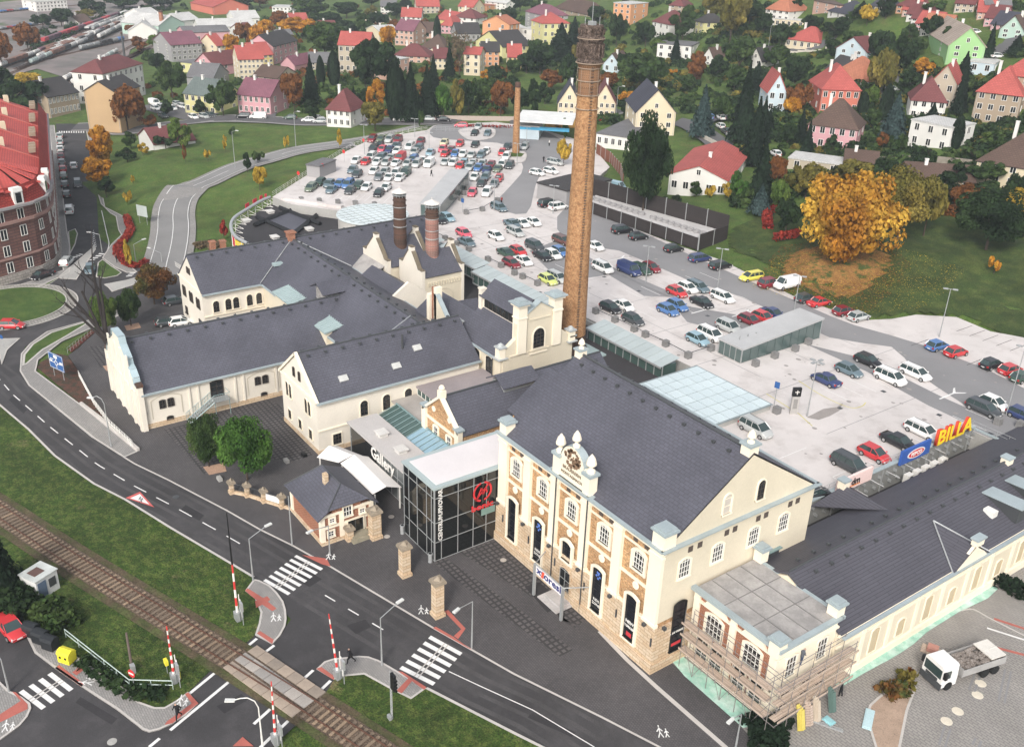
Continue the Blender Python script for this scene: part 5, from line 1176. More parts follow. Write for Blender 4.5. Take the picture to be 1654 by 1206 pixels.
for P, z, lab in (([(-78,17.4),(-59.4,17.4),(-59.4,33.5),(-78,33.5)], 4.9, 'black felt flat roof between the kiln houses and the boiler house'), ([(-100.5,17.4),(-78.2,17.4),(-78.2,40.4),(-100.5,40.4)], 3.6, 'black felt flat roof around the foot of the kiln houses'),
				  ([(-59.4,28.6),(-36.6,28.6),(-36.6,40.3),(-59.4,40.3)], 5.0, 'black felt flat roof round the foot of the tall chimney'), ([(-36.4,16),(-25.4,21.2),(-25.4,20.4),(-22.7,20.4),(-22.7,29.4),(-36.4,29.4)], 5.2, 'black felt flat roof between the brick hall and the frosted glass roof'),
				  ([(-48.2,16.2),(-43.7,16.2),(-43.7,28.5),(-48.2,28.5)], 6.0, 'narrow black felt roof at the foot of the boiler house gable'), ([(-22.5,20.4),(-5.0,20.4),(-5.0,25.8),(-22.5,25.8)], 4.5, 'black felt strip between the brick hall and the parking deck')):
	b = MB(); b.prism(P, 0, z); tag(b.build('flat_roof', darkfelt), lab, 'roof')
# ---------------------------------------------------------------- boiler house with twin pinnacles
bh = thing('boiler_house', 'cream boiler house with twin square pinnacles, arched window and glazed roof lantern', 'building')
b = MB(); b.box(-59.4,-48.6,16.0,28.2,0,9.4); b.xprism([(16.0,9.4),(28.2,9.4),(22.1,14.0)], -59.4, -58.9); b.build('wall', cream_m, bh)
b = MB(); b.xprism([(15.9,0),(28.3,0),(28.3,10.0),(25.8,11.8),(25.8,13.9),(24.4,13.9),(24.4,15.2),(22.2,16.4),(20.0,15.2),(20.0,13.9),(18.4,13.9),(18.4,11.8),(15.9,10.0)], -48.9, -48.2)
b.box(-48.2,-48.05,17.4,20.4,9.3,9.5); b.box(-48.2,-48.08,16.2,17.4,2,9); b.box(-48.2,-48.02,20.6,24.0,9.3,9.5); b.box(-48.2,-48.08,20.3,24.1,14.0,14.2)
b.build('gable_wall', cream_m, bh)
for y in (19.2, 25.2):
	b = MB(); b.box(-49.3,-47.9,y-.7,y+.7,9.5,16.4); b.box(-49.4,-47.8,y-.8,y+.8,14.6,14.8); b.box(-49.55,-47.65,y-.95,y+.95,16.4,16.75); b.box(-49.8,-47.4,y-1.2,y+1.2,16.75,16.9,1); b.prism([(-49.2,y-.6),(-48,y-.6),(-48,y+.6),(-49.2,y+.6)], 16.9, 17.3, 1)
	b.build('pinnacle', [trimw_m, zinc_m], bh)
b = MB(); b.slab([(-49.0,19.8,15.15),(-48.0,19.8,15.15),(-48.0,22.2,16.6),(-49.0,22.2,16.6)], .15); b.slab([(-49.0,24.6,15.15),(-49.0,22.2,16.6),(-48.0,22.2,16.6),(-48.0,24.6,15.15)], .15); b.box(-49.2,-47.9,27.6,28.8,10,10.2); b.build('zinc_cap', zinc_m, bh)
for x, y in ((-48.6,16.1),(-59.2,16.1),(-48.4,28.0)):
	b = MB(); b.box(x-.5,x+.5,y-.5,y+.5,9.4,10.9); b.box(x-.65,x+.65,y-.65,y+.65,10.9,11.1,1); b.lathe([(.45,11.1),(.35,11.4),(.05,11.6)], (x,y), 10, 1); b.box(x-.8,x+.8,y-.8,y+.8,9.3,9.45,1); b.build('corner_pier', [trimw_m, mat('grey_cap', (.40,.42,.42))], bh)
for x in (-57.4,-54.1,-51.0): window(bh, front(x, 4.9, 16.0), 1.6, 3.8, .35, 2, 2, frameb, trimw_m, tw=.12, proud=.1)
window(bh, side(22.2, 9.7, -48.2), 1.9, 2.9, .9, 3, 4, frameb, trimw_m, tw=.2)
b = MB(); b.box(-48.2,-48.0,20.7,23.7,8.9,9.1); b.build('sill_band', trimw_m, bh)
r_ = MB(); gable_roof(r_, -59.3, -49.0, 16.0, 28.2, 9.4, 14.0, 'x', .35, 0); r_ = r_.build('roof', slate_m, bh)
b = MB(); b.box(-59.5,-48.7,15.5,15.75,9.1,9.35); b.box(-59.7,-59.3,15.9,22,9.4,9.6); b.build('gutter', zinc_m, bh)
b = MB(); b.tube((-49.9,15.7,9.2),(-49.9,15.7,5.2),.08,6); b.build('downpipe', dkmetal, bh)
b = MB(); b.box(-58.6,-50.0,20.0,24.2,12.2,14.7); b.build('lantern_wall', white_m, bh)
curtain(wmat((-58.2, 20.0, 12.55), (1,0,0), (0,-1,0)), 8.0, 1.4, 8, [0.2,1.7], bh, gm=glass_m, mm=frameb)
b = MB(); gable_roof(b, -58.9, -49.6, 19.8, 24.4, 14.5, 16.2, 'x', .4, .1); b.build('lantern_roof', slate_m, bh)
b = MB(); b.box(-59.3,-58.6,19.6,20.4,12,15.2); b.box(-59.4,-58.5,19.5,20.5,15.2,15.4); b.build('lantern_pier', white_m, bh)
fw_ = thing('fire_wall', 'sloping cream fire wall with red brick flues between two slate roofs', 'wall')
b = MB(); b.yprism([(-64.5,0),(-59.0,0),(-59.0,8.6),(-64.3,13.4),(-64.9,13.4)], 15.5, 15.95); b.build('wall', cream_m, fw_)
b = MB(); b.slab([(-59.0,15.4,8.8),(-59.0,16.1,8.8),(-64.3,16.1,13.6),(-64.3,15.4,13.6)], .12); b.build('zinc_cap', zinc_m, fw_)
b = MB(); b.box(-65.6,-64.9,15.6,16.4,8,14.2); b.build('flue', rbrick_m, fw_); b = MB(); b.box(-64.9,-64.2,15.5,16.5,8,14.4); b.box(-66.9,-66.0,15.5,16.4,6,12.8); b.build('pier', trimw_m, fw_)
an = thing('rear_slate_range', 'slate-roofed range behind the fire wall beside the boiler house', 'building')
b = MB(); pent(b, -71, -59.5, 15.96, 23.5, 0, 8.5, 11.2, 'x'); b.build('wall', cream_m, an); b = MB(); gable_roof(b, -71, -59.5, 15.96, 23.5, 8.5, 11.2, 'x', .2, 0); b.slab([(-68.5,24,8.8),(-66.2,24,10.6),(-66.2,18,10.9),(-68.5,18,9.4)], .12); b.slab([(-63.9,24,8.8),(-63.9,18,9.4),(-66.2,18,10.9),(-66.2,24,10.6)], .12); b.build('roof', slate_m, an)
# ---------------------------------------------------------------- the tall chimney
chm = thing('tall_chimney', 'very tall tapering yellow brick factory chimney with iron bands and a dark crown', 'chimney', (-52.7, 32.0, 0))
zt = 51; r0, r1 = 1.93, 1.27
def rr(z): return r0+(r1-r0)*(z-6)/(zt-6)
def build_c(z0, z1, n=32): return MB().lathe([(rr(z0+(z1-z0)*k/12), z0+(z1-z0)*k/12) for k in range(13)], n=n)
build_c(4.8, 42.3).build('shaft', cbrick_m, chm)
b = MB(); b.lathe([(rr(42.3),42.3),(rr(45.3)+.05,45.7),(rr(46.3)+.3,46.3)], n=32); b.build('upper_shaft', mat('upper_brick', (.34,.185,.095), .9, .3, 1, kind='brick', uv=1, bw=.42, bh=.15, ms=.025, col2=(.22,.115,.06), mortar=(.15,.09,.06), grain=.4), chm)
crm = mat('crown_brick', (.065,.045,.035), .95, .4, 2, .5, 6, col2=(.16,.12,.10), s2=3, grain=.6)
b = MB(); b.lathe([(rr(46.3)+.3,46.3),(rr(46.3)+.42,46.6),(rr(46.3)+.2,47),(rr(46.3)+.2,48.9),(rr(46.3)+.45,49.3),(rr(46.3)+.45,49.6),(rr(46.3)+.1,49.9),(rr(46.3)+.25,50.9),(rr(46.3)+.1,51.1),(rr(46.3)-.35,51.1),(rr(46.3)-.4,49.8)], n=32); b.build('crown', crm, chm)
b = MB()
for k in range(16):
	t = 2*math.pi*k/16; r = rr(46.3)+.36; c_, s_ = math.cos(t), math.sin(t)
	b.tube((c_*r, s_*r, 47.1),(c_*r, s_*r, 48.8), .14, 5); b.tube((c_*(r-.05), s_*(r-.05), 49.9),(c_*(r+.05), s_*(r+.05), 50.6), .1, 4)
b.build('corbel', crm, chm)
b = MB()
for z in (40.5, 42.3, 44.1, 45.7, 46.35, 49.4): b.lathe([(rr(z)+.16+(z > 46.3)*.35,z),(rr(z)+.2+(z > 46.3)*.35,z+.06),(rr(z)+.16+(z > 46.3)*.35,z+.12)], n=28)
for k in range(8): t = 2*math.pi*k/8+.2; b.tube(((rr(42.3)+.2)*math.cos(t),(rr(42.3)+.2)*math.sin(t),42.3),((rr(45.7)+.2)*math.cos(t),(rr(45.7)+.2)*math.sin(t),45.7),.03,4)
b.build('iron_band', mat('band_iron', (.30,.23,.17), .7), chm)
b = MB()
for k in range(116):
	z = 6+k*.38; t = R(-22); r = rr(z)+.12; b.box(r*math.cos(t)-.03, r*math.cos(t)+.1, r*math.sin(t)-.2, r*math.sin(t)+.2, z, z+.05)
o = b.build('climbing_iron', dkmetal, chm); o['kind'] = 'stuff'
b = MB(); b.tube((0,0,50.3),(0,0,53.8),.05,5); b.box(-.5,.5,-.3,.3,50.9,51.5); b.tube((.9,.5,50.8),(.9,.5,52.1),.04,4); b.tube((-.8,-.5,50.8),(-.8,-.5,51.9),.04,4); b.build('mast', grmetal, chm)
b = MB(); b.lathe([(2.35,4.9),(2.3,5.7),(2.1,5.9)], n=32); b.lathe([(rr(6)+.05,5.9),(rr(6)+.04,8)], n=32); b.build('sooty_foot', sbrick_m, chm)
b = MB(); b.prism([(-3.4,-3.4),(4,-3.4),(4,3.4),(-3.4,3.4)], 5.0, 5.25); b.build('base_slab', zinc2_m, chm)
# ---------------------------------------------------------------- gatehouse, tent, gate pillars
gh = thing('gatehouse', 'small hip-roofed gatehouse of red brick and cream plaster by the road', 'gatehouse')
b = MB(); b.box(-42.4,-34.7,-17.2,-11.2,0,3.85); b.build('wall', rbrick_m, gh)
b = MB()
for x, y in ((-34.7,-17.2),(-34.7,-11.2),(-42.4,-17.2),(-34.7,-14.9)): b.box(x-.35,x+.18,y-.18,y+.35,0,3.85)
b.box(-34.7,-34.55,-17.2,-11.2,2.0,2.3); b.box(-34.7,-34.55,-17.2,-11.2,3.5,3.85); b.box(-42.5,-34.6,-17.35,-17.2,3.4,3.85); b.box(-34.7,-34.6,-14.5,-11.8,0,2.2); b.build('plaster_trim', trimw_m, gh)
b = MB(); b.box(-42.7,-34.4,-17.4,-11.0,0,.5); b.build('stone_base', stone_m, gh)
b = MB(); b.prism([(-34.9,-15.9),(-34.6,-15.9),(-34.6,-12.4),(-34.9,-12.4)], 3.85, 5.0); b.build('gable_wall', rbrick_m, gh)
for y, z, w, h in ((-16.2,1.3,.7,.7),(-16.0,3.0,.6,.6),(-12.3,3.0,.6,.6)): window(gh, side(y, z-.3, -34.55), w, h, 0, 2, 2, framew, trimw_m, tw=.15)
window(gh, side(-14.1, 3.0, -34.5), 1.0, 1.2, 0, 3, 2, framew, trimw_m, tw=.12)
window(gh, side(-13.2, .35, -34.5), 1.9, 1.9, 0, 2, 1, dkmetal, trimw_m, tw=.1, gm=bglass_m, name='door', sill=False)
b = MB(); zr = 6.4; rid = [(-40.6,-14.1,zr),(-35.9,-14.1,zr)]
b.slab([(-43.0,-17.9,3.7),(-34.1,-17.9,3.7),(-35.9,-14.1,zr),(-40.6,-14.1,zr)], .15); b.slab([(-34.1,-10.4,3.7),(-43.0,-10.4,3.7),(-40.6,-14.1,zr),(-35.9,-14.1,zr)], .15)
b.slab([(-43.0,-10.4,3.7),(-43.0,-17.9,3.7),(-40.6,-14.1,zr)], .15); b.slab([(-34.1,-16.6,4.6),(-34.1,-11.6,4.6),(-35.9,-14.1,zr)], .15); b.slab([(-34.1,-17.9,3.7),(-34.1,-16.6,4.6),(-35.9,-14.1,zr)], .15); b.slab([(-34.1,-11.6,4.6),(-34.1,-10.4,3.7),(-35.9,-14.1,zr)], .15)
rg = b.build('roof', slate_m, gh); cap_line(rg, [(-43,-17.9,3.75),(-40.6,-14.1,zr+.05),(-35.9,-14.1,zr+.05),(-34.1,-16.6,4.65)], .08)
b = MB(); b.box(-38.3,-37.7,-15.2,-14.7,5.4,6.9); b.build('chimney', stone_m, rg)
b = MB(); b.box(-34.5,-32.9,-14.3,-11.8,.05,.4); b.box(-34.5,-33.3,-14.1,-12,.4,.6); b.build('stone_step', mat('mossy_stone', (.30,.27,.20), .95, .3, 2), gh)
tn = thing('white_marquee', 'white canvas marquee on slim poles between the gatehouse and the glazed passage', 'tent')
canvas = mat('white_canvas', (.80,.76,.72), .8, .05, .5, spec=.2)
b = MB()
b.slab([(-45.0,-9.8,3.0),(-36.8,-9.8,3.0),(-36.4,-8.2,3.75),(-44.8,-8.0,3.75)], .04); b.slab([(-44.8,-8.0,3.75),(-36.4,-8.2,3.75),(-36.3,-6.2,3.0),(-44.6,-6.2,3.0)], .04)
b.build('canopy', canvas, tn)
b = MB(); b.slab([(-47.8,-11.6,3.0),(-45.1,-10.0,3.1),(-44.9,-8.2,3.7),(-48.4,-9.6,3.75)], .04); b.slab([(-48.4,-9.6,3.75),(-44.9,-8.2,3.7),(-44.6,-6.6,3.1),(-48.9,-8.2,3.0)], .04); b.build('canopy', canvas, tn)
for x, y in ((-36.6,-9.6),(-36.5,-6.4),(-44.9,-9.6),(-44.7,-6.4),(-40.7,-9.6),(-47.8,-11.2)): b = MB(); b.box(x-.07,x+.07,y-.07,y+.07,0,3); b.build('pole', framew, tn)
def stone_pillar(p, w, h, lab, lampish=False, rz=0):
	t = thing('gate_pillar', lab, 'pillar', (p[0], p[1], .05), rz)
	b = MB(); b.box(-w/2-.12,w/2+.12,-w/2-.12,w/2+.12,0,.45); b.box(-w/2,w/2,-w/2,w/2,.45,h-.5); b.build('shaft', stone_m, t)
	b = MB(); b.box(-w/2-.18,w/2+.18,-w/2-.18,w/2+.18,h-.5,h-.25); b.prism([(-w/2-.1,-w/2-.1),(w/2+.1,-w/2-.1),(w/2+.1,w/2+.1),(-w/2-.1,w/2+.1)], h-.25, h-.1); b.lathe([(w*.5,h-.1),(w*.35,h+.1),(.05,h+.25)], n=4); b.build('cap', mat('weathered_cap', (.30,.25,.19), .95, .3, 2), t)
	return t
p1 = PZ(654,929); p2 = PZ(707,994); stone_pillar(p1, .95, 4.1, 'sandstone gate pillar standing nearest the glass cube entrance'); stone_pillar(p2, .95, 4.6, 'lone sandstone gate pillar beside the plaza end of the zebra crossing')
p3 = PZ(606,868); stone_pillar(p3, 1.1, 3.9, 'thick sandstone pillar built against the gatehouse corner'); p4 = PZ(565,872); stone_pillar(p4, .7, 1.9, 'short sandstone pillar before the gatehouse door')
fx = [(375,797),(400,802),(427,811),(456,820)]; fp = [PZ(x, y) for x, y in fx]
for k, p in enumerate(fp): stone_pillar(p, .5, 1.9, ['small stone fence pillar furthest left, under the green tree','small stone fence pillar second from the tree','small stone fence pillar beside the white banner','small stone fence pillar closest to the gatehouse wall'][k])
fw2 = thing('plinth_fence', 'low stone plinth fence with dark railings running up to the gatehouse', 'fence')
for a, c in list(zip(fp, fp[1:]))+[(fp[3], Vector((-42.6,-17.0,0)))]:
	d = (c-a).normalized(); L = (c-a).length; M = wmat((a.x,a.y,0), d, (d.y,-d.x,0))
	b = MB(); b.box(.3,L-.3,-.15,.15,.05,.5); o = b.build('plinth', stone_m, fw2); o.matrix_local = M
	b = MB(); b.box(.3,L-.3,-.03,.03,1.4,1.48)
	n = int(L/.25)
	for k in range(n): b.box(.3+k*(L-.6)/n,.34+k*(L-.6)/n,-.02,.02,.5,1.45)
	o = b.build('railing', dkmetal, fw2); o.matrix_local = M
for i, lab in ((1, 'white printed banner hung on the plinth fence left of the gatehouse'),):
	a, c = fp[2], fp[3]; d = (c-a).normalized(); L = (c-a).length; b = MB(); b.box(.4,L-.3,.1,.14,.6,1.4); o = b.build('banner', framew); o.matrix_local = wmat((a.x,a.y,0), d, (d.y,-d.x,0)); tag(o, lab, 'banner')
# ---------------------------------------------------------------- dark mall roof with diamond, drum, canopies, frosted roof
mr = thing('mall_roof', 'black gravel mall roof with crossing dark ribs and a slate diamond', 'roof')
cur = catmull([(-121.5,10.0),(-127,9.6),(-133.5,11.3),(-138.5,14),(-143,18.5),(-147.5,23.5),(-149,26)], 4)
b = MB(); b.prism([p[:2] for p in cur]+[(-146,27),(-133,34.5),(-128,32),(-121,33.4),(-108,35),(-107.5,10)], 0, 4.2); b.build('roof_deck', darkfelt, mr)
D4 = [Vector(v) for v in ((-140.9,25.8,4.5),(-137.1,19.0,4.5),(-126.6,20.5,4.5),(-133.1,27.1,4.5))]
b = MB(); b.slab(D4, .25); b.build('diamond', slate_m, mr)
b = MB()
for i in range(4):
	a, c = D4[i], D4[(i+1) % 4]; d = (c-a).normalized(); b.tube(a-d*3.5+Vector((0,0,.1)), c+d*3.5+Vector((0,0,.1)), .5, 4)
b.build('rib', black_m, mr)
for x, y in ((-139.5,15.8),(-126.5,16.5),(-128.0,24.5),(-143.0,22.5)): b = MB(); b.box(-.8,.8,-.6,.6,0,.4); b.box(-.95,.95,-.75,.75,.4,.5); b.build('roof_light', mat('roof_light', (.6,.58,.55)), mr, (x, y, 4.2))
pt = thing('curved_gantry', 'curved white pipe gantry with red and yellow banners along the mall roof edge', 'gantry')
b = MB(); off = [(p[0]-.5, p[1]-.7) for p in cur]
for a, c in zip(off, off[1:]): b.tube((a[0],a[1],5.6),(c[0],c[1],5.6),.32,8,cap=False); b.tube((a[0],a[1],4.6),(c[0],c[1],4.6),.06,4,cap=False)
b.build('curved_pipe', silver_m, pt)
b = MB()
for k, a in enumerate(off[::2]): b.tube((a[0],a[1],0),(a[0],a[1],5.6),.07,5); b.tube((a[0],a[1],5.4),(a[0]+1.5,a[1]+1.8,4.2),.05,4); b.tube((a[0],a[1],4.4),(a[0]+1.5,a[1]+1.8,4.2),.05,4)
b.build('strut', framew, pt)
for k, (cn, cc_) in enumerate((('banner_yellow',(.80,.58,.05)),('banner_crimson',(.60,.04,.06)),('banner_yellow',(.80,.58,.05)))):
	pass
def banner(a, c, z0, z1, m_, par): d = (Vector(c)-Vector(a)).normalized(); L = (Vector(c)-Vector(a)).length; b = MB(); b.box(0,L,-.04,.04,z0,z1); o = b.build('banner', m_, par); o.matrix_local = wmat((a[0],a[1],0), (d.x,d.y,0), (d.y,-d.x,0)); return o
banner((-122.5,9.2),(-127.2,8.8),2.9,5.0,mat('banner_yellow',(.80,.58,.05)),pt); banner((-127.6,8.8),(-130.2,9.4),3.1,5.3,mat('banner_crimson',(.60,.04,.06)),pt); banner((-118,9.0),(-122.0,9.0),2.9,4.8,mat('banner_crimson',(.60,.04,.06)),pt)
for k in range(4): a = off[-9+k*2]; c = off[-8+k*2]; banner((a[0]-.3,a[1]-.3),(c[0]-.3,c[1]-.3),5.2,6.5,mat('banner_crimson',(.60,.04,.06)),pt)
tb = thing('planter_box', 'pale concrete ledge at the front edge of the far car park', 'wall')
d_ = (Vector((-133.2,33.8))-Vector((-145.0,26.0))).normalized(); b = MB(); b.box(0,14.5,-.9,.3,4.2,6.6); o = b.build('ledge', deck_m, tb); o.matrix_local = wmat((-145,26.2,0), (d_.x,d_.y,0), (d_.y,-d_.x,0))
dr = thing('glass_drum', 'low round drum building with a frosted glass roof at the car park edge', 'building', (-121.0, 35.2, 0))
b = MB(); b.lathe([(6.9,0),(6.9,7.6)], n=40); b.build('wall', mat('drum_wall', (.48,.46,.43)), dr)
b = MB(); b.lathe([(7.2,7.6),(7.2,7.85),(.05,8.0)], n=40); b.build('roof', mat('frosted_pale', (.60,.66,.67), .3, .06, .5), dr)
b = MB()
for k in range(-4,5): x = k*1.5; L = math.sqrt(max(0,7.1**2-x*x)); b.box(x-.04,x+.04,-L,L,7.95,8.04); b.box(-L,L,x-.04,x+.04,7.95,8.04)
b.build('glazing_bar', mat('pale_bar', (.42,.45,.45)), dr)
def canopy(x0, x1, y0, y1, lab, zl=6.9, zh=7.5, n=10):
	t = thing('glazed_canopy', lab, 'canopy'); b = MB(); b.box(x0+.3,x1-.3,y0+.5,y1-.3,4.6,6.7); b.build('glass_wall', mat('green_dark_glass', (.06,.10,.09)), t)
	for k in range(n):
		u0 = x0+(x1-x0)*k/n; u1 = x0+(x1-x0)*(k+1)/n; b = MB(); b.slab([(u0+.04,y0,zl),(u1-.04,y0,zl),(u1-.04,y1,zh),(u0+.04,y1,zh)], .08); b.build('roof_panel', mat('canopy_panel', (.40,.45,.45), .35, .06, spec=.6, objvar=((.9,.9,.9),(1.08,1.08,1.08))), t)
	b = MB()
	for k in range(n+1): u = x0+(x1-x0)*k/n; b.box(u-.06,u+.06,y0+.4,y0+.5,4.6,zl)
	b.box(x0,x1,y0+.38,y0+.52,4.6,4.8); b.box(x0,x1,y0-.05,y0+.1,zl-.25,zl+.02); b.build('frame', grmetal, t)
canopy(-55.2,-38.6,36.6,40.3,'long glazed canopy beside the foot of the tall chimney'); canopy(-85.0,-61.5,35.2,38.6,'long grey glazed canopy behind the boiler house lantern', n=14); canopy(-99.3,-85.6,36.4,39.6,'short glazed canopy behind the red kiln stack', n=8); canopy(-111,-100.5,36.2,39.5,'glazed canopy next to the glass drum behind the black stack', n=6)
fg = thing('frosted_glass_roof', 'square frosted blue glass roof set at the front edge of the car park', 'roof')
b = MB(); b.box(-36.3,-22.7,29.7,41.4,4,6.75); b.build('wall', mat('light_curb', (.42,.41,.39)), fg)
gp = MB(); gp.box(.07,1.87,.07,1.87,0,.06); gp = gp.mesh('glass_pane', mat('roof_pane', (.55,.63,.645), .3, .05, spec=.5, objvar=((.93,.94,.95),(1.05,1.05,1.05))))
for i in range(7):
	for j in range(6): link('glass_pane', gp, fg, (-36.2+i*1.93, 29.8+j*1.93, 6.86))
b = MB(); b.box(-36.5,-22.5,29.5,41.6,6.75,6.86); b.build('frame', mat('roof_frame', (.25,.29,.30)), fg)
def escal(name, label, x, y, rz, L, Wd, h0, h1):
	t = thing(name, label, 'shelter', (x, y, DZ), rz); q = [(0,-Wd/2),(L,-Wd/2),(L,Wd/2),(0,Wd/2)]
	zt_ = lambda u: h0+(h1-h0)*u/L
	b = MB(); b.xprism([(-Wd/2+.15,.1),(Wd/2-.15,.1),(Wd/2-.15,h0-.3),(-Wd/2+.15,h0-.3)], .3, L-.3); b.build('interior', mat('shelter_inside', (.10,.13,.13)), t)
	b = MB(); b.slab([(-.2,-Wd/2-.2,zt_(0)),(L+.2,-Wd/2-.2,zt_(L)),(L+.2,Wd/2+.2,zt_(L)),(-.2,Wd/2+.2,zt_(0))], .3); b.build('roof', mat('shelter_roof', (.42,.42,.42), .6, .08), t)
	n = max(4, int(L/1.6)); g = mat('shelter_glass', (.08,.115,.11), .12, .05, spec=.7)
	for s in (-1, 1):
		M = wmat((0,-Wd/2,0),(1,0,0),(0,-1,0)) if s < 0 else wmat((L,Wd/2,0),(-1,0,0),(0,1,0))
		for k in range(n):
			u = (k+.5)/n; h = zt_(L*u if s < 0 else L*(1-u))-.35; b = MB(); b.box(L*k/n+.05,L*(k+1)/n-.05,0,.04,.1,h); o = b.build('glass_pane', g, t); o.matrix_local = M
		b = MB()
		for k in range(n+1): b.box(L*k/n-.05,L*k/n+.05,0,.09,0,zt_(L*k/n if s < 0 else L*(1-k/n))-.2)
		o = b.build('post', grmetal, t); o.matrix_local = M
	for xx in (0, L):
		b = MB(); b.box(xx-.05,xx+.05,-Wd/2+.1,Wd/2-.1,.1,zt_(xx)-.35); b.build('glass_pane', g, t)
		b = MB()
		for k in range(5): y_ = -Wd/2+Wd*k/4; b.box(xx-.1,xx+.1,y_-.05,y_+.05,0,zt_(xx)-.2)
		b.build('post', grmetal, t)
	return t
escal('entrance_shelter', 'wedge-roofed glass entrance shelter on the near car park', -37.0, 48.9, R(90), 17.5, 4.4, 2.4, 3.4)
ang = math.atan2(SD.y, SD.x)
c_far = PZ(695,352,DZ); escal('entrance_shelter', 'long grey-roofed glass escalator shelter in the middle of the far car park', c_far.x, c_far.y, ang+math.pi, 27, 4.0, 3.0, 3.6)
sf = thing('screen_compound', 'black slatted screen fence compound with rows of white cooling fans', 'fence')
A_, B_ = PZ(957,346,DZ), PZ(1127,405,DZ); A2, B2 = Vector((A_.x-4,A_.y+6.5,DZ)), Vector((B_.x-1.5,B_.y+9.5,DZ))
A_ = A_+(A_-B_).normalized()*4; A2 = A2+(A2-B2).normalized()*4
blk = mat('screen_slats', (.045,.036,.034), .85, .15, 1, kind='plank', uv=1, bw=4, bh=.12, ms=.02, col2=(.035,.03,.03))
def screen(a, c, h, n):
	for k in range(n):
		p, q = a.lerp(c, k/n), a.lerp(c, (k+1)/n); d = (q-p).normalized(); L = (q-p).length; b = MB(); b.box(.06,L-.06,-.05,.05,.1,h); o = b.build('screen_panel', blk, sf); o.matrix_local = wmat(p, d, (d.y,-d.x,0))
		b = MB(); b.box(-.08,.08,-.12,.12,0,h+.15); o = b.build('post', grmetal, sf); o.matrix_local = wmat(p, d, (d.y,-d.x,0))
screen(A_, B_, 2.5, 8); screen(A2, B2, 5.2, 7); screen(B_, B2, 3.2, 2)
b = MB(); fl = [A_,B_,B2,A2]; b.prism([((p.x*.9+sum(q.x for q in fl)/40), (p.y*.9+sum(q.y for q in fl)/40)) for p in fl], DZ, DZ+1.9); b.build('plant_deck', mat('pale_plant', (.5,.48,.47)), sf)
fm_ = MB(); fm_.lathe([(.75,0),(.78,.45),(.6,.45),(.55,.2)], n=12); fm_ = fm_.mesh('fan', mat('fan_grey', (.30,.29,.29)))
mA, mB = A_.lerp(A2, .5), B_.lerp(B2, .42)
for k in range(20):
	if k == 10: continue
	p = mA.lerp(mB, (k+1.2)/21.5); link('fan', fm_, sf, (p.x, p.y, DZ+1.95)); 
# ---------------------------------------------------------------- bollards with cable
bm_ = MB(); bm_.box(-.42,.42,-.42,.42,0,.95); bm_ = bm_.mesh('block', mat('bollard_grey', (.20,.195,.19), .8, .2, 3))
bpx = [(677,364),(719,384),(737,393),(757,402),(788,418),(809,428),(831,440),(844,446),(868,457),(962,502),(993,516),(1024,531),(1042,540),(1075,555),(1111,574),(1148,562),(1220,587),(1251,574),(1284,563),(1305,552),(753,342),(779,337),(803,322),(744,320),(749,311),(755,303),(487,321),(516,323),(546,325),(574,327),(605,329),(1611,681),(1647,686),(1254,663),(688,347)]
ordw = ['first','second','third','fourth','fifth','sixth','seventh','eighth','ninth','tenth','eleventh','twelfth','thirteenth','fourteenth','fifteenth','sixteenth','seventeenth','eighteenth','nineteenth','twentieth']
for k, (x, y) in enumerate(bpx):
	p = PZ(x, y+4, DZ)
	lab = (f'grey block bollard on the cable line by the canopies, {ordw[k]} from the left' if k < 15 else f'grey block bollard around the wedge-roofed glass shelter, {ordw[k-15]} from the left' if k < 20 else
		   f'grey block bollard right of the far escalator shelter, {ordw[k-20]} of its line' if k < 26 else f'grey block bollard on the far front edge of the car park, {ordw[k-26]} from the left' if k < 31 else
		   ['grey block bollard at the right end of the low wall behind the sign letters','grey block bollard at the far right edge by the navy car','grey block bollard at the corner of the frosted glass roof','grey block bollard in front of the far escalator shelter'][k-31])
	o = link('bollard', bm_, None, (p.x, p.y, DZ)); tag(o, lab, 'bollard', 'block bollards round the car park')
def cable(px, nm='guard_cable', lab=None):
	b = MB(); P = [PZ(x, y+4, DZ) for x, y in px]
	for a, c in zip(P, P[1:]): b.tube((a.x,a.y,DZ+.75),(c.x,c.y,DZ+.75),.07,4)
	tag(b.build(nm, dkmetal), lab, 'cable')
cable(bpx[:2]+bpx[2:4], lab='dark guard rail between bollards behind the glazed canopy, left stretch'); cable(bpx[4:6], lab='short dark guard rail between bollards left of the yellow-green car'); cable(bpx[7:9], lab='dark guard rail between bollards below the yellow-green car')
cable(bpx[9:16], lab='dark guard rail on bollards right of the tall chimney'); cable(bpx[20:23], lab='dark guard rail on bollards by the blue parked pair')
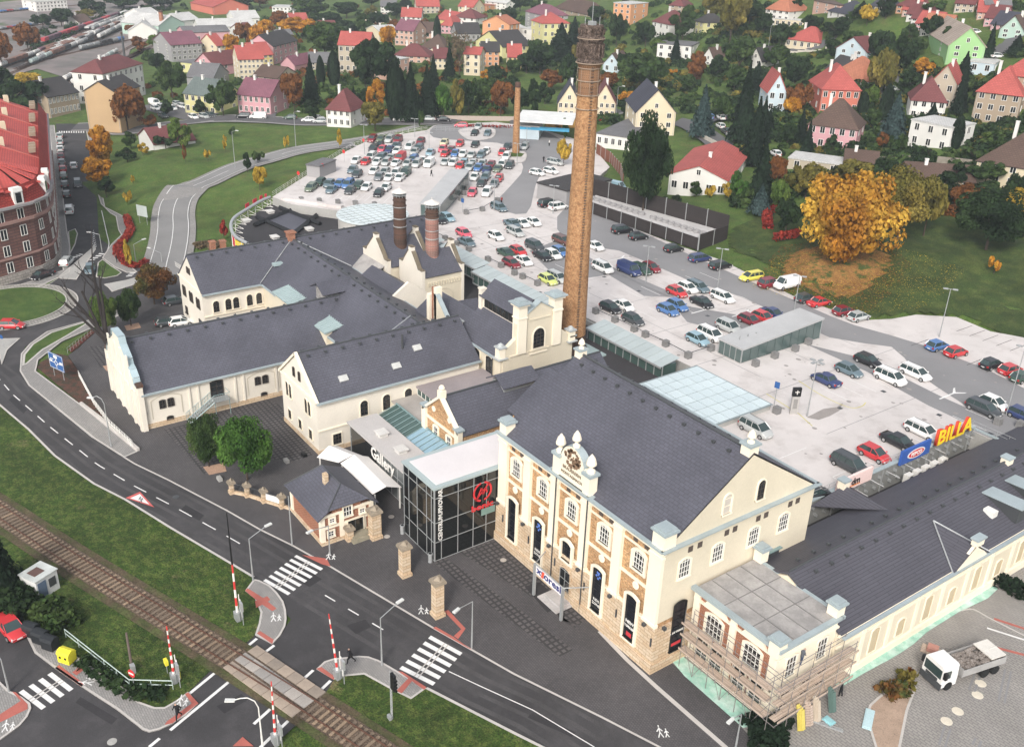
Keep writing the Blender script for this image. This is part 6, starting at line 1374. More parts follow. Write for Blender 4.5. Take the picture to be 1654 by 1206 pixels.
# ---------------------------------------------------------------- lamps, posts, signs
def lamp(base, h, arm, L, lab, z=None, curved=False, heads=None, m_=None, name='street_lamp', rise=.5):
	p = GP(*base) if z is None else PZ(base[0], base[1], z); t = thing(name, lab, 'street lamp', p)
	m_ = m_ or grmetal; b = MB(); b.tube((0,0,0),(0,0,h*.35),.10,8,.085); b.tube((0,0,h*.35),(0,0,h),.075,8,.05)
	b.build('pole', m_, t)
	if arm is not None:
		ax, ay = arm; n_ = math.hypot(ax, ay); ax /= n_; ay /= n_; b = MB()
		if curved:
			pts_ = [(0,h),(.25,h+.7),(.8,h+1.05),(L*.7,h+1.0),(L,h+.8)]
			for (u, z0), (v, z1) in zip(pts_, pts_[1:]): b.tube((ax*u,ay*u,z0),(ax*v,ay*v,z1),.045,6)
			e = (ax*L, ay*L, h+.75)
		else: b.tube((0,0,h),(ax*L,ay*L,h+rise),.045,6); e = (ax*L, ay*L, h+rise)
		b.build('arm', m_, t)
		q = MB(); q.prism([(-.1,-.14),(.7,-.16),(.7,.16),(-.1,.14)], -.06, .1); o = q.build('lamp_head', mat('lamp_white', (.62,.62,.60), .5), t); o.location = e; o.rotation_euler.z = math.atan2(ay, ax)
	if heads:
		for hx, hy in heads:
			b = MB(); b.tube((0,0,h),(hx*.4,hy*.4,h+.02),.04,5); b.build('arm', m_, t); q = MB(); q.prism([(-.05,-.2),(.65,-.2),(.65,.2),(-.05,.2)], -.05, .09); o = q.build('lamp_head', grmetal, t); o.location = (hx*.4,hy*.4,h); o.rotation_euler.z = math.atan2(hy, hx)
	return t
def dirpx(a, c, z): p, q = PZ(a[0],a[1],z), PZ(c[0],c[1],z); return (q.x-p.x, q.y-p.y)
def lampx(base, top, head, lab, **k):
	p = GP(*base); lo, hi = 1, 20
	for _ in range(40):
		m_ = (lo+hi)/2
		if proj((p.x,p.y,p.z+m_))[1] > top[1]: lo = m_
		else: hi = m_
	h = lo
	if head: d = dirpx(top, head, p.z+h+.3); return lamp(base, h, d, math.hypot(*d), lab, **k)
	return lamp(base, h, None, 0, lab, **k)
lampx((617,1075),(612,998),(640,980),'street lamp on the pavement corner beside the zebra crossing and barrier'); lampx((762,1047),(762,971),(739,990),'street lamp on the plaza at the right-hand zebra crossing')
lampx((409,938),(402,870),(430,856),'street lamp at the verge corner near the left zebra crossing'); lampx((533,896),(531,849),(505,863),'street lamp on the plaza kerb in front of the gatehouse')
lampx((472,881),(465,801),None,'bare thin metal pole on the kerb left of the gatehouse', name='thin_pole'); lampx((180,722),(162,652),(145,651),'curved-arm street lamp on the pavement below the left wing', curved=True)
lampx((165,407),(157,379),(143,379),'street lamp at the tip of the pale traffic island'); lampx((220,425),(214,395),(229,391),'street lamp by the red hedge near the roundabout'); lampx((262,425),(259,409),(242,405),'street lamp at the foot of the ramp road')
lampx((425,1212),(414,1142),(375,1142),'white curved street lamp rising at the bottom edge by the crossing', curved=True, m_=framew); lampx((15,1118),(0,1065),(-20,1040),'leaning thin street lamp at the bottom left corner')
lampx((1188,1208),(1194,1153),(1178,1168),'street lamp at the bottom right of the road beside the dark hedge'); lampx((126,560),(128,520),(118,515),'lamp post beside the leafless tree left of the wing') if 0 else None
H4 = ((1,0),(-1,0),(0,1),(0,-1)); H2 = ((.8,.6),(-.8,-.6))
for base, top, hd, lab in (((1303.6,672),(1322,584),H4,'four-headed car park mast beside the totem sign'), ((1517,544),(1538,467),H2,'car park mast at the curved back lane on the right'), ((1158.5,469),(1168.6,402),H2,'car park mast by the white estate car near the aisle'), ((1281,512),(1291.7,446),H2,'car park mast by the white van'), ((1625,670),(1654,560),H2,'car park mast at the right edge behind the grey estate'),
						   ((1043,455),(1050,398),H2,'car park mast above the dark van'), ((798,340),(800,285),H2,'car park mast beside the person in red'), ((893,345),(894,300),H2,'car park mast at the corner of the grey flat-roofed kiosk'), ((589,250),(589,202),H2,'car park mast at the far left corner by the yellow saplings'), ((670,222),(670,192),H2,'lamp mast at the far end of the car park lawn'), ((693,245),(692,214),H2,'car park mast among the far bays'), ((790,176),(791,150),H2,'street lamp behind the far bus island'), ((850,240),(852,205),H2,'car park mast beside the small brick chimney'), ((835,266),(836,232),H2,'car park mast on the far grass island')):
	p = GP(*base); lo, hi = 1, 20
	for _ in range(40):
		m_ = (lo+hi)/2
		if proj((p.x,p.y,p.z+m_))[1] > top[1]: lo = m_
		else: hi = m_
	lamp(base, lo, None, 0, lab, heads=hd, name='mast_lamp')
for base, lab in (((1240,84),'tall lamp post in front of the white house with orange roof'), ((995,190),'lamp post right of the twin-gabled house'), ((380,272),'lamp post where the ramp road bends'), ((478,238),'thin lamp on the green slope by the ramp'), ((64,40),'tall floodlight mast at the rail yard')):
	lamp(base, 9 if base[0] != 64 else 24, (1,.4), 1.5, lab)
def barrier(base, top, lab, dark_tip=False, yellow=False):
	p = GP(*base); t = thing('level_crossing_barrier', lab, 'barrier', p); lo, hi = 1, 16
	for _ in range(40):
		m_ = (lo+hi)/2
		if proj((p.x,p.y,p.z+m_))[1] > top[1]: lo = m_
		else: hi = m_
	h = lo; q = PZ(top[0], top[1], p.z+h); tip = Vector((q.x-p.x, q.y-p.y, h)); st_ = Vector((0,0,1.0))
	red = mat('barrier_red', (.60,.05,.045), .5); n = 12
	for k in range(n):
		a = st_.lerp(tip, k/n); c = st_.lerp(tip, (k+1)/n); r = .13-.08*k/n; b = MB(); b.tube(a, c, r, 6, r-.006)
		b.build('boom_stripe', black_m if (dark_tip and k > 5) else (red if k % 2 else framew), t)
	b = MB(); b.box(-.35,.35,-.3,.3,.3,1.2); b.box(-.25,.25,-.2,.2,0,.3); b.tube((.5,0,.5),(.5,0,1.6),.05,5); b.build('drive_box', grmetal, t)
	b = MB(); b.tube((-.4,.35,.6),(.0,.35,2.6),.07,5); b.tube((.4,.35,.6),(.1,.35,2.6),.07,5); b.tube((0,.3,.8),(0,.3,3.2),.05,5); b.build('counterweight_arm', framew, t)
	b = MB(); b.box(-.5,-.1,.3,.6,.2,.9); b.build('counterweight', mat('weight_yellow', (.7,.62,.05)) if yellow else grmetal, t)
	b = MB(); b.tube((.9,.2,0),(.9,.2,2.7),.05,6); b.build('signal_post', grmetal, t); b = MB(); b.box(.6,1.2,.05,.25,1.9,2.9); b.build('signal_board', silver_m, t)
barrier((385,1003),(366,828),'raised red and white barrier with a long black tip on the left verge', dark_tip=True); barrier((283,1103),(269,1011),'raised red and white barrier with yellow counterweight by the guard rail', yellow=True)
barrier((546,1097),(531,991),'raised red and white barrier on the curved pavement near the walking person'); barrier((446,1202),(438,1100),'raised red and white barrier at the bottom edge beside the rails', yellow=True)
p = GP(633,1160); t = thing('railway_signal', 'tall lattice railway signal post with a black head on the verge', 'signal', p)
b = MB()
for s in (-.15,.15): b.tube((s,0,0),(s,0,5.3),.035,4)
for k in range(16): z = .2+k*.32; b.tube((-.15,0,z),(.15,0,z+.16),.03,4); b.tube((.15,0,z+.16),(-.15,0,z+.32),.03,4)
b.build('lattice_post', grmetal, t); b = MB(); b.box(-.25,.25,-.35,-.1,0,.5); b.build('foot_box', grmetal, t)
b = MB(); b.box(.1,.75,-.12,.12,3.7,5.4); b.build('signal_head', black_m, t); b = MB()
for k in range(4): z = 3.9+k*.38; b.tube((.75,0,z),(1.0,0,z+.02),.13,6)
b.build('visor', black_m, t)
p = GP(214,1083); t = thing('timber_post', 'old leaning timber post with a grey box in the grass', 'post', p); b = MB(); b.tube((0,0,0),(-.6,.15,4.0),.14,7,.1); b.build('shaft', mat('old_timber', (.13,.10,.085)), t); b = MB(); b.box(.1,.6,-.2,.2,0,1.0); b.build('box', silver_m, t)
b = MB(); Pg = [GP(x, y) for x, y in ((107,1030),(150,1064),(211,1112),(280,1114))]; t = thing('guard_rail', 'pale green tubular guard rail bending round the grass verge', 'railing')
for a, c in zip(Pg, Pg[1:]):
	n = max(1, int((c-a).length/1.8))
	for k in range(n+1): q = a.lerp(c, k/n); b.tube((q.x,q.y,0),(q.x,q.y,1.1),.04,5)
	for z in (1.1, .6): b.tube((a.x,a.y,z),(c.x,c.y,z),.05,6)
b.build('rail', mat('pale_green_paint', (.42,.50,.46), .6), t)
rail(X([(128,610),(152,655),(178,690),(216,725)]), 'stair_railing', 'white steel railing descending beside the ramp below the left wing', 1.1, .1, framew, step=.8, bars=4)
rail(X([(110,572),(128,557),(152,538)]), 'hedge_railing', 'thin grey railing along the hedge by the roundabout pavement', 1.0, .1, step=1.0)
rail(X([(300,444),(296,440),(286,450)])[:2]+X([(283,432)]), 'entrance_railing', 'white railing where the brewery yard meets the ramp road', 1.1, .1, framew, step=.5, bars=3)
rail([tuple(PZ(x, y, DZ)[:2]) for x, y in deck_px], 'deck_guard', 'white guard rail along the sloping left edge of the far car park', 1.1, DZ, framew, step=2.2, bars=3)
rail([tuple(PZ(x, y, DZ)[:2]) for x, y in ((690,211),(720,213),(760,214),(800,217))], 'deck_fence', 'thin fence at the far end of the car park', 1.4, DZ, step=1.2, bars=3)
b = MB(); P = PZ(131,654), PZ(178,690), PZ(224,729)
w_ = ribbon([P[0],P[1],P[2]], .35, .45); o = MB(); L = [P[0],P[1],P[2]]
for a, c in zip(L, L[1:]): d = (c-a).normalized(); n_ = Vector((-d.y,d.x,0))*.17; o.prism([tuple((a+n_)[:2]),tuple((a-n_)[:2]),tuple((c-n_)[:2]),tuple((c+n_)[:2])], .05, .5)
tag(o.build('garden_wall', kerb_m), 'low white kerb wall sloping down beside the pavement under the left wing', 'wall')
def plate_sign(base, lab, w, h, z0, m_, face, posts=(0,), extra=None, name='road_sign'):
	p = GP(*base); t = thing(name, lab, 'sign', p, math.atan2(face[1], face[0])+math.pi/2); b = MB()
	for x in posts: b.tube((x,.05,0),(x,.05,z0+h*.9),.05,6)
	b.build('post', grmetal, t); b = MB(); b.box(-w/2,w/2,-.03,.02,z0,z0+h); b.build('sign_plate', m_, t)
	if extra: extra(t)
	return t
sblue = mat('sign_blue', (.03,.10,.28), .5, .05)
def blue_detail(t):
	b = MB(); b.box(-1.75,1.75,-.05,-.035,1.6,1.66); b.box(-1.75,1.75,-.05,-.035,3.94,4.0); b.box(-1.75,-1.69,-.05,-.035,1.6,4.0); b.box(1.69,1.75,-.05,-.035,1.6,4.0)
	b.box(-.05,.05,-.05,-.035,1.75,2.3); b.box(-.05,.05,-.05,-.035,2.9,3.3); b.box(-.9,-.35,-.05,-.035,2.55,2.65); b.box(.35,.9,-.05,-.035,2.55,2.65)
	for k in range(14):
		a0, a1 = 2*math.pi*k/14, 2*math.pi*(k+1)/14; b.face([(.4*math.cos(a0),-.05,2.6+.4*math.sin(a0)),(.28*math.cos(a0),-.05,2.6+.28*math.sin(a0)),(.28*math.cos(a1),-.05,2.6+.28*math.sin(a1)),(.4*math.cos(a1),-.05,2.6+.4*math.sin(a1))])
	b.box(-.45,.45,-.05,-.035,3.35,3.8); b.box(.9,1.6,-.05,-.035,2.6,3.0); b.box(-1.6,-.95,-.05,-.035,2.55,2.85); b.box(-1.4,-.6,-.05,-.035,3.0,3.12); b.build('sign_print', framew, t)
plate_sign((96,612),'big blue direction sign with a white roundabout symbol on two posts',3.6,2.5,1.55,sblue,(.35,-1),(-1.2,1.2),blue_detail)
plate_sign((232,362),'back of a pale grey-green traffic board on two posts on the slope',3.0,2.4,1.7,mat('board_back', (.45,.50,.48)),(.5,-1),(-1.1,1.1))
def noentry(t): b = MB(); b.box(-.3,.3,-.06,-.04,-.09+1.9,1.9+.09); b.build('bar', framew, t)
def disc_sign(base, lab, r, z, m_, face, extra=None):
	p = GP(*base); t = thing('road_sign', lab, 'sign', p, math.atan2(face[1], face[0])+math.pi/2); b = MB(); b.tube((0,.05,0),(0,.05,z+r*.6),.035,6); b.build('post', grmetal, t)
	b = MB(); b.lathe([(r,0),(r,.03)], n=20); o = b.build('sign_disc', m_, t); o.matrix_local = Matrix.Translation((0,0,z)) @ Matrix.Rotation(R(90),4,'X')
	if extra: extra(t)
sred = mat('sign_red', (.62,.03,.035), .5)
disc_sign((217,1113),'round red no entry sign at the bend of the guard rail',.42,1.9,sred,(.5,-1),noentry)
disc_sign((240,693),'round white-faced sign with dark rim at the left wing corner',.38,2.6,framew,(.5,-1))
disc_sign((6,562),'small round sign on the pale island left of the red car',.35,1.9,sblue,(.5,-1))
disc_sign((55,610),'round blue sign on the verge of the roundabout exit',.35,1.8,sblue,(.5,-1)) if 0 else None
for (x, y), lab in (((483,298),'round red sign on the car park edge, nearest the dark mall roof'), ((522,285),'round red sign on the deck guard rail, second from the front'), ((556,262),'round red sign at the middle of the deck guard rail'), ((588,243),'round red sign at the far end of the deck guard rail')): disc_sign((x, y),lab,.45,2.6,sred,(.3,-1))
plate_sign((747,343),'small blue parking sign on a post by the far shelter',.7,.9,2.1,sblue,(.3,-1)); plate_sign((674,360),'small blue parking sign left of the red kiln stack',.7,.9,2.1,sblue,(.3,-1)); plate_sign((1250,655),'small blue parking sign by the frosted glass roof',.7,.9,2.6,sblue,(.3,-1))
tt = thing('totem_sign', 'slim pale totem sign with a black arrow square on top in the car park', 'sign', PZ(1281,668,DZ), R(60)); b = MB(); b.box(-.5,.5,-.15,.15,0,2.6); b.build('column', mat('totem_grey', (.40,.38,.36)), tt); b = MB(); b.box(-.55,.55,-.2,.2,2.6,3.8); b.build('top_square', black_m, tt); b = MB(); b.box(-.05,.05,-.24,-.21,2.9,3.5); b.box(-.3,.3,-.24,-.21,3.2,3.3); b.build('arrow_print', framew, tt)
b = MB(); b.box(-.3,.3,-.16,-.15,.6,2.3) if 0 else b.box(-.28,.28,-.17,-.155,.8,2.2); b.build('small_print', mat('print_grey', (.25,.24,.23)), tt)
hut = thing('relay_hut', 'small white railway hut with flat roof and blue-grey door', 'hut', (0,0,0)); hp = [GP(64,972), GP(90,955)]
d = Vector((hp[1].x-hp[0].x, hp[1].y-hp[0].y, 0)).normalized(); hut.matrix_local = wmat(hp[0], d, (d.y,-d.x,0))
b = MB(); b.box(0,2.5,-2.4,0,0,2.4); b.build('wall', mat('hut_white', (.62,.62,.60), .8, .08), hut); b = MB(); b.box(-.1,2.6,-2.5,.1,2.4,2.52); b.build('roof', mat('hut_roof', (.50,.52,.50), .8, .3, 1), hut); b = MB(); b.box(.5,1.7,-1.9,-.7,2.52,2.55); b.build('roof_stain', mat('rust_stain', (.12,.07,.06)), hut)
b = MB(); b.box(.15,1.1,0,.05,.1,2.1); b.build('door', mat('hut_door', (.10,.14,.20)), hut); b = MB(); b.box(1.4,2.2,0,.05,.9,1.9); b.build('louvre', dkmetal, hut)
def bin_(x, y, m_, lab, sc=1.0, rz=.6, dots=False):
	p = GP(x, y); t = thing('waste_container', lab, 'container', (p.x, p.y, .1), rz); b = MB(); b.prism([(-.65*sc,-.5*sc),(.65*sc,-.5*sc),(.65*sc,.5*sc),(-.65*sc,.5*sc)], .15, 1.1*sc); b.build('body', m_, t)
	b = MB(); b.xprism([(-.55*sc,1.1*sc),(.55*sc,1.1*sc),(.4*sc,1.35*sc),(0,1.5*sc),(-.4*sc,1.35*sc)], -.7*sc, .7*sc); b.build('lid', m_, t)
	if dots:
		for u in (-.3,.3): b = MB(); b.lathe([(.13,0),(.13,.03)], n=10); o = b.build('opening', black_m, t); o.matrix_local = Matrix.Translation((u,-.5*sc-.01,.8)) @ Matrix.Rotation(R(90),4,'X')
for x, y, l in ((53,1027,'black waste container nearest the parked red car'),(68,1038,'black waste container between its two neighbours'),(83,1048,'black waste container next to the yellow one')): bin_(x, y, mat('bin_black', (.02,.022,.025), .4), l)
bin_(110,1069,mat('bin_yellow', (.75,.66,.04), .5),'bright yellow recycling container at the pavement edge', dots=True)
t = thing('signal_lantern', 'small yellow and black box lantern beside the barrier by the rail', 'lantern', GP(271,1088)); b = MB(); b.tube((0,0,0),(0,0,1.3),.04,5); b.build('post', grmetal, t); b = MB(); b.box(-.3,.3,-.15,.15,1.2,1.7); b.build('yellow_box', mat('weight_yellow', (.7,.62,.05)), t)
for x, y, l in ((355,776,'small grey box on the paving under the tree square'),(463,747,'pale stone block bench on the courtyard paving'),(491,737,'dark square planter in the courtyard')):
	p = GP(x, y); b = MB(); b.box(-.45,.45,-.25,.25,0,.4); b.box(-.38,.38,-.2,.2,.4,.46); tag(b.build('street_block', concrete if 'dark' not in l else black_m, loc=(p.x,p.y,.09)), l, 'block')
for a, c, l in (((437,566+200),(494,735),'thin bar barrier in the courtyard before the middle wing'),): pass
for k, (x, y) in enumerate(((650,862),(695,908))):
	p = GP(x, y); t = thing('ash_bin', ['steel ash bin near the left door of the glass cube','steel ash bin at the front corner of the glass cube'][k], 'bin', (p.x,p.y,.09)); b = MB(); b.lathe([(.24,0),(.24,.95),(.28,.97),(.28,1.1),(.1,1.12)], n=14); b.build('body', silver_m, t); b = MB(); b.lathe([(.18,1.12),(.18,1.14)], n=12); b.build('top', black_m, t)
p = GP(1300,1135); random.seed(9)
for k, (dx, m_, l) in enumerate(((0,mat('plank_yellow', (.6,.5,.12)),'yellow-edged board leaning on the scaffold'),(.6,wood_m,'bundle of brown boards leaning on the scaffold'),(1.2,mat('pale_board', (.5,.42,.33)),'tall pale boards leaning on the scaffold corner'),(2.4,mat('green_frame', (.10,.16,.14)),'dark green old window frames stacked against the scaffold'))):
	t = thing('leaning_boards', l, 'boards', (12.9+.05*k, 6.0+dx*1.7, .12)); b = MB()
	for q in range(4): b.box(0+.08*q,.06+.08*q,-.35+.1*q,.05+.1*q,0,2.6-.2*q)
	o = b.build('board', m_, t); o['kind'] = 'stuff'; o.rotation_euler = (0,R(-14),0)
for k, (x, y, rz_, l) in enumerate(((1328,1172,.5,'long pale metal profile lying on the setts near the black heap'),(1310,1152,.1,'second metal profile lying beside the black heap'))):
	p = GP(x, y); b = MB(); b.box(-1.8,1.8,-.08,.08,0,.1); b.box(-1.7,1.7,.2,.3,0,.08); o = b.build('metal_profile', silver_m, loc=(p.x,p.y,.12), rz=rz_); tag(o, l, 'metal bar')
p = GP(1338,1166); b = MB(); b.box(-.5,.5,-.4,.4,0,.12); b.box(-.35,.35,-.25,.25,.12,.2); tag(b.build('turquoise_tray', mat('turquoise', (.30,.55,.58), .5), loc=(p.x,p.y,.11)), 'turquoise tray lying on the setts left of the gravel bed', 'tray')
p = GP(1402,1164); b = MB(); b.box(-.4,.4,-1.3,1.3,0,.08); b.box(-.3,.3,-1.1,1.1,.08,.12); tag(b.build('glass_sheet', skyglass, loc=(p.x,p.y,.2), rz=.5), 'pale turquoise glass sheet lying on the left kerb of the gravel bed', 'glass sheet')
# ---------------------------------------------------------------- cars
PAINT = {}
cols = dict(W=('white',(.72,.71,.69)), S=('silver',(.42,.43,.42)), G=('grey',(.17,.18,.19)), D=('dark grey',(.05,.055,.06)), K=('black',(.015,.015,.018)), R=('red',(.50,.035,.04)), M=('dark red',(.20,.02,.03)), N=('navy',(.03,.045,.13)), B=('blue',(.07,.16,.36)), L=('light blue',(.24,.36,.42)), T=('blue-grey',(.11,.155,.18)), E=('dark green',(.035,.07,.05)), Y=('yellow',(.70,.62,.10)), V=('lime yellow',(.55,.60,.18)), P=('pinkish red',(.62,.10,.14)), C=('cream',(.62,.55,.36)), O=('brown',(.12,.05,.04)), Q=('olive',(.13,.16,.11)))
for k, (n, c) in cols.items(): PAINT[k] = mat('car_paint_'+n.replace(' ','_').replace('-','_'), c, .28, .02, spec=.6, grain=.0)
tyre = mat('tyre', (.015,.015,.015), .9); rim = mat('rim', (.42,.42,.42), .4, metal=.5); cglass = mat('car_glass', (.035,.055,.055), .08, .05, spec=.8); tail = mat('tail_light', (.35,.02,.02), .3); headl = mat('head_light', (.65,.66,.66), .2); nplate = mat('number_plate', (.7,.7,.68))
KIND = dict(h=('hatchback',4.05,1.74,1.48), s=('saloon',4.5,1.78,1.43), w=('estate car',4.65,1.8,1.5), m=('people carrier',4.6,1.85,1.72), v=('van',5.0,1.95,1.98), u=('SUV',4.5,1.86,1.70))
def car_proto(k):
	nm, L, Wd, Ht = KIND[k]; h = L/2; w = Wd/2; belt = .92 if k in 'hsw' else 1.05 if k in 'mu' else 1.15
	hood = belt-.02; fr = h-.95 if k not in 'mv' else h-.75      # windscreen foot
	rr = dict(h=-h+.12, s=-h+1.0, w=-h+.08, m=-h+.08, v=-h+.06, u=-h+.1)[k]      # rear glass foot
	rt = dict(h=-h+.6, s=-h+1.5, w=-h+.35, m=-h+.35, v=-h+.12, u=-h+.4)[k]; ft = fr-(.85 if k not in 'v' else .6)
	S_ = [(-h,.80,.38,belt-.25),(-h+.06,.92,.26,belt-.05 if k != 's' else belt-.02),(-h+.6,.99,.2,belt),(0,1,.18,belt),(fr-.1,1,.18,hood),(fr+.25,.98,.19,hood-.06),(h-.35,.92,.2,hood-.2),(h-.05,.80,.26,hood-.36),(h,.70,.34,hood-.45)]
	b = MB(); ring = []
	for x, f, zb, zt in S_:
		r = []
		for sy in (1, -1):
			c = [(x, sy*w*f*.90, zb), (x, sy*w*f, zb+.18), (x, sy*w*f, (zb+zt)/2+.05), (x, sy*w*f*.93, zt-.03), (x, sy*w*f*.80, zt+.02)]
			r += c if sy > 0 else c[::-1]
		i = len(b.v); b.v += r; ring.append(i)
	for i, j in zip(ring, ring[1:]):
		for q in range(10): b.f.append((i+q, j+q, j+(q+1) % 10, i+(q+1) % 10)); b.mi.append(0)
	b.f.append(tuple(ring[0]+q for q in range(10))); b.f.append(tuple(ring[-1]+9-q for q in range(10))); b.mi += [0, 0]
	rw = w*.76; zr = Ht; e = .02
	b.slab([(rt,-rw,zr),(ft,-rw,zr),(ft,rw,zr),(rt,rw,zr)], .05)
	bw = w*.90; mid = [(-.12 if k != 'v' else ft-.2)] + ([rt+.9] if k in 'wmu' else [])
	for sy in (1, -1):
		b.tube((fr,sy*bw,belt),(ft,sy*rw,zr-.03),.045,4); b.tube((rr,sy*bw,belt),(rt,sy*rw,zr-.03),.06,4)
		for mx in mid: b.tube((mx,sy*(bw+.005),belt),(mx,sy*(rw+.005),zr-.03),.04,4)
		if k == 'v': b.slab([(rr,sy*(bw+.01),belt),(ft-.2,sy*(bw+.01),belt),(ft-.2,sy*(rw+.01),zr-.02),(rt,sy*(rw+.01),zr-.02)], .03)
		b.box(fr-.25,fr-.1,sy*(w+.0)-.0,sy*(w+.18),belt,belt+.14) if sy > 0 else b.box(fr-.25,fr-.1,-(w+.18),-w,belt,belt+.14)
	body = b.mesh('body', PAINT['W'], uv=False)
	for p in body.polygons: p.use_smooth = p.index < 80
	g = MB(); q0 = [(rr,-bw,belt-.02),(fr,-bw,belt-.02),(fr,bw,belt-.02),(rr,bw,belt-.02)]; q1 = [(rt+e,-rw,zr-.04),(ft-e,-rw,zr-.04),(ft-e,rw,zr-.04),(rt+e,rw,zr-.04)]
	for a in range(4): c = (a+1) % 4; g.face([q0[a],q0[c],q1[c],q1[a]])
	glass = g.mesh('windows', cglass, uv=False)
	t = link('car', None); t['category'] = 'car'
	bo = link('body', body, t); bo.material_slots[0].link = 'OBJECT'
	link('windows', glass, t)
	wr = .33 if k != 'v' else .36
	wm = MB(); n = 14; wm.tube((0,-.1,0),(0,.1,0),wr,n); wm.tube((0,-.115,0),(0,.115,0),wr*.62,10,mi=1); wm = wm.mesh('wheel', [tyre, rim], uv=False)
	for sx in (h-.82, -h+.80):
		for sy in (w-.07, -w+.07): link('wheel', wm, t, (sx, sy, wr))
	hl = MB(); hl.box(-.12,.03,-.2,.2,-.09,.08); hl = hl.mesh('headlight', headl, uv=False); tl = MB(); tl.box(-.03,.1,-.14,.14,-.14,.14); tl = tl.mesh('tail_light', tail, uv=False)
	for sy in (1,-1): link('headlight', hl, t, (h-.07, sy*w*.62, hood-.42)); link('tail_light', tl, t, (-h+.03, sy*w*.78, belt-.2))
	pl = MB(); pl.box(h-.02,h+.015,-.26,.26,.40,.52); pl.box(-h-.015,-h+.02,-.26,.26,.46,.58); pl.build('number_plate', nplate, t, uv=False)
	if k in 'wm': rk = MB(); [rk.tube((rt+.2,s*rw*.9,zr+.05),(ft-.1,s*rw*.9,zr+.05),.025,4) for s in (1,-1)]; link('roof_rack', rk.mesh('roof_rack', dkmetal, uv=False), t)
	return t
CP = {k: car_proto(k) for k in KIND}; used_c = set()
def car(x, y, paint, kind, head, label, group='parked cars', z=None, vis=True):
	first = kind not in used_c; o = CP[kind] if first else copy_tree(CP[kind]); used_c.add(kind)
	q = PZ(x, y, DZ+.6)
	if z is None and inpoly(q.x, q.y, DECK): p = Vector((q.x, q.y, DZ))
	else:
		p = GP(x, y+3); p.z = max(p.z, .03)+(.02 if p.z < .2 else .22)
	o.location = p; o.rotation_euler = (0, 0, math.atan2(head[1], head[0])+random.uniform(-.03,.03))
	for c in o.children:
		if c.name.startswith('body'): c.material_slots[0].material = PAINT[paint]
		if p.y > 150 and c.name.startswith(('number','roof_rack')): pass
	o['label'] = label; o['category'] = 'van' if kind == 'v' else 'car'; o['group'] = group
	return o
wordn = lambda i: ordw[i] if i < 20 else f'{i+1}th'
def row(where, head, items, group='cars in the car park', z=None):
	items = sorted(items, key=lambda t: t[0]); from collections import Counter
	cnt = Counter((c, k) for _, _, c, k in items)
	for i, (x, y, c, k) in enumerate(items):
		nm = f'{cols[c][0]} {KIND[k][0]}'
		lab = f'{nm} {where}' if cnt[(c, k)] == 1 else f'{nm} {where}, {wordn(i)} from left'
		car(x, y, c, k, head, lab, group, z)
def rows(o, s, txt): return [(o[0]+int(a)/s, o[1]+int(b)/s, c, k) for a, b, c, k in (t.split(',') for t in txt.split())]
Xp, Yp, Ym = (1,0), (0,1), (0,-1); SDv = (SD.x, SD.y)
Zf = ((480,200), 8.27); Zg = ((660,190), 8.27); Zh = ((780,300), 10.34); Zi = ((780,380), 10.34); Zj = ((940,360), 8.27); Zk = ((1040,380), 5.483); Zl = ((820,300), 3.938); Zm = ((1280,560), 8.26); Zn = ((1454,560), 8.27); Zo = ((1234,600), 3.938); Zp = ((0,160), 3.767); Zq = ((1234,300), 3.938)
row('in the rearmost bays of the far car park', SDv, rows(*Zf, '1005,205,M,u 1115,205,Q,h 1235,210,S,u 1345,215,M,u')+rows(*Zg, '160,315,M,h'))
row('in the second row from the back', SDv, rows(*Zf, '1020,325,D,w 1100,290,D,h 1135,340,P,h 1230,350,N,h 1325,290,T,s 1335,360,W,h 1505,305,W,m 1565,375,S,h 1625,320,T,w'))
row('in the back rows right of centre', SDv, rows(*Zg, '475,335,C,h 685,345,R,h 890,355,K,s 1320,385,D,h 1550,385,S,w 290,465,L,s 455,420,P,h 565,435,M,h 485,480,R,h 620,480,B,h 725,485,W,h 840,495,S,s 970,495,T,w 1035,450,W,h 1250,465,R,h 1305,515,W,w'))
row('in the middle row left of the far shelter', SDv, rows(*Zf, '785,490,W,h 915,505,R,h 990,440,W,m 1065,510,W,h 1125,445,T,w 1190,510,S,w 1255,450,S,s 1320,520,W,s 1380,460,R,v 1470,530,S,h 1550,470,B,w 1600,535,S,m'))
row('in the middle row right of the far shelter', SDv, rows(*Zg, '190,565,W,s 275,615,W,v 490,590,S,s 595,600,W,w 735,605,L,h 685,645,R,h 820,660,S,w 860,610,S,h 930,670,B,h 985,615,S,h 1045,690,N,s 1100,630,M,h 1190,680,Q,s 1245,620,W,w 1350,635,D,w'))
row('in the double row left of the far shelter', SDv, rows(*Zf, '740,615,T,h 800,670,D,h 1025,630,W,h 1095,710,G,h 1170,640,S,h 1230,710,W,s 1320,650,W,w 1370,720,W,h 1450,650,E,m'))
row('in the front left bays of the far car park', SDv, rows(*Zf, '185,850,Q,w 305,780,E,h 425,800,T,h 460,875,T,s 565,800,B,h 680,810,B,m 705,890,D,h 815,820,E,h 925,845,W,h 1185,850,W,h 1090,925,K,h'))
row('in the bays just right of the far shelter', SDv, rows(*Zg, '720,770,T,u 880,795,W,h 975,870,D,s 1030,790,T,w 1205,810,R,h 1145,880,G,h 850,1000,P,h 1045,1000,W,u'))
row('on the island at the far entrance to the car park', SDv, rows(*Zg, '930,120,S,h 885,205,K,s 1055,210,T,h'))
row('driving in at the far entrance', (-.6,-.8), rows(*Zg, '700,100,P,h'))
row('on the cable line behind the black and red stacks', Xp, rows((660,300), 10.34, '510,560,K,s 650,530,L,h 1510,360,T,w'))
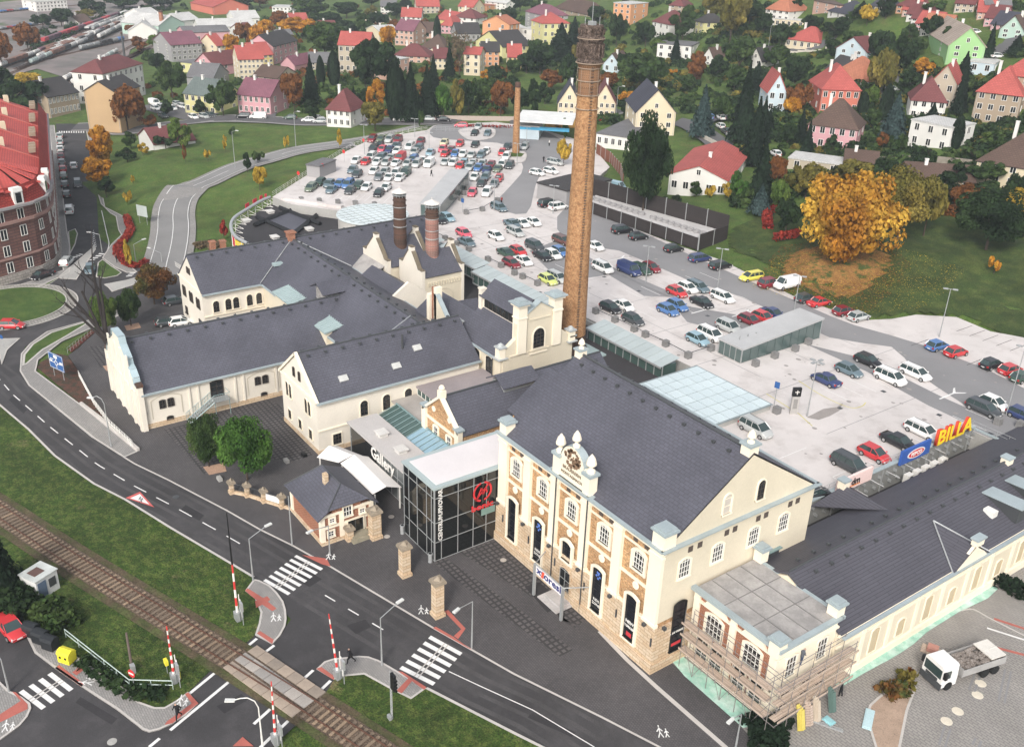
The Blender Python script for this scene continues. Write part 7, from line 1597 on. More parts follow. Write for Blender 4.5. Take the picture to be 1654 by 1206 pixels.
row('in the pair behind the red kiln stack bollards', Xp, rows((660,300), 10.34, '925,790,P,h 970,935,T,s'))
row('in the upper group left of the chimney', Xp, rows(*Zh, '490,630,T,s 645,620,W,s 835,600,W,s 545,770,S,w 220,840,W,h')+rows(*Zh, '1325,910,O,w'))
row('in the near rows left of the chimney', Xp, rows(*Zi, '390,290,E,s 590,260,R,h 480,465,M,h 670,420,W,s 870,180,D,u 1000,340,K,s 1170,320,W,h 1290,270,B,h'))
row('beside the chimney foot above the glazed canopy', Xp, rows(*Zi, '1090,740,V,h 1245,700,S,w'))
row('in the lane bays by the grey flat-roofed kiosk', Yp, rows(*Zh, '1085,300,K,m 1260,350,W,u'))
row('immediately right of the tall chimney', Xp, rows(*Zj, '170,305,W,s 280,600,W,m'))
row('in the trio right of the chimney', Xp, rows(*Zj, '630,630,N,v 790,620,E,w 925,595,M,h'))
row('backed up to the black screen fence', (.15,.98), rows(*Zj, '540,95,K,u 760,180,K,h 1230,340,K,h')); row('parked at the edge of the right-hand lawn', (.1,1), rows(*Zk, '500,200,N,w 680,265,K,w 1115,425,M,u 1435,555,D,h 1555,590,R,s'))
row('nosed out at the edge of the right-hand lawn', (-.1,-1), rows(*Zk, '950,365,Y,w 1260,455,W,v')); row('at the right end of the lawn-edge bays', (.1,1), rows(*Zq, '510,795,M,h 605,830,S,h'))
row('in the cluster in front of the lawn mast', Xp, rows(*Zk, '295,500,R,h 390,465,W,h 480,455,T,w 515,590,K,s 300,620,B,h 215,660,B,h')+rows(*Zk, '700,545,W,w'))
row('by the wedge-roofed glass shelter', Xp, rows(*Zk, '940,750,M,h 1060,725,R,h 1140,690,N,s 755,815,S,u 590,880,W,m 480,920,L,h')); row('above the glazed canopy right of the chimney', Xp, rows(*Zl, '655,775,K,h 735,760,W,s 800,850,D,h'))
row('in the row right of the totem sign', Xp, rows(*Zm, '1010,180,K,h 760,310,T,h 1310,410,W,m')+rows(*Zn, '210,345,W,w')); row('reversed in beside the yellow lines', (-1,0), rows(*Zm, '445,430,N,s'))
row('in the bays across the lane at the right', (.1,1), rows(*Zq, '1105,1015,B,h 1225,1055,R,h')+rows(*Zn, '1225,225,K,h 1480,300,R,h 1630,400,E,h')); row('at the right edge by the cable bollards', Xp, rows(*Zn, '1120,820,D,w 1260,750,W,h 1640,910,N,h'))
row('in the row above the shop signs', Xp, rows(*Zo, '545,590,D,m 705,520,R,h 855,440,K,s 1010,375,W,w')); row('between the totem sign and the frosted glass roof', Xp, [(1221,692,'S','m')]); row('nosing out beside the hall gable', (.3,1), [(1317,796,'K','h')])
st_ = (PZ(112,250)-PZ(126,380)); sv = (st_.x, st_.y); svm = (-sv[0], -sv[1])
row('in the street below the red-roofed corner block', sv, rows(*Zp, '365,225,S,h 366,262,S,h 370,305,W,h 372,350,M,h 378,388,G,h 385,428,R,h 390,470,E,w 397,522,D,h 408,582,K,h 424,680,W,m'), 'cars in the streets')
row('driving up the street beside the orange tree', sv, rows(*Zp, '450,408,W,h'), 'cars in the streets'); row('driving down the street past the orange tree', svm, rows(*Zp, '475,522,D,m'), 'cars in the streets')
def seg(x0,y0,x1,y1): a, c = PZ(x0,y0), PZ(x1,y1); return (c.x-a.x, c.y-a.y)
car(109,424,'S','w',seg(100,434,120,412),'silver estate car leaving the roundabout at the zebra crossing','cars in the streets'); car(69,446,'K','s',seg(85,440,50,452),'black saloon on the road in front of the brown corner block','cars in the streets')
car(20,527,'R','h',seg(0,527,40,527),'small red hatchback driving round the roundabout','cars in the streets'); car(18,1016,'R','s',seg(0,996,36,1034),'old red car with sunroof by the black waste containers','cars in the streets')
car(146,437,'T','h',seg(146,437,140,460),'blue-grey car behind the top of the leafless tree','cars in the streets'); car(271,522,'D','h',seg(271,522,290,519),'dark car behind the left wing ridge','cars in the streets'); car(293,522,'W','h',seg(271,522,290,519),'white car in the yard behind the left wing ridge','cars in the streets'); car(283,488,'D','h',(0,1),'dark car in the yard by the back wing gable','cars in the streets')
u_ = PZ(640,194,6)-PZ(420,190,6); uv_ = (u_.x,u_.y); um = (-u_.x,-u_.y)
row('on the upper road left of the white villa', um, [(417,190,'W','v'),(469,191,'E','h'),(498,195,'W','h'),(511,192,'W','s'),(517,197,'S','h'),(393,189,'K','u')], 'cars in the streets'); row('on the upper road right of the white villa', uv_, [(603,194,'G','s'),(647,194,'W','w'),(667,194,'G','h'),(692,193,'S','s'),(716,194,'K','s')], 'cars in the streets')
row('in the station yard behind the orange fire wall', (1,.2), [(252,176,'W','h'),(262,174,'S','h'),(279,176,'W','h'),(287,169,'S','h'),(296,173,'W','w'),(264,188,'D','h'),(313,190,'W','h'),(330,189,'S','h'),(341,187,'D','h'),(250,168,'W','v')], 'cars in the streets')
row('in the side street behind the red-roofed hall', (-1,.5), [(1146,190,'B','h'),(1164,191,'W','h'),(1163,205,'W','h'),(1172,213,'D','h'),(1179,219,'S','h'),(1186,225,'O','h'),(1252,250,'W','h'),(970,194,'R','h')], 'cars in the streets')
row('on the lane by the small yellow maple behind the kiosk', (1,.3), [(897,262,'S','w'),(890,276,'W','h'),(868,279,'W','h'),(995,305,'L','v')], 'cars in the car park')
row('in the lane among the houses on the hill', (.5,1), [(1575,53,'W','h'),(1610,92,'W','h'),(1440,145,'S','h')], 'cars in the streets')
fa, ra = PZ(1500,1106), PZ(1602,1072); dv_ = (fa-ra).normalized(); tk = thing('tipper_lorry', 'white cab tipper lorry loaded with rubble parked on the pale setts', 'lorry', ((fa+ra)/2)+Vector((0,0,.1)), math.atan2(dv_.y, dv_.x))
L = (fa-ra).length; h = L/2
b = MB(); b.xprism([(-1.2,.5),(1.2,.5),(1.2,1.5),(1.1,2.7),(.95,2.85),(-.95,2.85),(-1.1,2.7),(-1.2,1.5)], h-1.9, h); b.build('cab', PAINT['W'], tk)
b = MB(); b.box(h-.01,h+.03,-1.02,1.02,1.45,2.45); b.box(h-1.0,h-.2,1.14,1.22,1.5,2.3); b.box(h-1.0,h-.2,-1.22,-1.14,1.5,2.3); b.build('windscreen', cglass, tk)
b = MB(); b.box(h-.05,h+.12,-1.25,1.25,.35,1.0); b.box(h,h+.06,-.7,.7,1.05,1.35); b.build('bumper', dkmetal, tk)
b = MB(); b.box(h-.3,h,1.2,1.5,1.7,2.4); b.box(h-.3,h,-1.5,-1.2,1.7,2.4); b.build('mirror', black_m, tk)
b = MB(); b.box(-h+.3,h-1.7,-.5,.5,.7,1.1); b.box(h-2.3,h-1.95,-.9,.9,1.0,2.4); b.build('chassis', dkmetal, tk)
b = MB(); x0_, x1_ = -h, h-2.5
for y in (-1.25,1.2): b.box(x0_,x1_,y,y+.05,1.1,1.9)
b.box(x0_,x0_+.05,-1.2,1.2,1.1,1.9); b.box(x1_-.05,x1_,-1.2,1.2,1.1,2.0); b.box(x0_,x1_,-1.2,1.2,1.05,1.15); b.build('tipper_bed', mat('bed_grey', (.36,.35,.34), .7, .2, 2), tk)
b = MB()
for s in (h-1.0, -h+1.0, -h+2.3):
	for y in (-1.05,1.05): b.tube((s,y-.16,.5),(s,y+.16,.5),.5,14)
b.build('wheels', tyre, tk)['kind'] = 'stuff'
random.seed(4); b = MB()
for k in range(260):
	x, y, z, s = random.uniform(x0_+.3,x1_-.2), random.uniform(-1,1), random.uniform(1.2,1.9), random.uniform(.05,.2); b.box(x-s*random.uniform(.5,3),x+s,y-s*random.uniform(.5,2),y+s*.6,z-s*.4,z+s*.4)
o = b.build('rubble', mat('rubble', (.34,.30,.27), .95, .3, 4, col2=(.16,.13,.11), s2=8), tk); o['kind'] = 'stuff'
b = MB(); b.box(-h+.1,-h+1.9,-1.15,1.15,2.0,2.12); b.box(-h+.1,-h+1.9,-.02,.02,2.12,2.16); b.build('board_load', mat('pale_sheet', (.66,.63,.58)), tk)
p = PZ(1505,1053); t = thing('pallet_trailer', 'small pallet with a pink brick stack beside the lorry cab', 'pallet', (p.x,p.y,.1), .4); b = MB(); b.box(-1.0,1.0,-.6,.6,0,.18); b.build('pallet', wood_m, t); b = MB(); b.box(-.5,.5,-.45,.45,.18,.6); b.build('brick_stack', mat('pink_brick', (.5,.25,.2), .9, .2, 3), t)
# ---------------------------------------------------------------- rail yard: wagons
def wag(kind):
	t = link('tank_wagon' if kind == 0 else 'hopper_wagon' if kind == 1 else 'flat_wagon', None); b = MB()
	if kind == 0:
		b.tube((-6,0,2.6),(6,0,2.6),1.35,14); b.tube((-6.35,0,2.6),(-6,0,2.6),.9,14,1.35); b.tube((6,0,2.6),(6.35,0,2.6),1.35,14,.9)
	elif kind == 1: b.yprism([(-6.2,1.6),(6.2,1.6),(6.5,3.6),(5.8,4.0),(-5.8,4.0),(-6.5,3.6)], -1.4, 1.4)
	else: b.box(-6.5,6.5,-1.4,1.4,1.2,2.2)
	o = b.build('tank' if kind == 0 else 'wagon_body', PAINT['W'], t, uv=False, smooth=False); o.material_slots[0].link = 'OBJECT'
	b = MB(); b.box(-6.8,6.8,-1.2,1.2,.9,1.2); b.box(-5,-3,-1,1,.1,.9); b.box(3,5,-1,1,.1,.9); b.build('underframe', dkmetal, t, uv=False)
	b = MB()
	if kind == 0: 
		for x in (-4,0,4): b.tube((x-.12,0,2.6),(x+.12,0,2.6),1.42,12)
		b.tube((0,0,3.9),(0,0,4.2),.35,8); b.build('band', mat('wagon_band', (.16,.12,.10)), t, uv=False)
	else: b.box(-.1,.1,-1.45,1.45,1.3,3.7 if kind == 1 else 2.3); b.build('rib', dkmetal, t, uv=False)
	return t
WP = [wag(0), wag(1), wag(2)]; wused = set()
WC = {'w':mat('wagon_white',(.58,.57,.54),.6,.15), 'g':mat('wagon_grey',(.30,.31,.31),.6,.2), 'r':mat('wagon_red',(.42,.05,.06),.6,.2), 'p':mat('wagon_plum',(.14,.07,.09),.6,.2), 'b':mat('wagon_brown',(.20,.10,.07),.6,.2), 'k':mat('wagon_black',(.05,.045,.045),.6,.2), 'm':mat('wagon_mint',(.42,.50,.47),.6,.15), 'u':mat('wagon_blue',(.08,.18,.40),.6,.2)}
cw = dict(w='white',g='grey',r='bright red',p='dark plum',b='brown',k='black',m='pale mint',u='blue')
kw_ = ['tank wagon','hopper wagon','flat wagon']
yard = [((78,88),(215,34),'bwbwbbwwpbwbwwb',0,'in the second rake below the red train'),((62,98),(145,64),'wbwwbbwkw',0,'in the short rake under the mixed train'),((160,66),(235,28),'wwgwwgwwgw',0,'in the tanker rake beside the open shed'),((118,140),(172,112),'wwgwmw',0,'in the lowest tanker rake'),((0,50),(60,42),'gruwug',2,'in the grey train left of the floodlight'),((70,72),(192,28),'rppprrrrpprrppprrppp',1,'in the red and plum train'),((0,113),(150,58),'wbbbwwpbbwwwpbww',0,'in the long mixed train behind the green strip'),((152,60),(212,32),'wgwmwwgwww',0,'in the far end of the mixed train'),
		((50,107),(150,66),'mgmbbkwwgk',0,'in the rake beside the green strip'),((130,84),(200,68),'gggkkgu',0,'in the short dark rake by the lattice mast'),((105,135),(190,88),'wwgwwmwwmw',0,'in the white tanker rake behind the grey house'),((128,132),(185,104),'wgwwgw',0,'in the tanker rake by the corner house'),((150,52),(220,26),'gwgwwwgw',0,'in the tanker rake nearest the factory sheds'),((140,50),(205,22),'wwgwwwww',2,'in the rake beyond the tankers'),((0,22),(100,12),'urguugrwwu',2,'in the farthest coloured train at the top left')]
for (a0, a1, seq, kd, where) in yard:
	A, B = GP(*a0), GP(*a1); d = (B-A); d.z = 0; L = d.length; d.normalize(); n = len(seq); rz_ = math.atan2(d.y, d.x)
	for s in (-.6, .6):
		nn = Vector((-d.y,d.x,0))*s; b = MB(); e0 = A-d*25+nn; e1 = B+d*60+nn; b.box(0,(e1-e0).length,-.08,.08,0,.2); o = b.build('rail', rust); o.location = (e0.x,e0.y,.32); o.rotation_euler.z = rz_; o['kind'] = 'structure'
	b = MB(); b.box(-25,L+60,-2.1,2.1,-.3,.22); o = b.build('track_bed', mat('yard_ballast', (.23,.19,.17), .95, .2, .2, world=1)); o.location = (A.x,A.y,0); o.rotation_euler.z = rz_; o['kind'] = 'structure'
	step = L/n
	for k in range(n):
		c = seq[k % len(seq)]; kk = kd if kd != 0 or c not in 'bkp' else 1; first = kk not in wused; o = WP[kk] if first else copy_tree(WP[kk]); wused.add(kk)
		p = A+d*(step*(k+.5)); o.location = (p.x, p.y, .3); o.rotation_euler.z = rz_; sc_ = step/14.2; sw_ = max(.62, min(1, sc_)); o.scale = (sc_,sw_,sw_)
		for ch_ in o.children:
			if ch_.name.startswith(('tank','wagon')): ch_.material_slots[0].material = WC[c]
		tag(o, f'{cw[c]} {kw_[kk]} {where}, {wordn(k)} from left', 'wagon', 'wagons in the rail yard')
sheet('rail_yard', [tuple(GP(x, y)[:2]) for x, y in ((-80,150),(0,128),(60,112),(150,140),(200,118),(216,60),(260,20),(300,-8),(120,-8),(-150,20))], .2, mat('yard_ground', (.17,.155,.145), .95, .3, .1, col2=(.24,.20,.19), s2=.05, world=1, col3=(.06,.09,.03), s3=.04, q0=.6, q1=.7))
# ---------------------------------------------------------------- the town: houses read off the photograph by the foot of their front wall
WALL = {}
def wallm(h):
	if h not in WALL:
		c = dict(w=(.66,.64,.60), c=(.62,.53,.38), y=(.62,.50,.20), Y=(.60,.56,.28), p=(.56,.31,.33), r=(.55,.17,.12), o=(.60,.30,.16), s=(.52,.33,.26), b=(.33,.26,.19), g=(.30,.29,.29), G=(.29,.48,.22), l=(.50,.58,.62), m=(.40,.52,.45), t=(.42,.36,.28), B=(.44,.30,.17))[h]
		WALL[h] = mat('house_wall_'+dict(w='white',c='cream',y='ochre',Y='lemon',p='pink',r='red',o='orange',s='salmon',b='brown',g='grey',G='green',l='pale_blue',m='mint',t='beige',B='brick')[h], c, .9, .12, .25, grain=.08)
	return WALL[h]
ROOF = {}
def roofm(h):
	if h not in ROOF:
		c = dict(R=(.43,.10,.085), O=(.44,.17,.10), M=(.17,.055,.055), N=(.06,.06,.08), D=(.055,.05,.05), B=(.11,.07,.055), G=(.17,.165,.17), W=(.58,.57,.55), P=(.22,.09,.12), E=(.14,.17,.16), L=(.42,.34,.28))[h]
		nm = dict(R='red',O='orange',M='maroon',N='navy_slate',D='dark',B='brown',G='grey',W='white',P='plum',E='green_grey',L='light_brown')[h]
		ROOF[h] = mat('house_roof_'+nm, c, .8, .18, .4, kind='tile', uv=1, bw=.7, bh=.5, ms=.05, col2=[v*.82 for v in c], mortar=[v*.6 for v in c], grain=.1)
	return ROOF[h]
_hw = {}
def hwin(w, h):
	k = (round(w,1), round(h,1))
	if k not in _hw:
		f = MB(); a, z = k[0]/2, k[1]; t = .09
		for x0, x1, z0, z1 in ((-a-t,-a,-t,z+t),(a,a+t,-t,z+t),(-a,a,z,z+t),(-a,a,-t,0),(-.04,.04,0,z)): f.box(x0,x1,0,.09,z0,z1)
		p = MB(); p.face([(-a,.02,0),(a,.02,0),(a,.02,z),(-a,.02,z)][::-1]); _hw[k] = (f.mesh('window', framew, uv=False), p.mesh('pane', glass_m, uv=False))
	return _hw[k]
HOUSES = []; LAND = []
def house(x1, y1, x2, y2, ey, depth, typ, rise, wc, rc, fl, nw, label, short=None, cat='house', sidew=2, blank=False, ch_=1, z=None):
	a = GP(x1, y1); c = GP(x2, y2) if z is None else None; c = Vector((c.x, c.y, 0)); zb = min(a.z, H(c.x, c.y) if not inpoly(c.x,c.y,DECK) else DZ)
	d = Vector((c.x-a.x, c.y-a.y, 0)); w = d.length; d.normalize()
	n = Vector((d.y, -d.x, 0))
	if n.dot(Vector((a.x-CAM.x, a.y-CAM.y, 0))) > 0: n = -n      # n: outwards, towards the camera
	lo, hi = 1.5, 40
	for _ in range(30):
		m_ = (lo+hi)/2
		if proj((a.x, a.y, zb+m_))[1] > ey: lo = m_
		else: hi = m_
	h = lo; lf = -depth
	t = thing('house' if cat == 'house' else cat, label, cat, (a.x, a.y, zb)); M0 = wmat((a.x,a.y,zb), d, n); t.matrix_local = M0
	b = MB(); Dp = depth
	if typ == 'X': b.yprism([(0,-2.5),(w,-2.5),(w,h),(w/2,h+rise),(0,h)], -Dp, 0)
	elif typ == 'G': b.xprism([(-Dp,-2.5),(0,-2.5),(0,h),(-Dp/2,h+rise),(-Dp,h)], 0, w)
	else: b.box(0,w,-Dp,0,-2.5,h)
	b.build('wall', wallm(wc), t)
	b = MB(); ov = .4
	if typ == 'X': gable_roof(b, 0, w, -Dp, 0, h, h+rise, 'y', ov, .3, .2)
	elif typ == 'G': gable_roof(b, 0, w, -Dp, 0, h, h+rise, 'x', ov, .3, .2)
	elif typ == 'H': hip_roof(b, 0, w, -Dp, 0, h+.15, h+rise, 'x' if w > Dp else 'y', ov)
	else: b.box(-.15,w+.15,-Dp-.15,.15,h,h+.3)
	rf_ = b.build('roof', roofm(rc), t)
	if typ != 'F':
		for k in range(ch_):
			cx, cy = (w*(.3+.4*k), -Dp*.5+.6) if typ != 'X' else (w*.5+.5, -Dp*(.35+.3*k)); b = MB(); b.box(cx-.35,cx+.35,cy-.3,cy+.3,h+rise*.6,h+rise+.9); b.box(cx-.42,cx+.42,cy-.37,cy+.37,h+rise+.9,h+rise+1.05); b.build('chimney', wallm('b') if k % 2 else wallm('w'), rf_)
	fh = h/fl; q_ = MB(); q_.box(.3,.38,.0,.1,0,h-.1); q_.box(w-.38,w-.3,.0,.1,0,h-.1)
	if typ in 'GHX': q_.build('downpipe', grmetal, t, uv=False)
	wh = min(1.5, fh*.5)
	def put(M, L, nn, f0=0):
		for f in range(fl):
			for k in range(nn):
				wm_, pm_ = hwin(min(1.1, L/nn*.45), wh); o = link('window', wm_, t); o.matrix_local = M @ Matrix.Translation((L*(k+.5)/nn, 0, fh*f+fh*.36)); link('pane', pm_, o)
		if typ == 'X' and f0:
			wm_, pm_ = hwin(.8, 1.1); o = link('window', wm_, t); o.matrix_local = M @ Matrix.Translation((L*.5, 0, h+rise*.18)); link('pane', pm_, o)
	if not blank: put(Matrix.Translation((0,.0,0)), w, nw, 1)
	vc = Vector((CAM.x-a.x, CAM.y-a.y, 0))
	if sidew:
		if (CAM-Vector((c.x,c.y,0))).dot(d) > 0: put(Matrix.Translation((w,0,0)) @ Matrix(((0,1,0,0),(-1,0,0,0),(0,0,1,0),(0,0,0,1))), Dp, sidew)
		if vc.dot(-d) > 0: put(Matrix.Translation((0,-Dp,0)) @ Matrix(((0,-1,0,0),(1,0,0,0),(0,0,1,0),(0,0,0,1))), Dp, sidew)
	ctr_ = M0 @ Vector((w/2,-Dp/2,0)); HOUSES.append((ctr_.x, ctr_.y, max(w, Dp)*.62)); 
	if short: LAND.append((short, (x1+x2)/2, (y1+ey)/2))
	return t
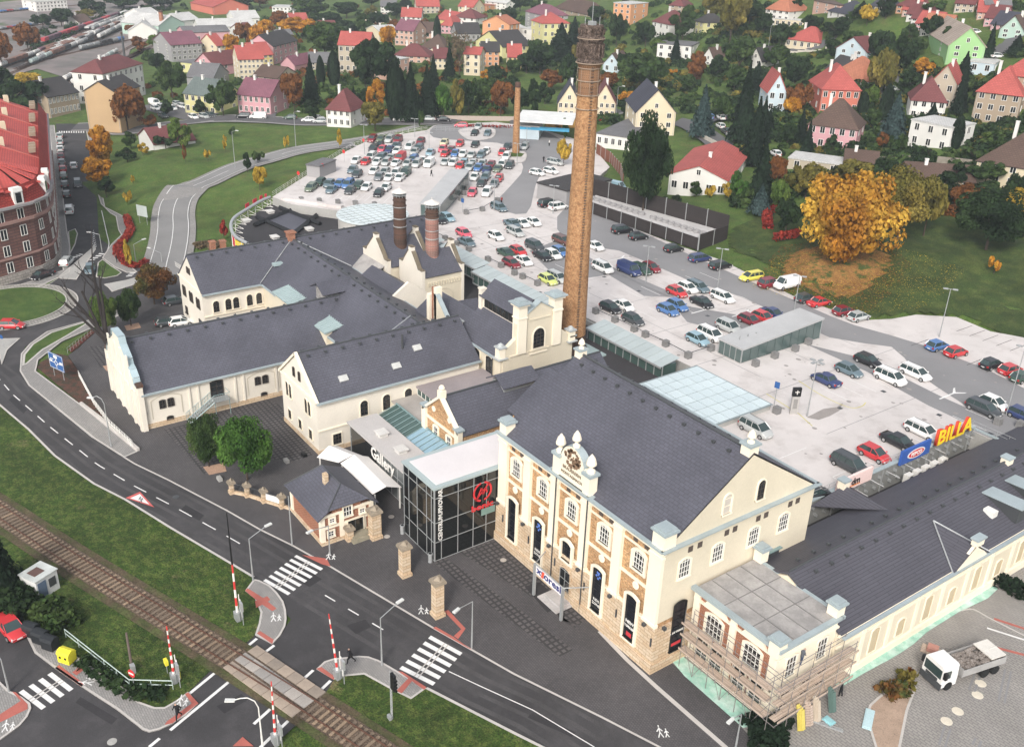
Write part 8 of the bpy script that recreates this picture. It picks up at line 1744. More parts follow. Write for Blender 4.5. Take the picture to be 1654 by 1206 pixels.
HL = '''82,191,131,178,157,14,G,4,b,D,2,8|grey-brown railway building with dark roof behind the street end|the grey-brown railway building
145,213,197,216,147,13,X,3,B,D,4,0|ochre brick house with a blank fire wall facing the street|the blank ochre fire wall
172,166,236,153,119,11,H,3.5,w,M,3,8|large white corner tenement with a dark red mansard roof|the red mansard tenement
208,64,255,64,50,24,X,4,w,W,1,0|open-sided white-roofed factory shed nearest the rail yard|the open factory shed
258,62,300,56,42,24,X,4,m,W,1,0|pale green factory shed with white roof behind the brick stack|
292,48,322,44,34,14,G,3,w,W,1,0|small cream factory hall with two white gables|
325,30,352,18,22,90,X,3,M,W,1,0|
322,58,412,52,44,16,G,3,w,W,2,0|long low white-roofed factory range below the crimson hall|the long white-roofed factory
345,24,402,21,12,30,X,4,r,R,1,0|crimson factory hall with an arched roof|the crimson hall
279,100,328,95,73,18,G,4,g,P,3,6|grey three-storey factory house with a plum roof|the grey plum-roofed factory house
300,72,372,66,53,14,G,2,p,G,1,5|long low pink range with a flat grey roof|
292,116,316,118,101,12,F,1,Y,G,1,2|small lemon yellow block below the grey factory house|
316,121,348,124,101,22,X,4,p,M,2,2|pink gabled house with ochre side wall|the pink and ochre gabled house
388,130,428,127,96,12,G,4,c,R,4,6|tall cream tenement with a bright red roof and a blank gable|the tall cream red-roofed tenement
300,183,349,183,150,12,G,4,Y,E,2,5|pale yellow house with green-grey roof on the upper road|the pale yellow house
303,140,345,138,124,14,G,4,g,G,1,2|long shed with pale weathered roof behind the yellow house|
386,184,438,186,152,12,G,4,p,P,2,6|pink house with plum roof standing on the upper road|the pink house on the upper road
226,240,250,241,218,11,X,3,w,M,2,0|small white cottage with blank gable and maroon roof on the lawn|the white cottage
410,112,442,108,90,12,G,4,y,R,3,4|yellow terrace house with a red roof and small gable|
443,104,481,92,75,12,G,4,p,D,3,5|pink tenement with pale corner turrets and dark roof|the turreted pink tenement
454,114,477,115,103,16,X,3,p,P,1,0|low pink outbuilding with a plain gable and plum roof|
410,137,449,138,122,12,G,3,t,B,2,3|low beige house with brown roof behind the rust-coloured tree|
500,113,534,111,101,12,G,3,t,G,2,3|low house with mossy grey roof between the conifers|
548,118,597,117,72,13,G,4,t,R,3,5|tall beige tenement with red roof and tall chimneys|the tall beige tenement
528,204,567,206,175,10,H,5,w,M,2,4|white villa with a maroon hipped roof at the lawn edge|the white villa
640,132,661,128,98,12,F,1,s,W,3,2|narrow salmon house with a white flat roof|the salmon house
636,101,694,101,89,12,H,4,s,M,2,5|salmon house with a wide plum hipped roof|the wide plum-roofed house
638,73,668,74,48,13,G,4,s,P,3,4|tall salmon terrace with a plum-grey roof|
592,64,614,68,46,10,X,2,c,W,2,0|pale cream house with a blank wall behind the ochre tree|
666,63,702,62,52,12,G,4,s,B,1,5|long low terrace with a dark brown roof|
679,85,720,86,76,12,H,5,c,B,2,4|cream tenement with a big dark brown hipped roof|
648,38,680,37,27,12,G,4,w,R,2,4|cream terrace with bright orange-red roof and dormer|
673,23,710,21,10,12,G,5,t,R,2,5|large block with rose-red roof at the top of the picture|
712,54,732,55,40,12,H,4,p,R,2,3|pink villa with a rose-red hipped roof|
733,41,768,42,27,12,H,4,w,M,2,3|white house with a dark maroon hipped roof|
738,68,776,66,54,12,G,4,g,D,1,5|grey terrace with a long black roof|
705,37,735,40,30,12,G,4,y,R,2,3|ochre house with a red roof behind the black-roofed terrace|
749,121,775,122,87,10,G,2,c,R,3,2|narrow cream three-storey house with a small red roof|the narrow cream house
777,108,806,108,83,10,G,3,o,D,3,3|orange three-storey house with a dark roof|the orange three-storey house
768,86,812,94,66,14,X,5,Y,D,2,3|lemon yellow house with a black roof and wide gable|the lemon yellow house
788,61,826,64,46,14,H,4,w,W,2,4|white house with a pale grey hipped roof|
783,15,818,16,2,14,G,3,w,W,3,4|pale block with many windows at the top edge|
440,23,471,22,12,14,F,1,w,W,2,5|white flat-roofed block at the top left of the trees|
588,37,608,39,31,10,X,3,c,L,1,2|small cream bungalow in the gardens|
769,19,786,19,9,12,F,1,o,O,2,1|orange flat-roofed block at the top edge|
500,80,520,78,68,10,G,2,l,L,1,0|
875,75,918,67,38,13,H,4,Y,R,3,4|tall lemon house with a bright red hipped roof|the tall lemon house
839,69,876,71,46,14,F,1,w,W,2,2|white flat-roofed hall with a red plinth|the white flat-roofed hall
822,76,838,72,40,14,G,3,o,O,3,2|tall orange and white house at the left of the white hall|
848,42,881,43,18,12,H,4,g,P,3,3|grey tenement with a plum hipped roof|the grey plum-roofed tenement
896,26,952,27,12,12,H,5,b,B,2,5|brown double tenement with a dark brown hipped roof|the brown double tenement
989,39,1017,40,5,14,F,1,o,W,4,3|tall pale orange block of flats with balconies|the pale orange flats
1080,21,1103,21,8,12,H,3,b,M,2,2|brown villa with a maroon roof near the top edge|
1052,59,1081,60,34,12,H,5,w,M,2,3|white villa with a curved maroon mansard roof|the maroon mansard villa
1121,56,1134,56,33,10,H,3,Y,D,2,2|small lemon tower house with a black roof|
900,190,936,191,165,12,X,5.5,c,N,2,4|left half of the twin-gabled cream house with curved gable|the twin-gabled house
957,189,993,189,165,12,X,5.5,c,M,2,4|right half of the twin-gabled cream house beyond the chimney|
973,117,1001,118,103,10,X,4,l,B,1,2|small pale blue house with a brown roof among the trees|the small pale blue house
1003,98,1028,97,88,12,F,1,w,G,1,1|
1060,94,1115,95,71,14,F,1,w,G,2,4|white flat-roofed villa behind a dark conifer|the white flat-roofed villa
1058,101,1080,108,92,12,X,4,w,M,1,1|
1130,104,1156,105,99,10,X,5,w,B,1,1|white A-frame house with steep brown roof, the left of two|the left A-frame house
1207,112,1229,113,95,10,X,4,w,D,2,2|white house with a steep dark gable and balcony|the steep dark-gabled house
1024,224,1088,220,180,18,X,6,c,N,3,3|big cream house with a broad gable and navy slate roof|the big broad-gabled house
962,237,1017,243,216,24,F,1,w,G,1,5|low white building with a grey felt roof beside the chimney|the low grey-roofed building
1078,313,1172,316,280,28,X,2.5,w,R,1,5|wide white hall with a bright crimson roof|the crimson-roofed hall
1100,190,1140,200,166,12,F,1,w,G,2,3|
1234,39,1273,41,14,14,H,5,w,O,3,4|white villa with a steep orange hipped roof|the orange-roofed white villa
1250,45,1298,39,31,12,F,1,c,W,1,5|low cream pavilion with a pale flat roof|
1267,77,1323,75,62,12,H,4.5,c,R,1,5|cream villa with a red hipped roof and oval dormer|the red-roofed cream villa
1347,103,1398,99,77,24,X,4,l,M,3,2|pale blue end house of a terrace with maroon roof|the pale blue end house
1526,103,1586,103,72,40,X,5,G,L,3,2|bright green end house of a terrace with light brown roof|the bright green end house
1484,59,1528,55,44,12,G,4,w,O,2,3|nearest white terrace house with an orange roof on the hill|
1477,50,1515,46,37,10,G,3.5,p,R,2,3|pinkish terrace house with red roof just behind the orange-roofed one|
1470,42,1503,38,29,10,G,3.5,w,M,2,3|white terrace house with maroon roof, third up the hill row|
1463,34,1492,30,22,10,G,3.5,w,M,2,2|white terrace house, fourth up the hill row|
1456,27,1482,23,15,10,G,3.5,s,R,2,2|salmon terrace house at the top of the hill row|
1612,61,1653,59,46,14,X,4,m,B,2,2|mint green end house of the upper right terrace|the mint end house
1598,52,1635,49,38,10,G,3.5,p,N,2,3|pink terrace house with blue-grey roof beside the mint one|
1588,42,1620,38,28,10,G,3.5,p,M,2,3|pink terrace house with maroon roof up the right terrace|
1577,32,1606,28,19,10,G,3.5,s,R,2,3|salmon terrace house with red roof up the right terrace|
1322,184,1384,181,143,15,H,6,r,R,2,5|large crimson villa with steep crimson roofs and dormers|the large crimson villa
1336,142,1392,140,120,12,H,6,w,O,2,4|house with an orange hipped roof behind the crimson villa|the orange hipped roof
1332,122,1404,124,110,10,G,4,w,D,2,4|white house with a long black roof|
1300,239,1380,241,199,11,H,6,p,B,2,5|bright pink villa with a brown hipped roof and balcony|the bright pink villa
1236,182,1266,180,147,12,X,5,l,R,2,2|pale blue house with a steep red roof and oval window|the steep red-roofed blue house
1466,193,1524,190,160,12,H,5.5,w,M,2,4|white villa with steep maroon roofs and a turret|the white maroon-roofed villa
1496,176,1538,172,130,12,X,4.5,t,R,2,2|beige gabled house with a bright red roof behind the turreted villa|
1464,235,1531,244,194,10,F,1,w,W,2,3|white cube-shaped house with a flat roof|the white cube house
1567,197,1641,197,146,14,H,6,b,R,3,4|brown-beige villa with a red hipped roof and small blue awning|the brown-beige villa
1604,178,1690,176,118,14,H,7,b,R,3,5|brown house with big red roofs at the right edge|
1561,118,1603,120,100,12,F,1,l,W,1,2|pale blue flat-roofed annex below the green end house|
1571,293,1690,312,258,16,H,7,c,B,2,5|cream villa with dark brown roof and glazed bay at the right edge|the cream bay-windowed villa
1271,273,1360,277,256,8,F,1,t,W,1,3|row of low garages with a pale felt roof|
1361,278,1415,278,264,9,G,2.5,w,B,1,3|low white garage with a brown roof|the brown-roofed garage
1463,304,1572,304,287,9,G,2.5,b,B,1,4|long low sheds with dark brown roofs above the lawn|the long brown-roofed sheds
1312,21,1356,21,2,14,F,1,s,B,3,3|tall brown block at the top edge beside the yellow tree|
1336,29,1371,29,17,12,H,4,w,N,1,3|white bungalow with a dark blue hipped roof|
1404,19,1425,19,8,12,H,3,c,N,1,2|small cream pavilion with a slate roof at the top edge|
1446,22,1478,23,8,12,H,3,o,M,2,3|orange house with a maroon roof at the top edge|
1540,21,1572,20,5,12,G,3,t,M,2,3|beige house with a maroon roof at the top edge|
1588,25,1630,25,7,12,G,4,t,G,2,4|beige house with a grey roof at the top right|
867,321,914,335,296,15,F,1,g,D,1,0|dark grey flat-roofed kiosk building on the car park beside the lane|the dark grey kiosk
837,224,870,226,204,12,F,1,l,W,1,0|pale blue and white service pavilion with an overhanging white roof|the pale blue pavilion
432,262,454,258,250,6,F,1,g,G,1,0|
517,288,543,277,270,3.5,F,1,g,G,1,0|small grey shelter below the far car park edge|
1095,158,1120,160,148,10,G,3,w,G,1,1|
560,26,590,24,14,12,G,3,w,M,1,3|
90,30,118,28,20,10,G,3,g,M,1,4|
352,96,366,94,74,12,G,4,c,R,3,2|narrow cream house with a red roof left of the tall cream tenement|
395,62,412,60,50,12,G,3,w,M,2,3|white house with maroon roof behind the orange trees|
470,44,498,43,33,12,G,3,w,R,2,4|white house with red roof in the trees at the upper left|
520,58,545,57,46,12,G,3,c,M,2,3|cream house with maroon roof behind the broad green tree|
455,78,478,76,62,12,G,3,w,G,2,3|white house with grey roof behind the turreted tenement|
615,24,640,23,10,12,G,4,w,G,3,4|pale grey-roofed tenement near the top edge|
740,24,764,24,10,12,G,4,c,R,2,3|cream house with red roof near the top edge|
700,112,722,112,94,12,G,3,c,M,2,3|cream house with maroon roof among the conifers|
820,112,842,112,92,12,G,4,y,R,2,3|ochre house with red roof left of the tall chimney top|
380,44,420,42,30,16,G,3,w,W,1,5|white factory hall below the crimson one|
235,40,262,37,26,16,G,3,w,W,1,2|pale hall at the far end of the tanker rakes|
128,44,150,42,36,12,G,3,w,B,1,3|white railway house with a dark roof beside the platform|
60,20,110,17,4,16,F,1,w,W,3,9|long pale office block beyond the coloured train|'''
for ln in HL.split('\n'):
	v, lab, *sh = (ln+'|').split('|')[:3]
	v = v.split(',')
	if not lab: continue
	house(*[float(q) for q in v[:6]], v[6], float(v[7]), v[8], v[9], int(v[10]), int(v[11]), lab, sh[0] or None, sidew=0 if int(v[11]) == 0 else 2, blank=int(v[11]) == 0)
pv = [o for o in COL.objects if o.get('label', '').startswith('pale blue and white service')][0]
b = MB(); b.box(-.03,40,-40,.05,1.2,1.25); 
b = MB(); b.box(-.6,15,-13,2.5,5.0,5.4); b.build('canopy_roof', mat('pav_white', (.66,.66,.64)), pv); b = MB(); b.box(0,14,.0,.08,2.6,3.6); b.build('blue_stripe', mat('stripe_blue', (.08,.35,.55)), pv)
ap = thing('corner_tenement', 'large brown brick corner tenement with bright red roofs and white windows at the left edge', 'building')
B2_ = [PZ(-75,478), PZ(-20,468), PZ(35,452), PZ(70,441), PZ(90,430), PZ(97,417), PZ(98,400)]; far_ = PZ(88,272); B2_ = [Vector((p.x,p.y,0)) for p in B2_]
far_ = Vector((far_.x, far_.y, 0)); dS = (far_-B2_[-1]).normalized(); nS = Vector((-dS.y, dS.x, 0)); nS = nS if nS.x < 0 else -nS
eh = 13.5; pb = B2_+[far_, far_+nS*20, B2_[0]+nS*4]
maroonb = mat('maroon_brick', (.17,.085,.07), .9, .2, .5, kind='brick', uv=1, bw=1.6, bh=.55, ms=.07, col2=(.14,.07,.06), mortar=(.09,.05,.045))
b = MB(); b.prism([tuple(p[:2]) for p in pb], 0, eh); b.build('wall', maroonb, ap)
def ring_band(z0, z1, off, m_, nm):
	b = MB(); L = [p for p in B2_]+[far_]
	for a, c in zip(L, L[1:]):
		d = (c-a).normalized(); n = Vector((d.y,-d.x,0)); n = n if n.dot(CAM-a) > 0 else -n
		b.prism([tuple((a)[:2]),tuple((c)[:2]),tuple((c+n*off)[:2]),tuple((a+n*off)[:2])], z0, z1)
	b.build(nm, m_, ap)
ring_band(0, 1.6, .25, mat('stone_foot', (.42,.38,.34), .9, .2, 2, kind='stone', uv=1, bw=1, bh=.5, ms=.05), 'stone_base'); ring_band(4.3, 4.6, .3, mat('dusky_trim', (.30,.18,.155)), 'cornice'); ring_band(10.6, 11.1, .5, mat('dusky_trim', (.30,.18,.155)), 'cornice'); ring_band(eh-.2, eh+.25, .8, mat('grey_cornice', (.30,.28,.28)), 'cornice')
L = [p for p in B2_]+[far_]; wm2, pm2 = hwin(1.1, 1.8)
for a, c in zip(L, L[1:]):
	d = (c-a); Ls = d.length; d.normalize(); n = Vector((d.y,-d.x,0)); n = n if n.dot(CAM-a) > 0 else -n; k_ = max(1, round(Ls/3.4))
	for f in range(4):
		for k in range(k_): p = a+d*(Ls*(k+.5)/k_); o = link('window', wm2, ap); o.matrix_local = wmat(p+Vector((0,0,1.9+f*3.05)), d if n.cross(d).z > 0 or 1 else -d, n); link('pane', pm2, o)
	dd = -n; b = MB(); q = [a+n*.3, c+n*.3, c+dd*1.2, a+dd*1.2]; z4 = [eh+.2, eh+.2, eh+3.2, eh+3.2]; b.face([(p.x,p.y,z) for p, z in zip(q, z4)]); b.face([(p.x,p.y,z) for p, z in zip(q, z4)][::-1])
	b.build('mansard', mat('tile_red', (.55,.09,.07), .7, .12, .4, kind='tile', uv=1, bw=.7, bh=.45, ms=.05, col2=(.47,.075,.06), mortar=(.3,.04,.035)), ap)
	if Ls > 4 and a != B2_[-1]:
		for k in range(max(1, int(Ls/7))):
			p = a+d*(Ls*(k+.5)/max(1, int(Ls/7))); o = MB(); o.box(-.9,.9,-.8,.35,0,2.2); o.xprism([(.35,2.2),(.5,2.2),(.3,2.9),(-.8,2.9),(-.8,2.2)], -.9, .9); u = o.build('dormer', framew, ap); u.matrix_local = wmat(p+Vector((0,0,eh+.3)), d, n); v_ = link('pane', pm2, u); v_.location = (0,.36,.2)
rd = MATS['tile_red']; s0 = B2_[-1]; Lt = (far_-s0).length
zr = eh+4.6
b = MB(); A0 = s0+nS*10+dS*2; A1 = far_+nS*10
b.slab([tuple(s0-nS*.4+Vector((0,0,eh+.3))), tuple(far_-nS*.4+Vector((0,0,eh+.3))), tuple(A1+Vector((0,0,zr))), tuple(A0+Vector((0,0,zr)))], .2)
b.slab([tuple(s0+nS*20+Vector((0,0,eh+.3))), tuple(A0+Vector((0,0,zr))), tuple(A1+Vector((0,0,zr))), tuple(far_+nS*20+Vector((0,0,eh+.3)))], .2)
hipc = [B2_[-1],B2_[-2],B2_[-3],B2_[-4],B2_[-5]]
for p, q in zip(hipc, hipc[1:]): b.slab([tuple(p+Vector((0,0,eh+3.0)))if 0 else tuple(p+nS*1.0+Vector((0,0,eh+2.6))), tuple(q+Vector((0,0,eh+2.6))), tuple(A0+Vector((0,0,zr)))], .15)
e0 = B2_[0]+nS*4
b.slab([tuple(B2_[2]+Vector((0,0,eh+2.9))), tuple(B2_[0]+Vector((0,0,eh+2.9))), tuple(e0+nS*8+Vector((0,0,zr))), tuple(A0+Vector((0,0,zr)))], .15)
b.prism([tuple(far_[:2]), tuple((far_+nS*20)[:2]), tuple((far_+nS*20-dS*.3)[:2]), tuple((far_-dS*.3)[:2])], eh, eh+.4)
rfo = b.build('roof', rd, ap)
for k in range(4):
	f = .22+.24*k; c_ = s0+dS*(Lt*f); b = MB()
	b.slab([tuple(c_+Vector((0,0,eh+.6))), tuple(c_+dS*.5+Vector((0,0,eh+.6))), tuple(c_+dS*.5+nS*10+Vector((0,0,zr+.4))), tuple(c_+nS*10+Vector((0,0,zr+.4)))], .3); b.build('party_wall', mat('party_wall', (.42,.12,.10)), rfo)
	b = MB(); q = c_+nS*8+dS*2; b.box(-.6,.6,-.5,.5,0,2.0); b.build('chimney', wallm('c'), rfo, (q.x,q.y,zr-1.2))
	for j in range(3): q = c_+nS*(2.6)+dS*(2.5+j*2.6); b = MB(); b.box(-.5,.5,-.6,.6,0,.9); b.build('roof_dormer', wallm('b'), rfo, (q.x,q.y,eh+1.9))
LAND.append(('the brown corner tenement', 45, 330))
for x, y, ty, r, lab in ((833,247,133,.95,'slender yellow brick chimney on the far grass island of the car park'), (264,60,17,1.3,'slender dark-topped brick factory stack by the white sheds'), (202,98,52,.5,'dark lattice mast beside the red mansard tenement')):
	p = GP(x, y); lo, hi = 1, 80
	for _ in range(40):
		m_ = (lo+hi)/2
		if proj((p.x,p.y,p.z+m_))[1] > ty: lo = m_
		else: hi = m_
	t = thing('brick_stack' if r > .6 else 'lattice_mast', lab, 'chimney' if r > .6 else 'mast', p)
	b = MB(); b.lathe([(r,0),(r*.72,lo*.93)], n=18 if r > .6 else 4); b.build('shaft', cbrick_m if x == 833 else (rbrick_m if r > .6 else dkmetal), t); b = MB(); b.lathe([(r*.76,lo*.93),(r*.85,lo*.96),(r*.7,lo)], n=18 if r > .6 else 4); b.build('head', sbrick_m, t)
def wall_px(P, h, m_, lab, nm='garden_wall', w=.25, post=None):
	L = [GP(x, y) for x, y in P]; t = thing(nm, lab, 'fence' if 'fence' in nm else 'wall')
	for a, c in zip(L, L[1:]):
		n = max(1, int((c-a).length/2.5))
		for k in range(n):
			p, q = a.lerp(c, k/n), a.lerp(c, (k+1)/n); d = Vector((q.x-p.x,q.y-p.y,0)); l_ = d.length; d.normalize(); z0 = min(H(p.x,p.y) if not inpoly(p.x,p.y,DECK) else DZ, H(q.x,q.y) if not inpoly(q.x,q.y,DECK) else DZ)
			b = MB(); b.box(.05 if post else 0,l_-(.05 if post else 0),-w/2,w/2,-.5,h); o = b.build('fence_panel' if post else 'wall_section', m_, t); o.matrix_local = wmat((p.x,p.y,z0), d, (d.y,-d.x,0))
			if post: b = MB(); b.box(-.07,.07,-.1,.1,-.5,h+.15); o = b.build('post', post, t); o.matrix_local = wmat((p.x,p.y,z0), d, (d.y,-d.x,0))
wall_px([(963,248),(985,262),(1002,282),(1006,300)], 2.6, mat('rust_fence', (.20,.075,.045), .8, .2), 'rusty brown curved board fence beside the low grey-roofed building', 'curved_fence', .1, grmetal)
wall_px([(880,207),(905,207),(930,206)], 2.4, mat('ochre_fence', (.50,.28,.08), .8, .15), 'tall ochre board fence behind the pale blue pavilion', 'board_fence', .1, dkmetal)
wall_px([(700,193),(760,194),(830,195)], 1.2, mat('pale_wall', (.46,.38,.33), .9, .3, .3, col2=(.35,.09,.08), s2=.25, p0=.5, p1=.52), 'pale garden wall with red panels along the upper road', 'garden_wall')
wall_px([(1415,265),(1475,262)], 1.8, mat('rubble_wall', (.26,.23,.19), .95, .3, 2), 'rough stone retaining wall above the brown-roofed garage', 'stone_wall'); wall_px([(1512,265),(1568,270)], 1.8, mat('rubble_wall', (.26,.23,.19)), 'rough stone retaining wall below the white cube house', 'stone_wall')
wall_px([(1395,193),(1425,190)], 1.4, mat('pale_pier', (.5,.46,.4)), 'pale pillared garden wall right of the large crimson villa', 'garden_wall', .3); wall_px([(1240,88),(1300,84),(1345,76)], .9, mat('pale_pier', (.5,.46,.4)), 'pale garden wall in front of the red-roofed cream villa', 'garden_wall', .3); wall_px([(1130,222),(1165,240),(1190,260)], 1.2, mat('pale_pier', (.5,.46,.4)), 'pale pillared wall along the street behind the crimson-roofed hall', 'garden_wall', .3)
# ---------------------------------------------------------------- trees and shrubs
def leafmat(name, c, c2, lo=.65, hi=1.3): return mat(name, c, .85, .25, .35, col2=c2, s2=.45, p0=.42, p1=.58, bscale=1.5, grain=.3, island=((lo,lo,lo),(hi,hi,hi*.95)), leaf=1, spec=.15)
LM = dict(D=leafmat('leaf_dark_green',(.022,.045,.018),(.04,.07,.025)), M=leafmat('leaf_mid_green',(.045,.085,.025),(.075,.115,.035)), L=leafmat('leaf_light_green',(.10,.17,.035),(.15,.20,.05)), G=leafmat('leaf_bright_green',(.055,.135,.025),(.09,.18,.035)), Y=leafmat('leaf_yellow',(.48,.33,.045),(.60,.40,.06)), O=leafmat('leaf_orange',(.52,.22,.025),(.60,.32,.04)), R=leafmat('leaf_rust',(.26,.10,.03),(.17,.075,.028)),
		  X=leafmat('leaf_crimson',(.36,.05,.03),(.28,.035,.03)), A=leafmat('leaf_olive',(.16,.15,.035),(.24,.19,.045)), C=leafmat('needle_dark',(.013,.026,.014),(.020,.038,.020)), S=leafmat('needle_blue',(.05,.085,.085),(.065,.10,.10)), B=leafmat('twig_brown',(.17,.13,.085),(.22,.16,.10)), K=leafmat('needle_column',(.014,.028,.014),(.022,.040,.020)), Z=leafmat('leaf_maple',(.50,.22,.03),(.60,.38,.06)), Q=leafmat('leaf_mixed',(.20,.085,.03),(.075,.10,.03)))
bark = mat('bark', (.075,.055,.042), .95, .3, 2, .5, 8, grain=.4)
LW = dict(D='dark green',M='mid green',L='pale green',G='fresh green',Y='yellow',O='orange',R='rust-brown',X='crimson',A='olive-yellow',C='dark conifer',S='blue-grey spruce',B='nearly bare brown',K='slim dark columnar',Z='golden orange',Q='green and rust')
def crown_mesh(n, blobs, sz, shape='round', seed=0, flat=.75):
	rs = np.random.RandomState(seed)
	if shape == 'round':
		th = rs.rand(blobs)*2*np.pi; u = rs.rand(blobs)*2-1; r = .2+.62*rs.rand(blobs)**.6
		c = np.stack([np.cos(th)*np.sqrt(1-u*u)*r, np.sin(th)*np.sqrt(1-u*u)*r, u*r], 1); br = .15+.19*rs.rand(blobs)
		k = rs.randint(0, blobs, n); d = rs.randn(n, 3); d /= np.linalg.norm(d, axis=1)[:, None]; d[:, 2] += .25; p = c[k]+d*(br[k]*(.72+.36*rs.rand(n)))[:, None]
		nrm = d+rs.randn(n, 3)*.5
		R_ = np.linalg.norm(p, axis=1); p *= np.minimum(1, 1.08/np.maximum(R_, 1e-3))[:, None]; p[:, 2] = p[:, 2]*.5+.5
	elif shape == 'cone':
		t = rs.rand(n)**.75; t = 1-t; lay = 9+seed % 3; ph = (t*lay) % 1; rad = (1-t)*(.55+.45*(1-ph)); th = rs.rand(n)*2*np.pi; am = 1+.18*np.sin(th*5+seed+t*9); f = np.where(rs.rand(n) < .3, rs.rand(n), .82+.22*rs.rand(n))
		p = np.stack([np.cos(th)*rad*am*f, np.sin(th)*rad*am*f, t*.98+.02*rs.rand(n)], 1); nrm = np.stack([np.cos(th)*.6, np.sin(th)*.6, np.ones(n)*.8], 1)+rs.randn(n, 3)*.35
	elif shape == 'column':
		t = rs.rand(n); rad = np.sin(np.pi*np.clip(t*.9+.1, 0, 1))**.5; th = rs.rand(n)*2*np.pi; f = .75+.3*rs.rand(n); p = np.stack([np.cos(th)*rad*f, np.sin(th)*rad*f, t], 1); nrm = np.stack([np.cos(th), np.sin(th), np.ones(n)*.3], 1)+rs.randn(n, 3)*.4
	nrm /= np.linalg.norm(nrm, axis=1)[:, None]
	a = rs.randn(n, 3); u = np.cross(nrm, a); u /= np.linalg.norm(u, axis=1)[:, None]; v = np.cross(nrm, u); s = (sz*(.6+.8*rs.rand(n)))[:, None]
	zs = np.array([1, 1, flat])
	V = np.stack([p+(-u-v*.6)*s*zs, p+(u-v*.6)*s*zs, p+(u*.7+v)*s*zs, p+(-u*.7+v)*s*zs], 1).reshape(-1, 3)
	me = bpy.data.meshes.new('crown'); me.vertices.add(4*n); me.vertices.foreach_set('co', V.astype('f').ravel()); me.loops.add(4*n); me.polygons.add(n)
	me.loops.foreach_set('vertex_index', np.arange(4*n, dtype='i')); me.polygons.foreach_set('loop_start', np.arange(0, 4*n, 4, dtype='i')); me.materials.append(LM['M']); me.update(calc_edges=True); return me
CR = dict(far=[crown_mesh(3000, 18+4*i, .07, seed=i) for i in range(4)], near=[crown_mesh(19000, 60+10*i, .027, seed=20+i) for i in range(3)], cone=[crown_mesh(3600, 0, .055, 'cone', seed=i) for i in range(3)], col=[crown_mesh(2200, 0, .07, 'column', seed=i) for i in range(2)], bare=[crown_mesh(900, 26, .035, seed=40)], sap=[crown_mesh(420, 9, .12, seed=50+i) for i in range(2)])
def trunk_mesh(kind, seed):
	random.seed(seed); b = MB()
	if kind == 'broad':
		b.tube((0,0,-.1),(0,0,.42),.040,8,.026); 
		for k in range(9): t = k*2.4+random.random(); z = .22+.022*k; l_ = .3+.2*random.random(); b.tube((0,0,z),(math.cos(t)*l_,math.sin(t)*l_,z+.28+.16*random.random()),.018,5,.005)
		b.tube((0,0,.42),(.03,.02,.8),.026,6,.006)
	else: b.tube((0,0,-.1),(0,0,.95),.03,6,.004)
	return b.mesh('trunk', bark, uv=False)
TR = dict(broad=[trunk_mesh('broad', i) for i in range(3)], cone=[trunk_mesh('cone', 9)])
tcount = 0
TREES = []
def tree(x, yb, wpx, hpx, k, label=None, near=False, group='trees', trunk=.12, base=None):
	global tcount; tcount += 1
	p = GP(x, yb) if base is None else Vector(base); dist = (p-CAM).dot(FW); w = wpx*dist/FP*.5; 
	lo, hi = .5, 45
	for _ in range(28):
		m_ = (lo+hi)/2
		if proj((p.x,p.y,p.z+m_))[1] > yb-hpx: lo = m_
		else: hi = m_
	h = lo; con = k in 'CS'; i = tcount
	t = link('conifer' if con else 'columnar_tree' if k == 'K' else 'tree', None, None, p, random.uniform(0, 6.28)); t['category'] = 'conifer' if con or k == 'K' else 'tree'; t['group'] = group
	cs = CR['cone'] if con else CR['col'] if k == 'K' else CR['bare'] if k == 'B' else CR['sap'] if h < 5 else CR['near'] if near else CR['far']
	c = link('crown', cs[i % len(cs)], t); tz = h*(.06 if con or k == 'K' else trunk if h > 3 else .3); c.location = (0,0,tz); c.scale = (w*random.uniform(.95,1.08), w*random.uniform(.95,1.08), h-tz)
	c.material_slots[0].link = 'OBJECT'; c.material_slots[0].material = LM[k]
	tm = TR['cone' if con or k == 'K' else 'broad']; q = link('trunk', tm[i % len(tm)], t); q.scale = (w*1.1, w*1.1, h*.96)
	TREES.append([t, x, yb-hpx/2, k, label, h]); return t
tree(1037,352,84,168,'D','broad dark green tree standing alone behind the screen compound',True); tree(338,754,64,84,'M','dense dark green tree in the courtyard tree square, the smaller of the pair',True); tree(400,776,88,100,'G','bright green bushy tree beside the fence pillars, the larger of the pair',True)
tree(250,492,74,66,'Q','broad rust and green tree at the corner of the back wing',True); tree(212,527,40,62,'M','slim green tree in the gravel square left of the back wing',True); tree(175,545,44,74,'L','pale yellow-green tree tangled behind the leafless tree',True)
tree(2,962,86,130,'C','very dark conifer filling the left edge above the railway hut',True)
mp = tree(1362,424,160,148,'Z','large golden orange maple shedding leaves on the lawn',True,trunk=.03); tree(1450,382,115,112,'A','dark olive tree with yellow tips right behind the big maple',True); tree(1268,378,48,58,'D','dark green bush tree left of the big maple'); tree(1492,378,60,100,'A','olive-yellow tree between the maple and the round dark tree'); tree(1592,404,112,98,'D','wide round dark green tree on the upper lawn',True); tree(1628,372,46,66,'Y','bright yellow tree behind the wide round dark tree',True); tree(1558,342,66,44,'R','rusty shrub-like tree above the round dark tree'); tree(1605,442,24,32,'O','tiny orange sapling alone on the lawn')
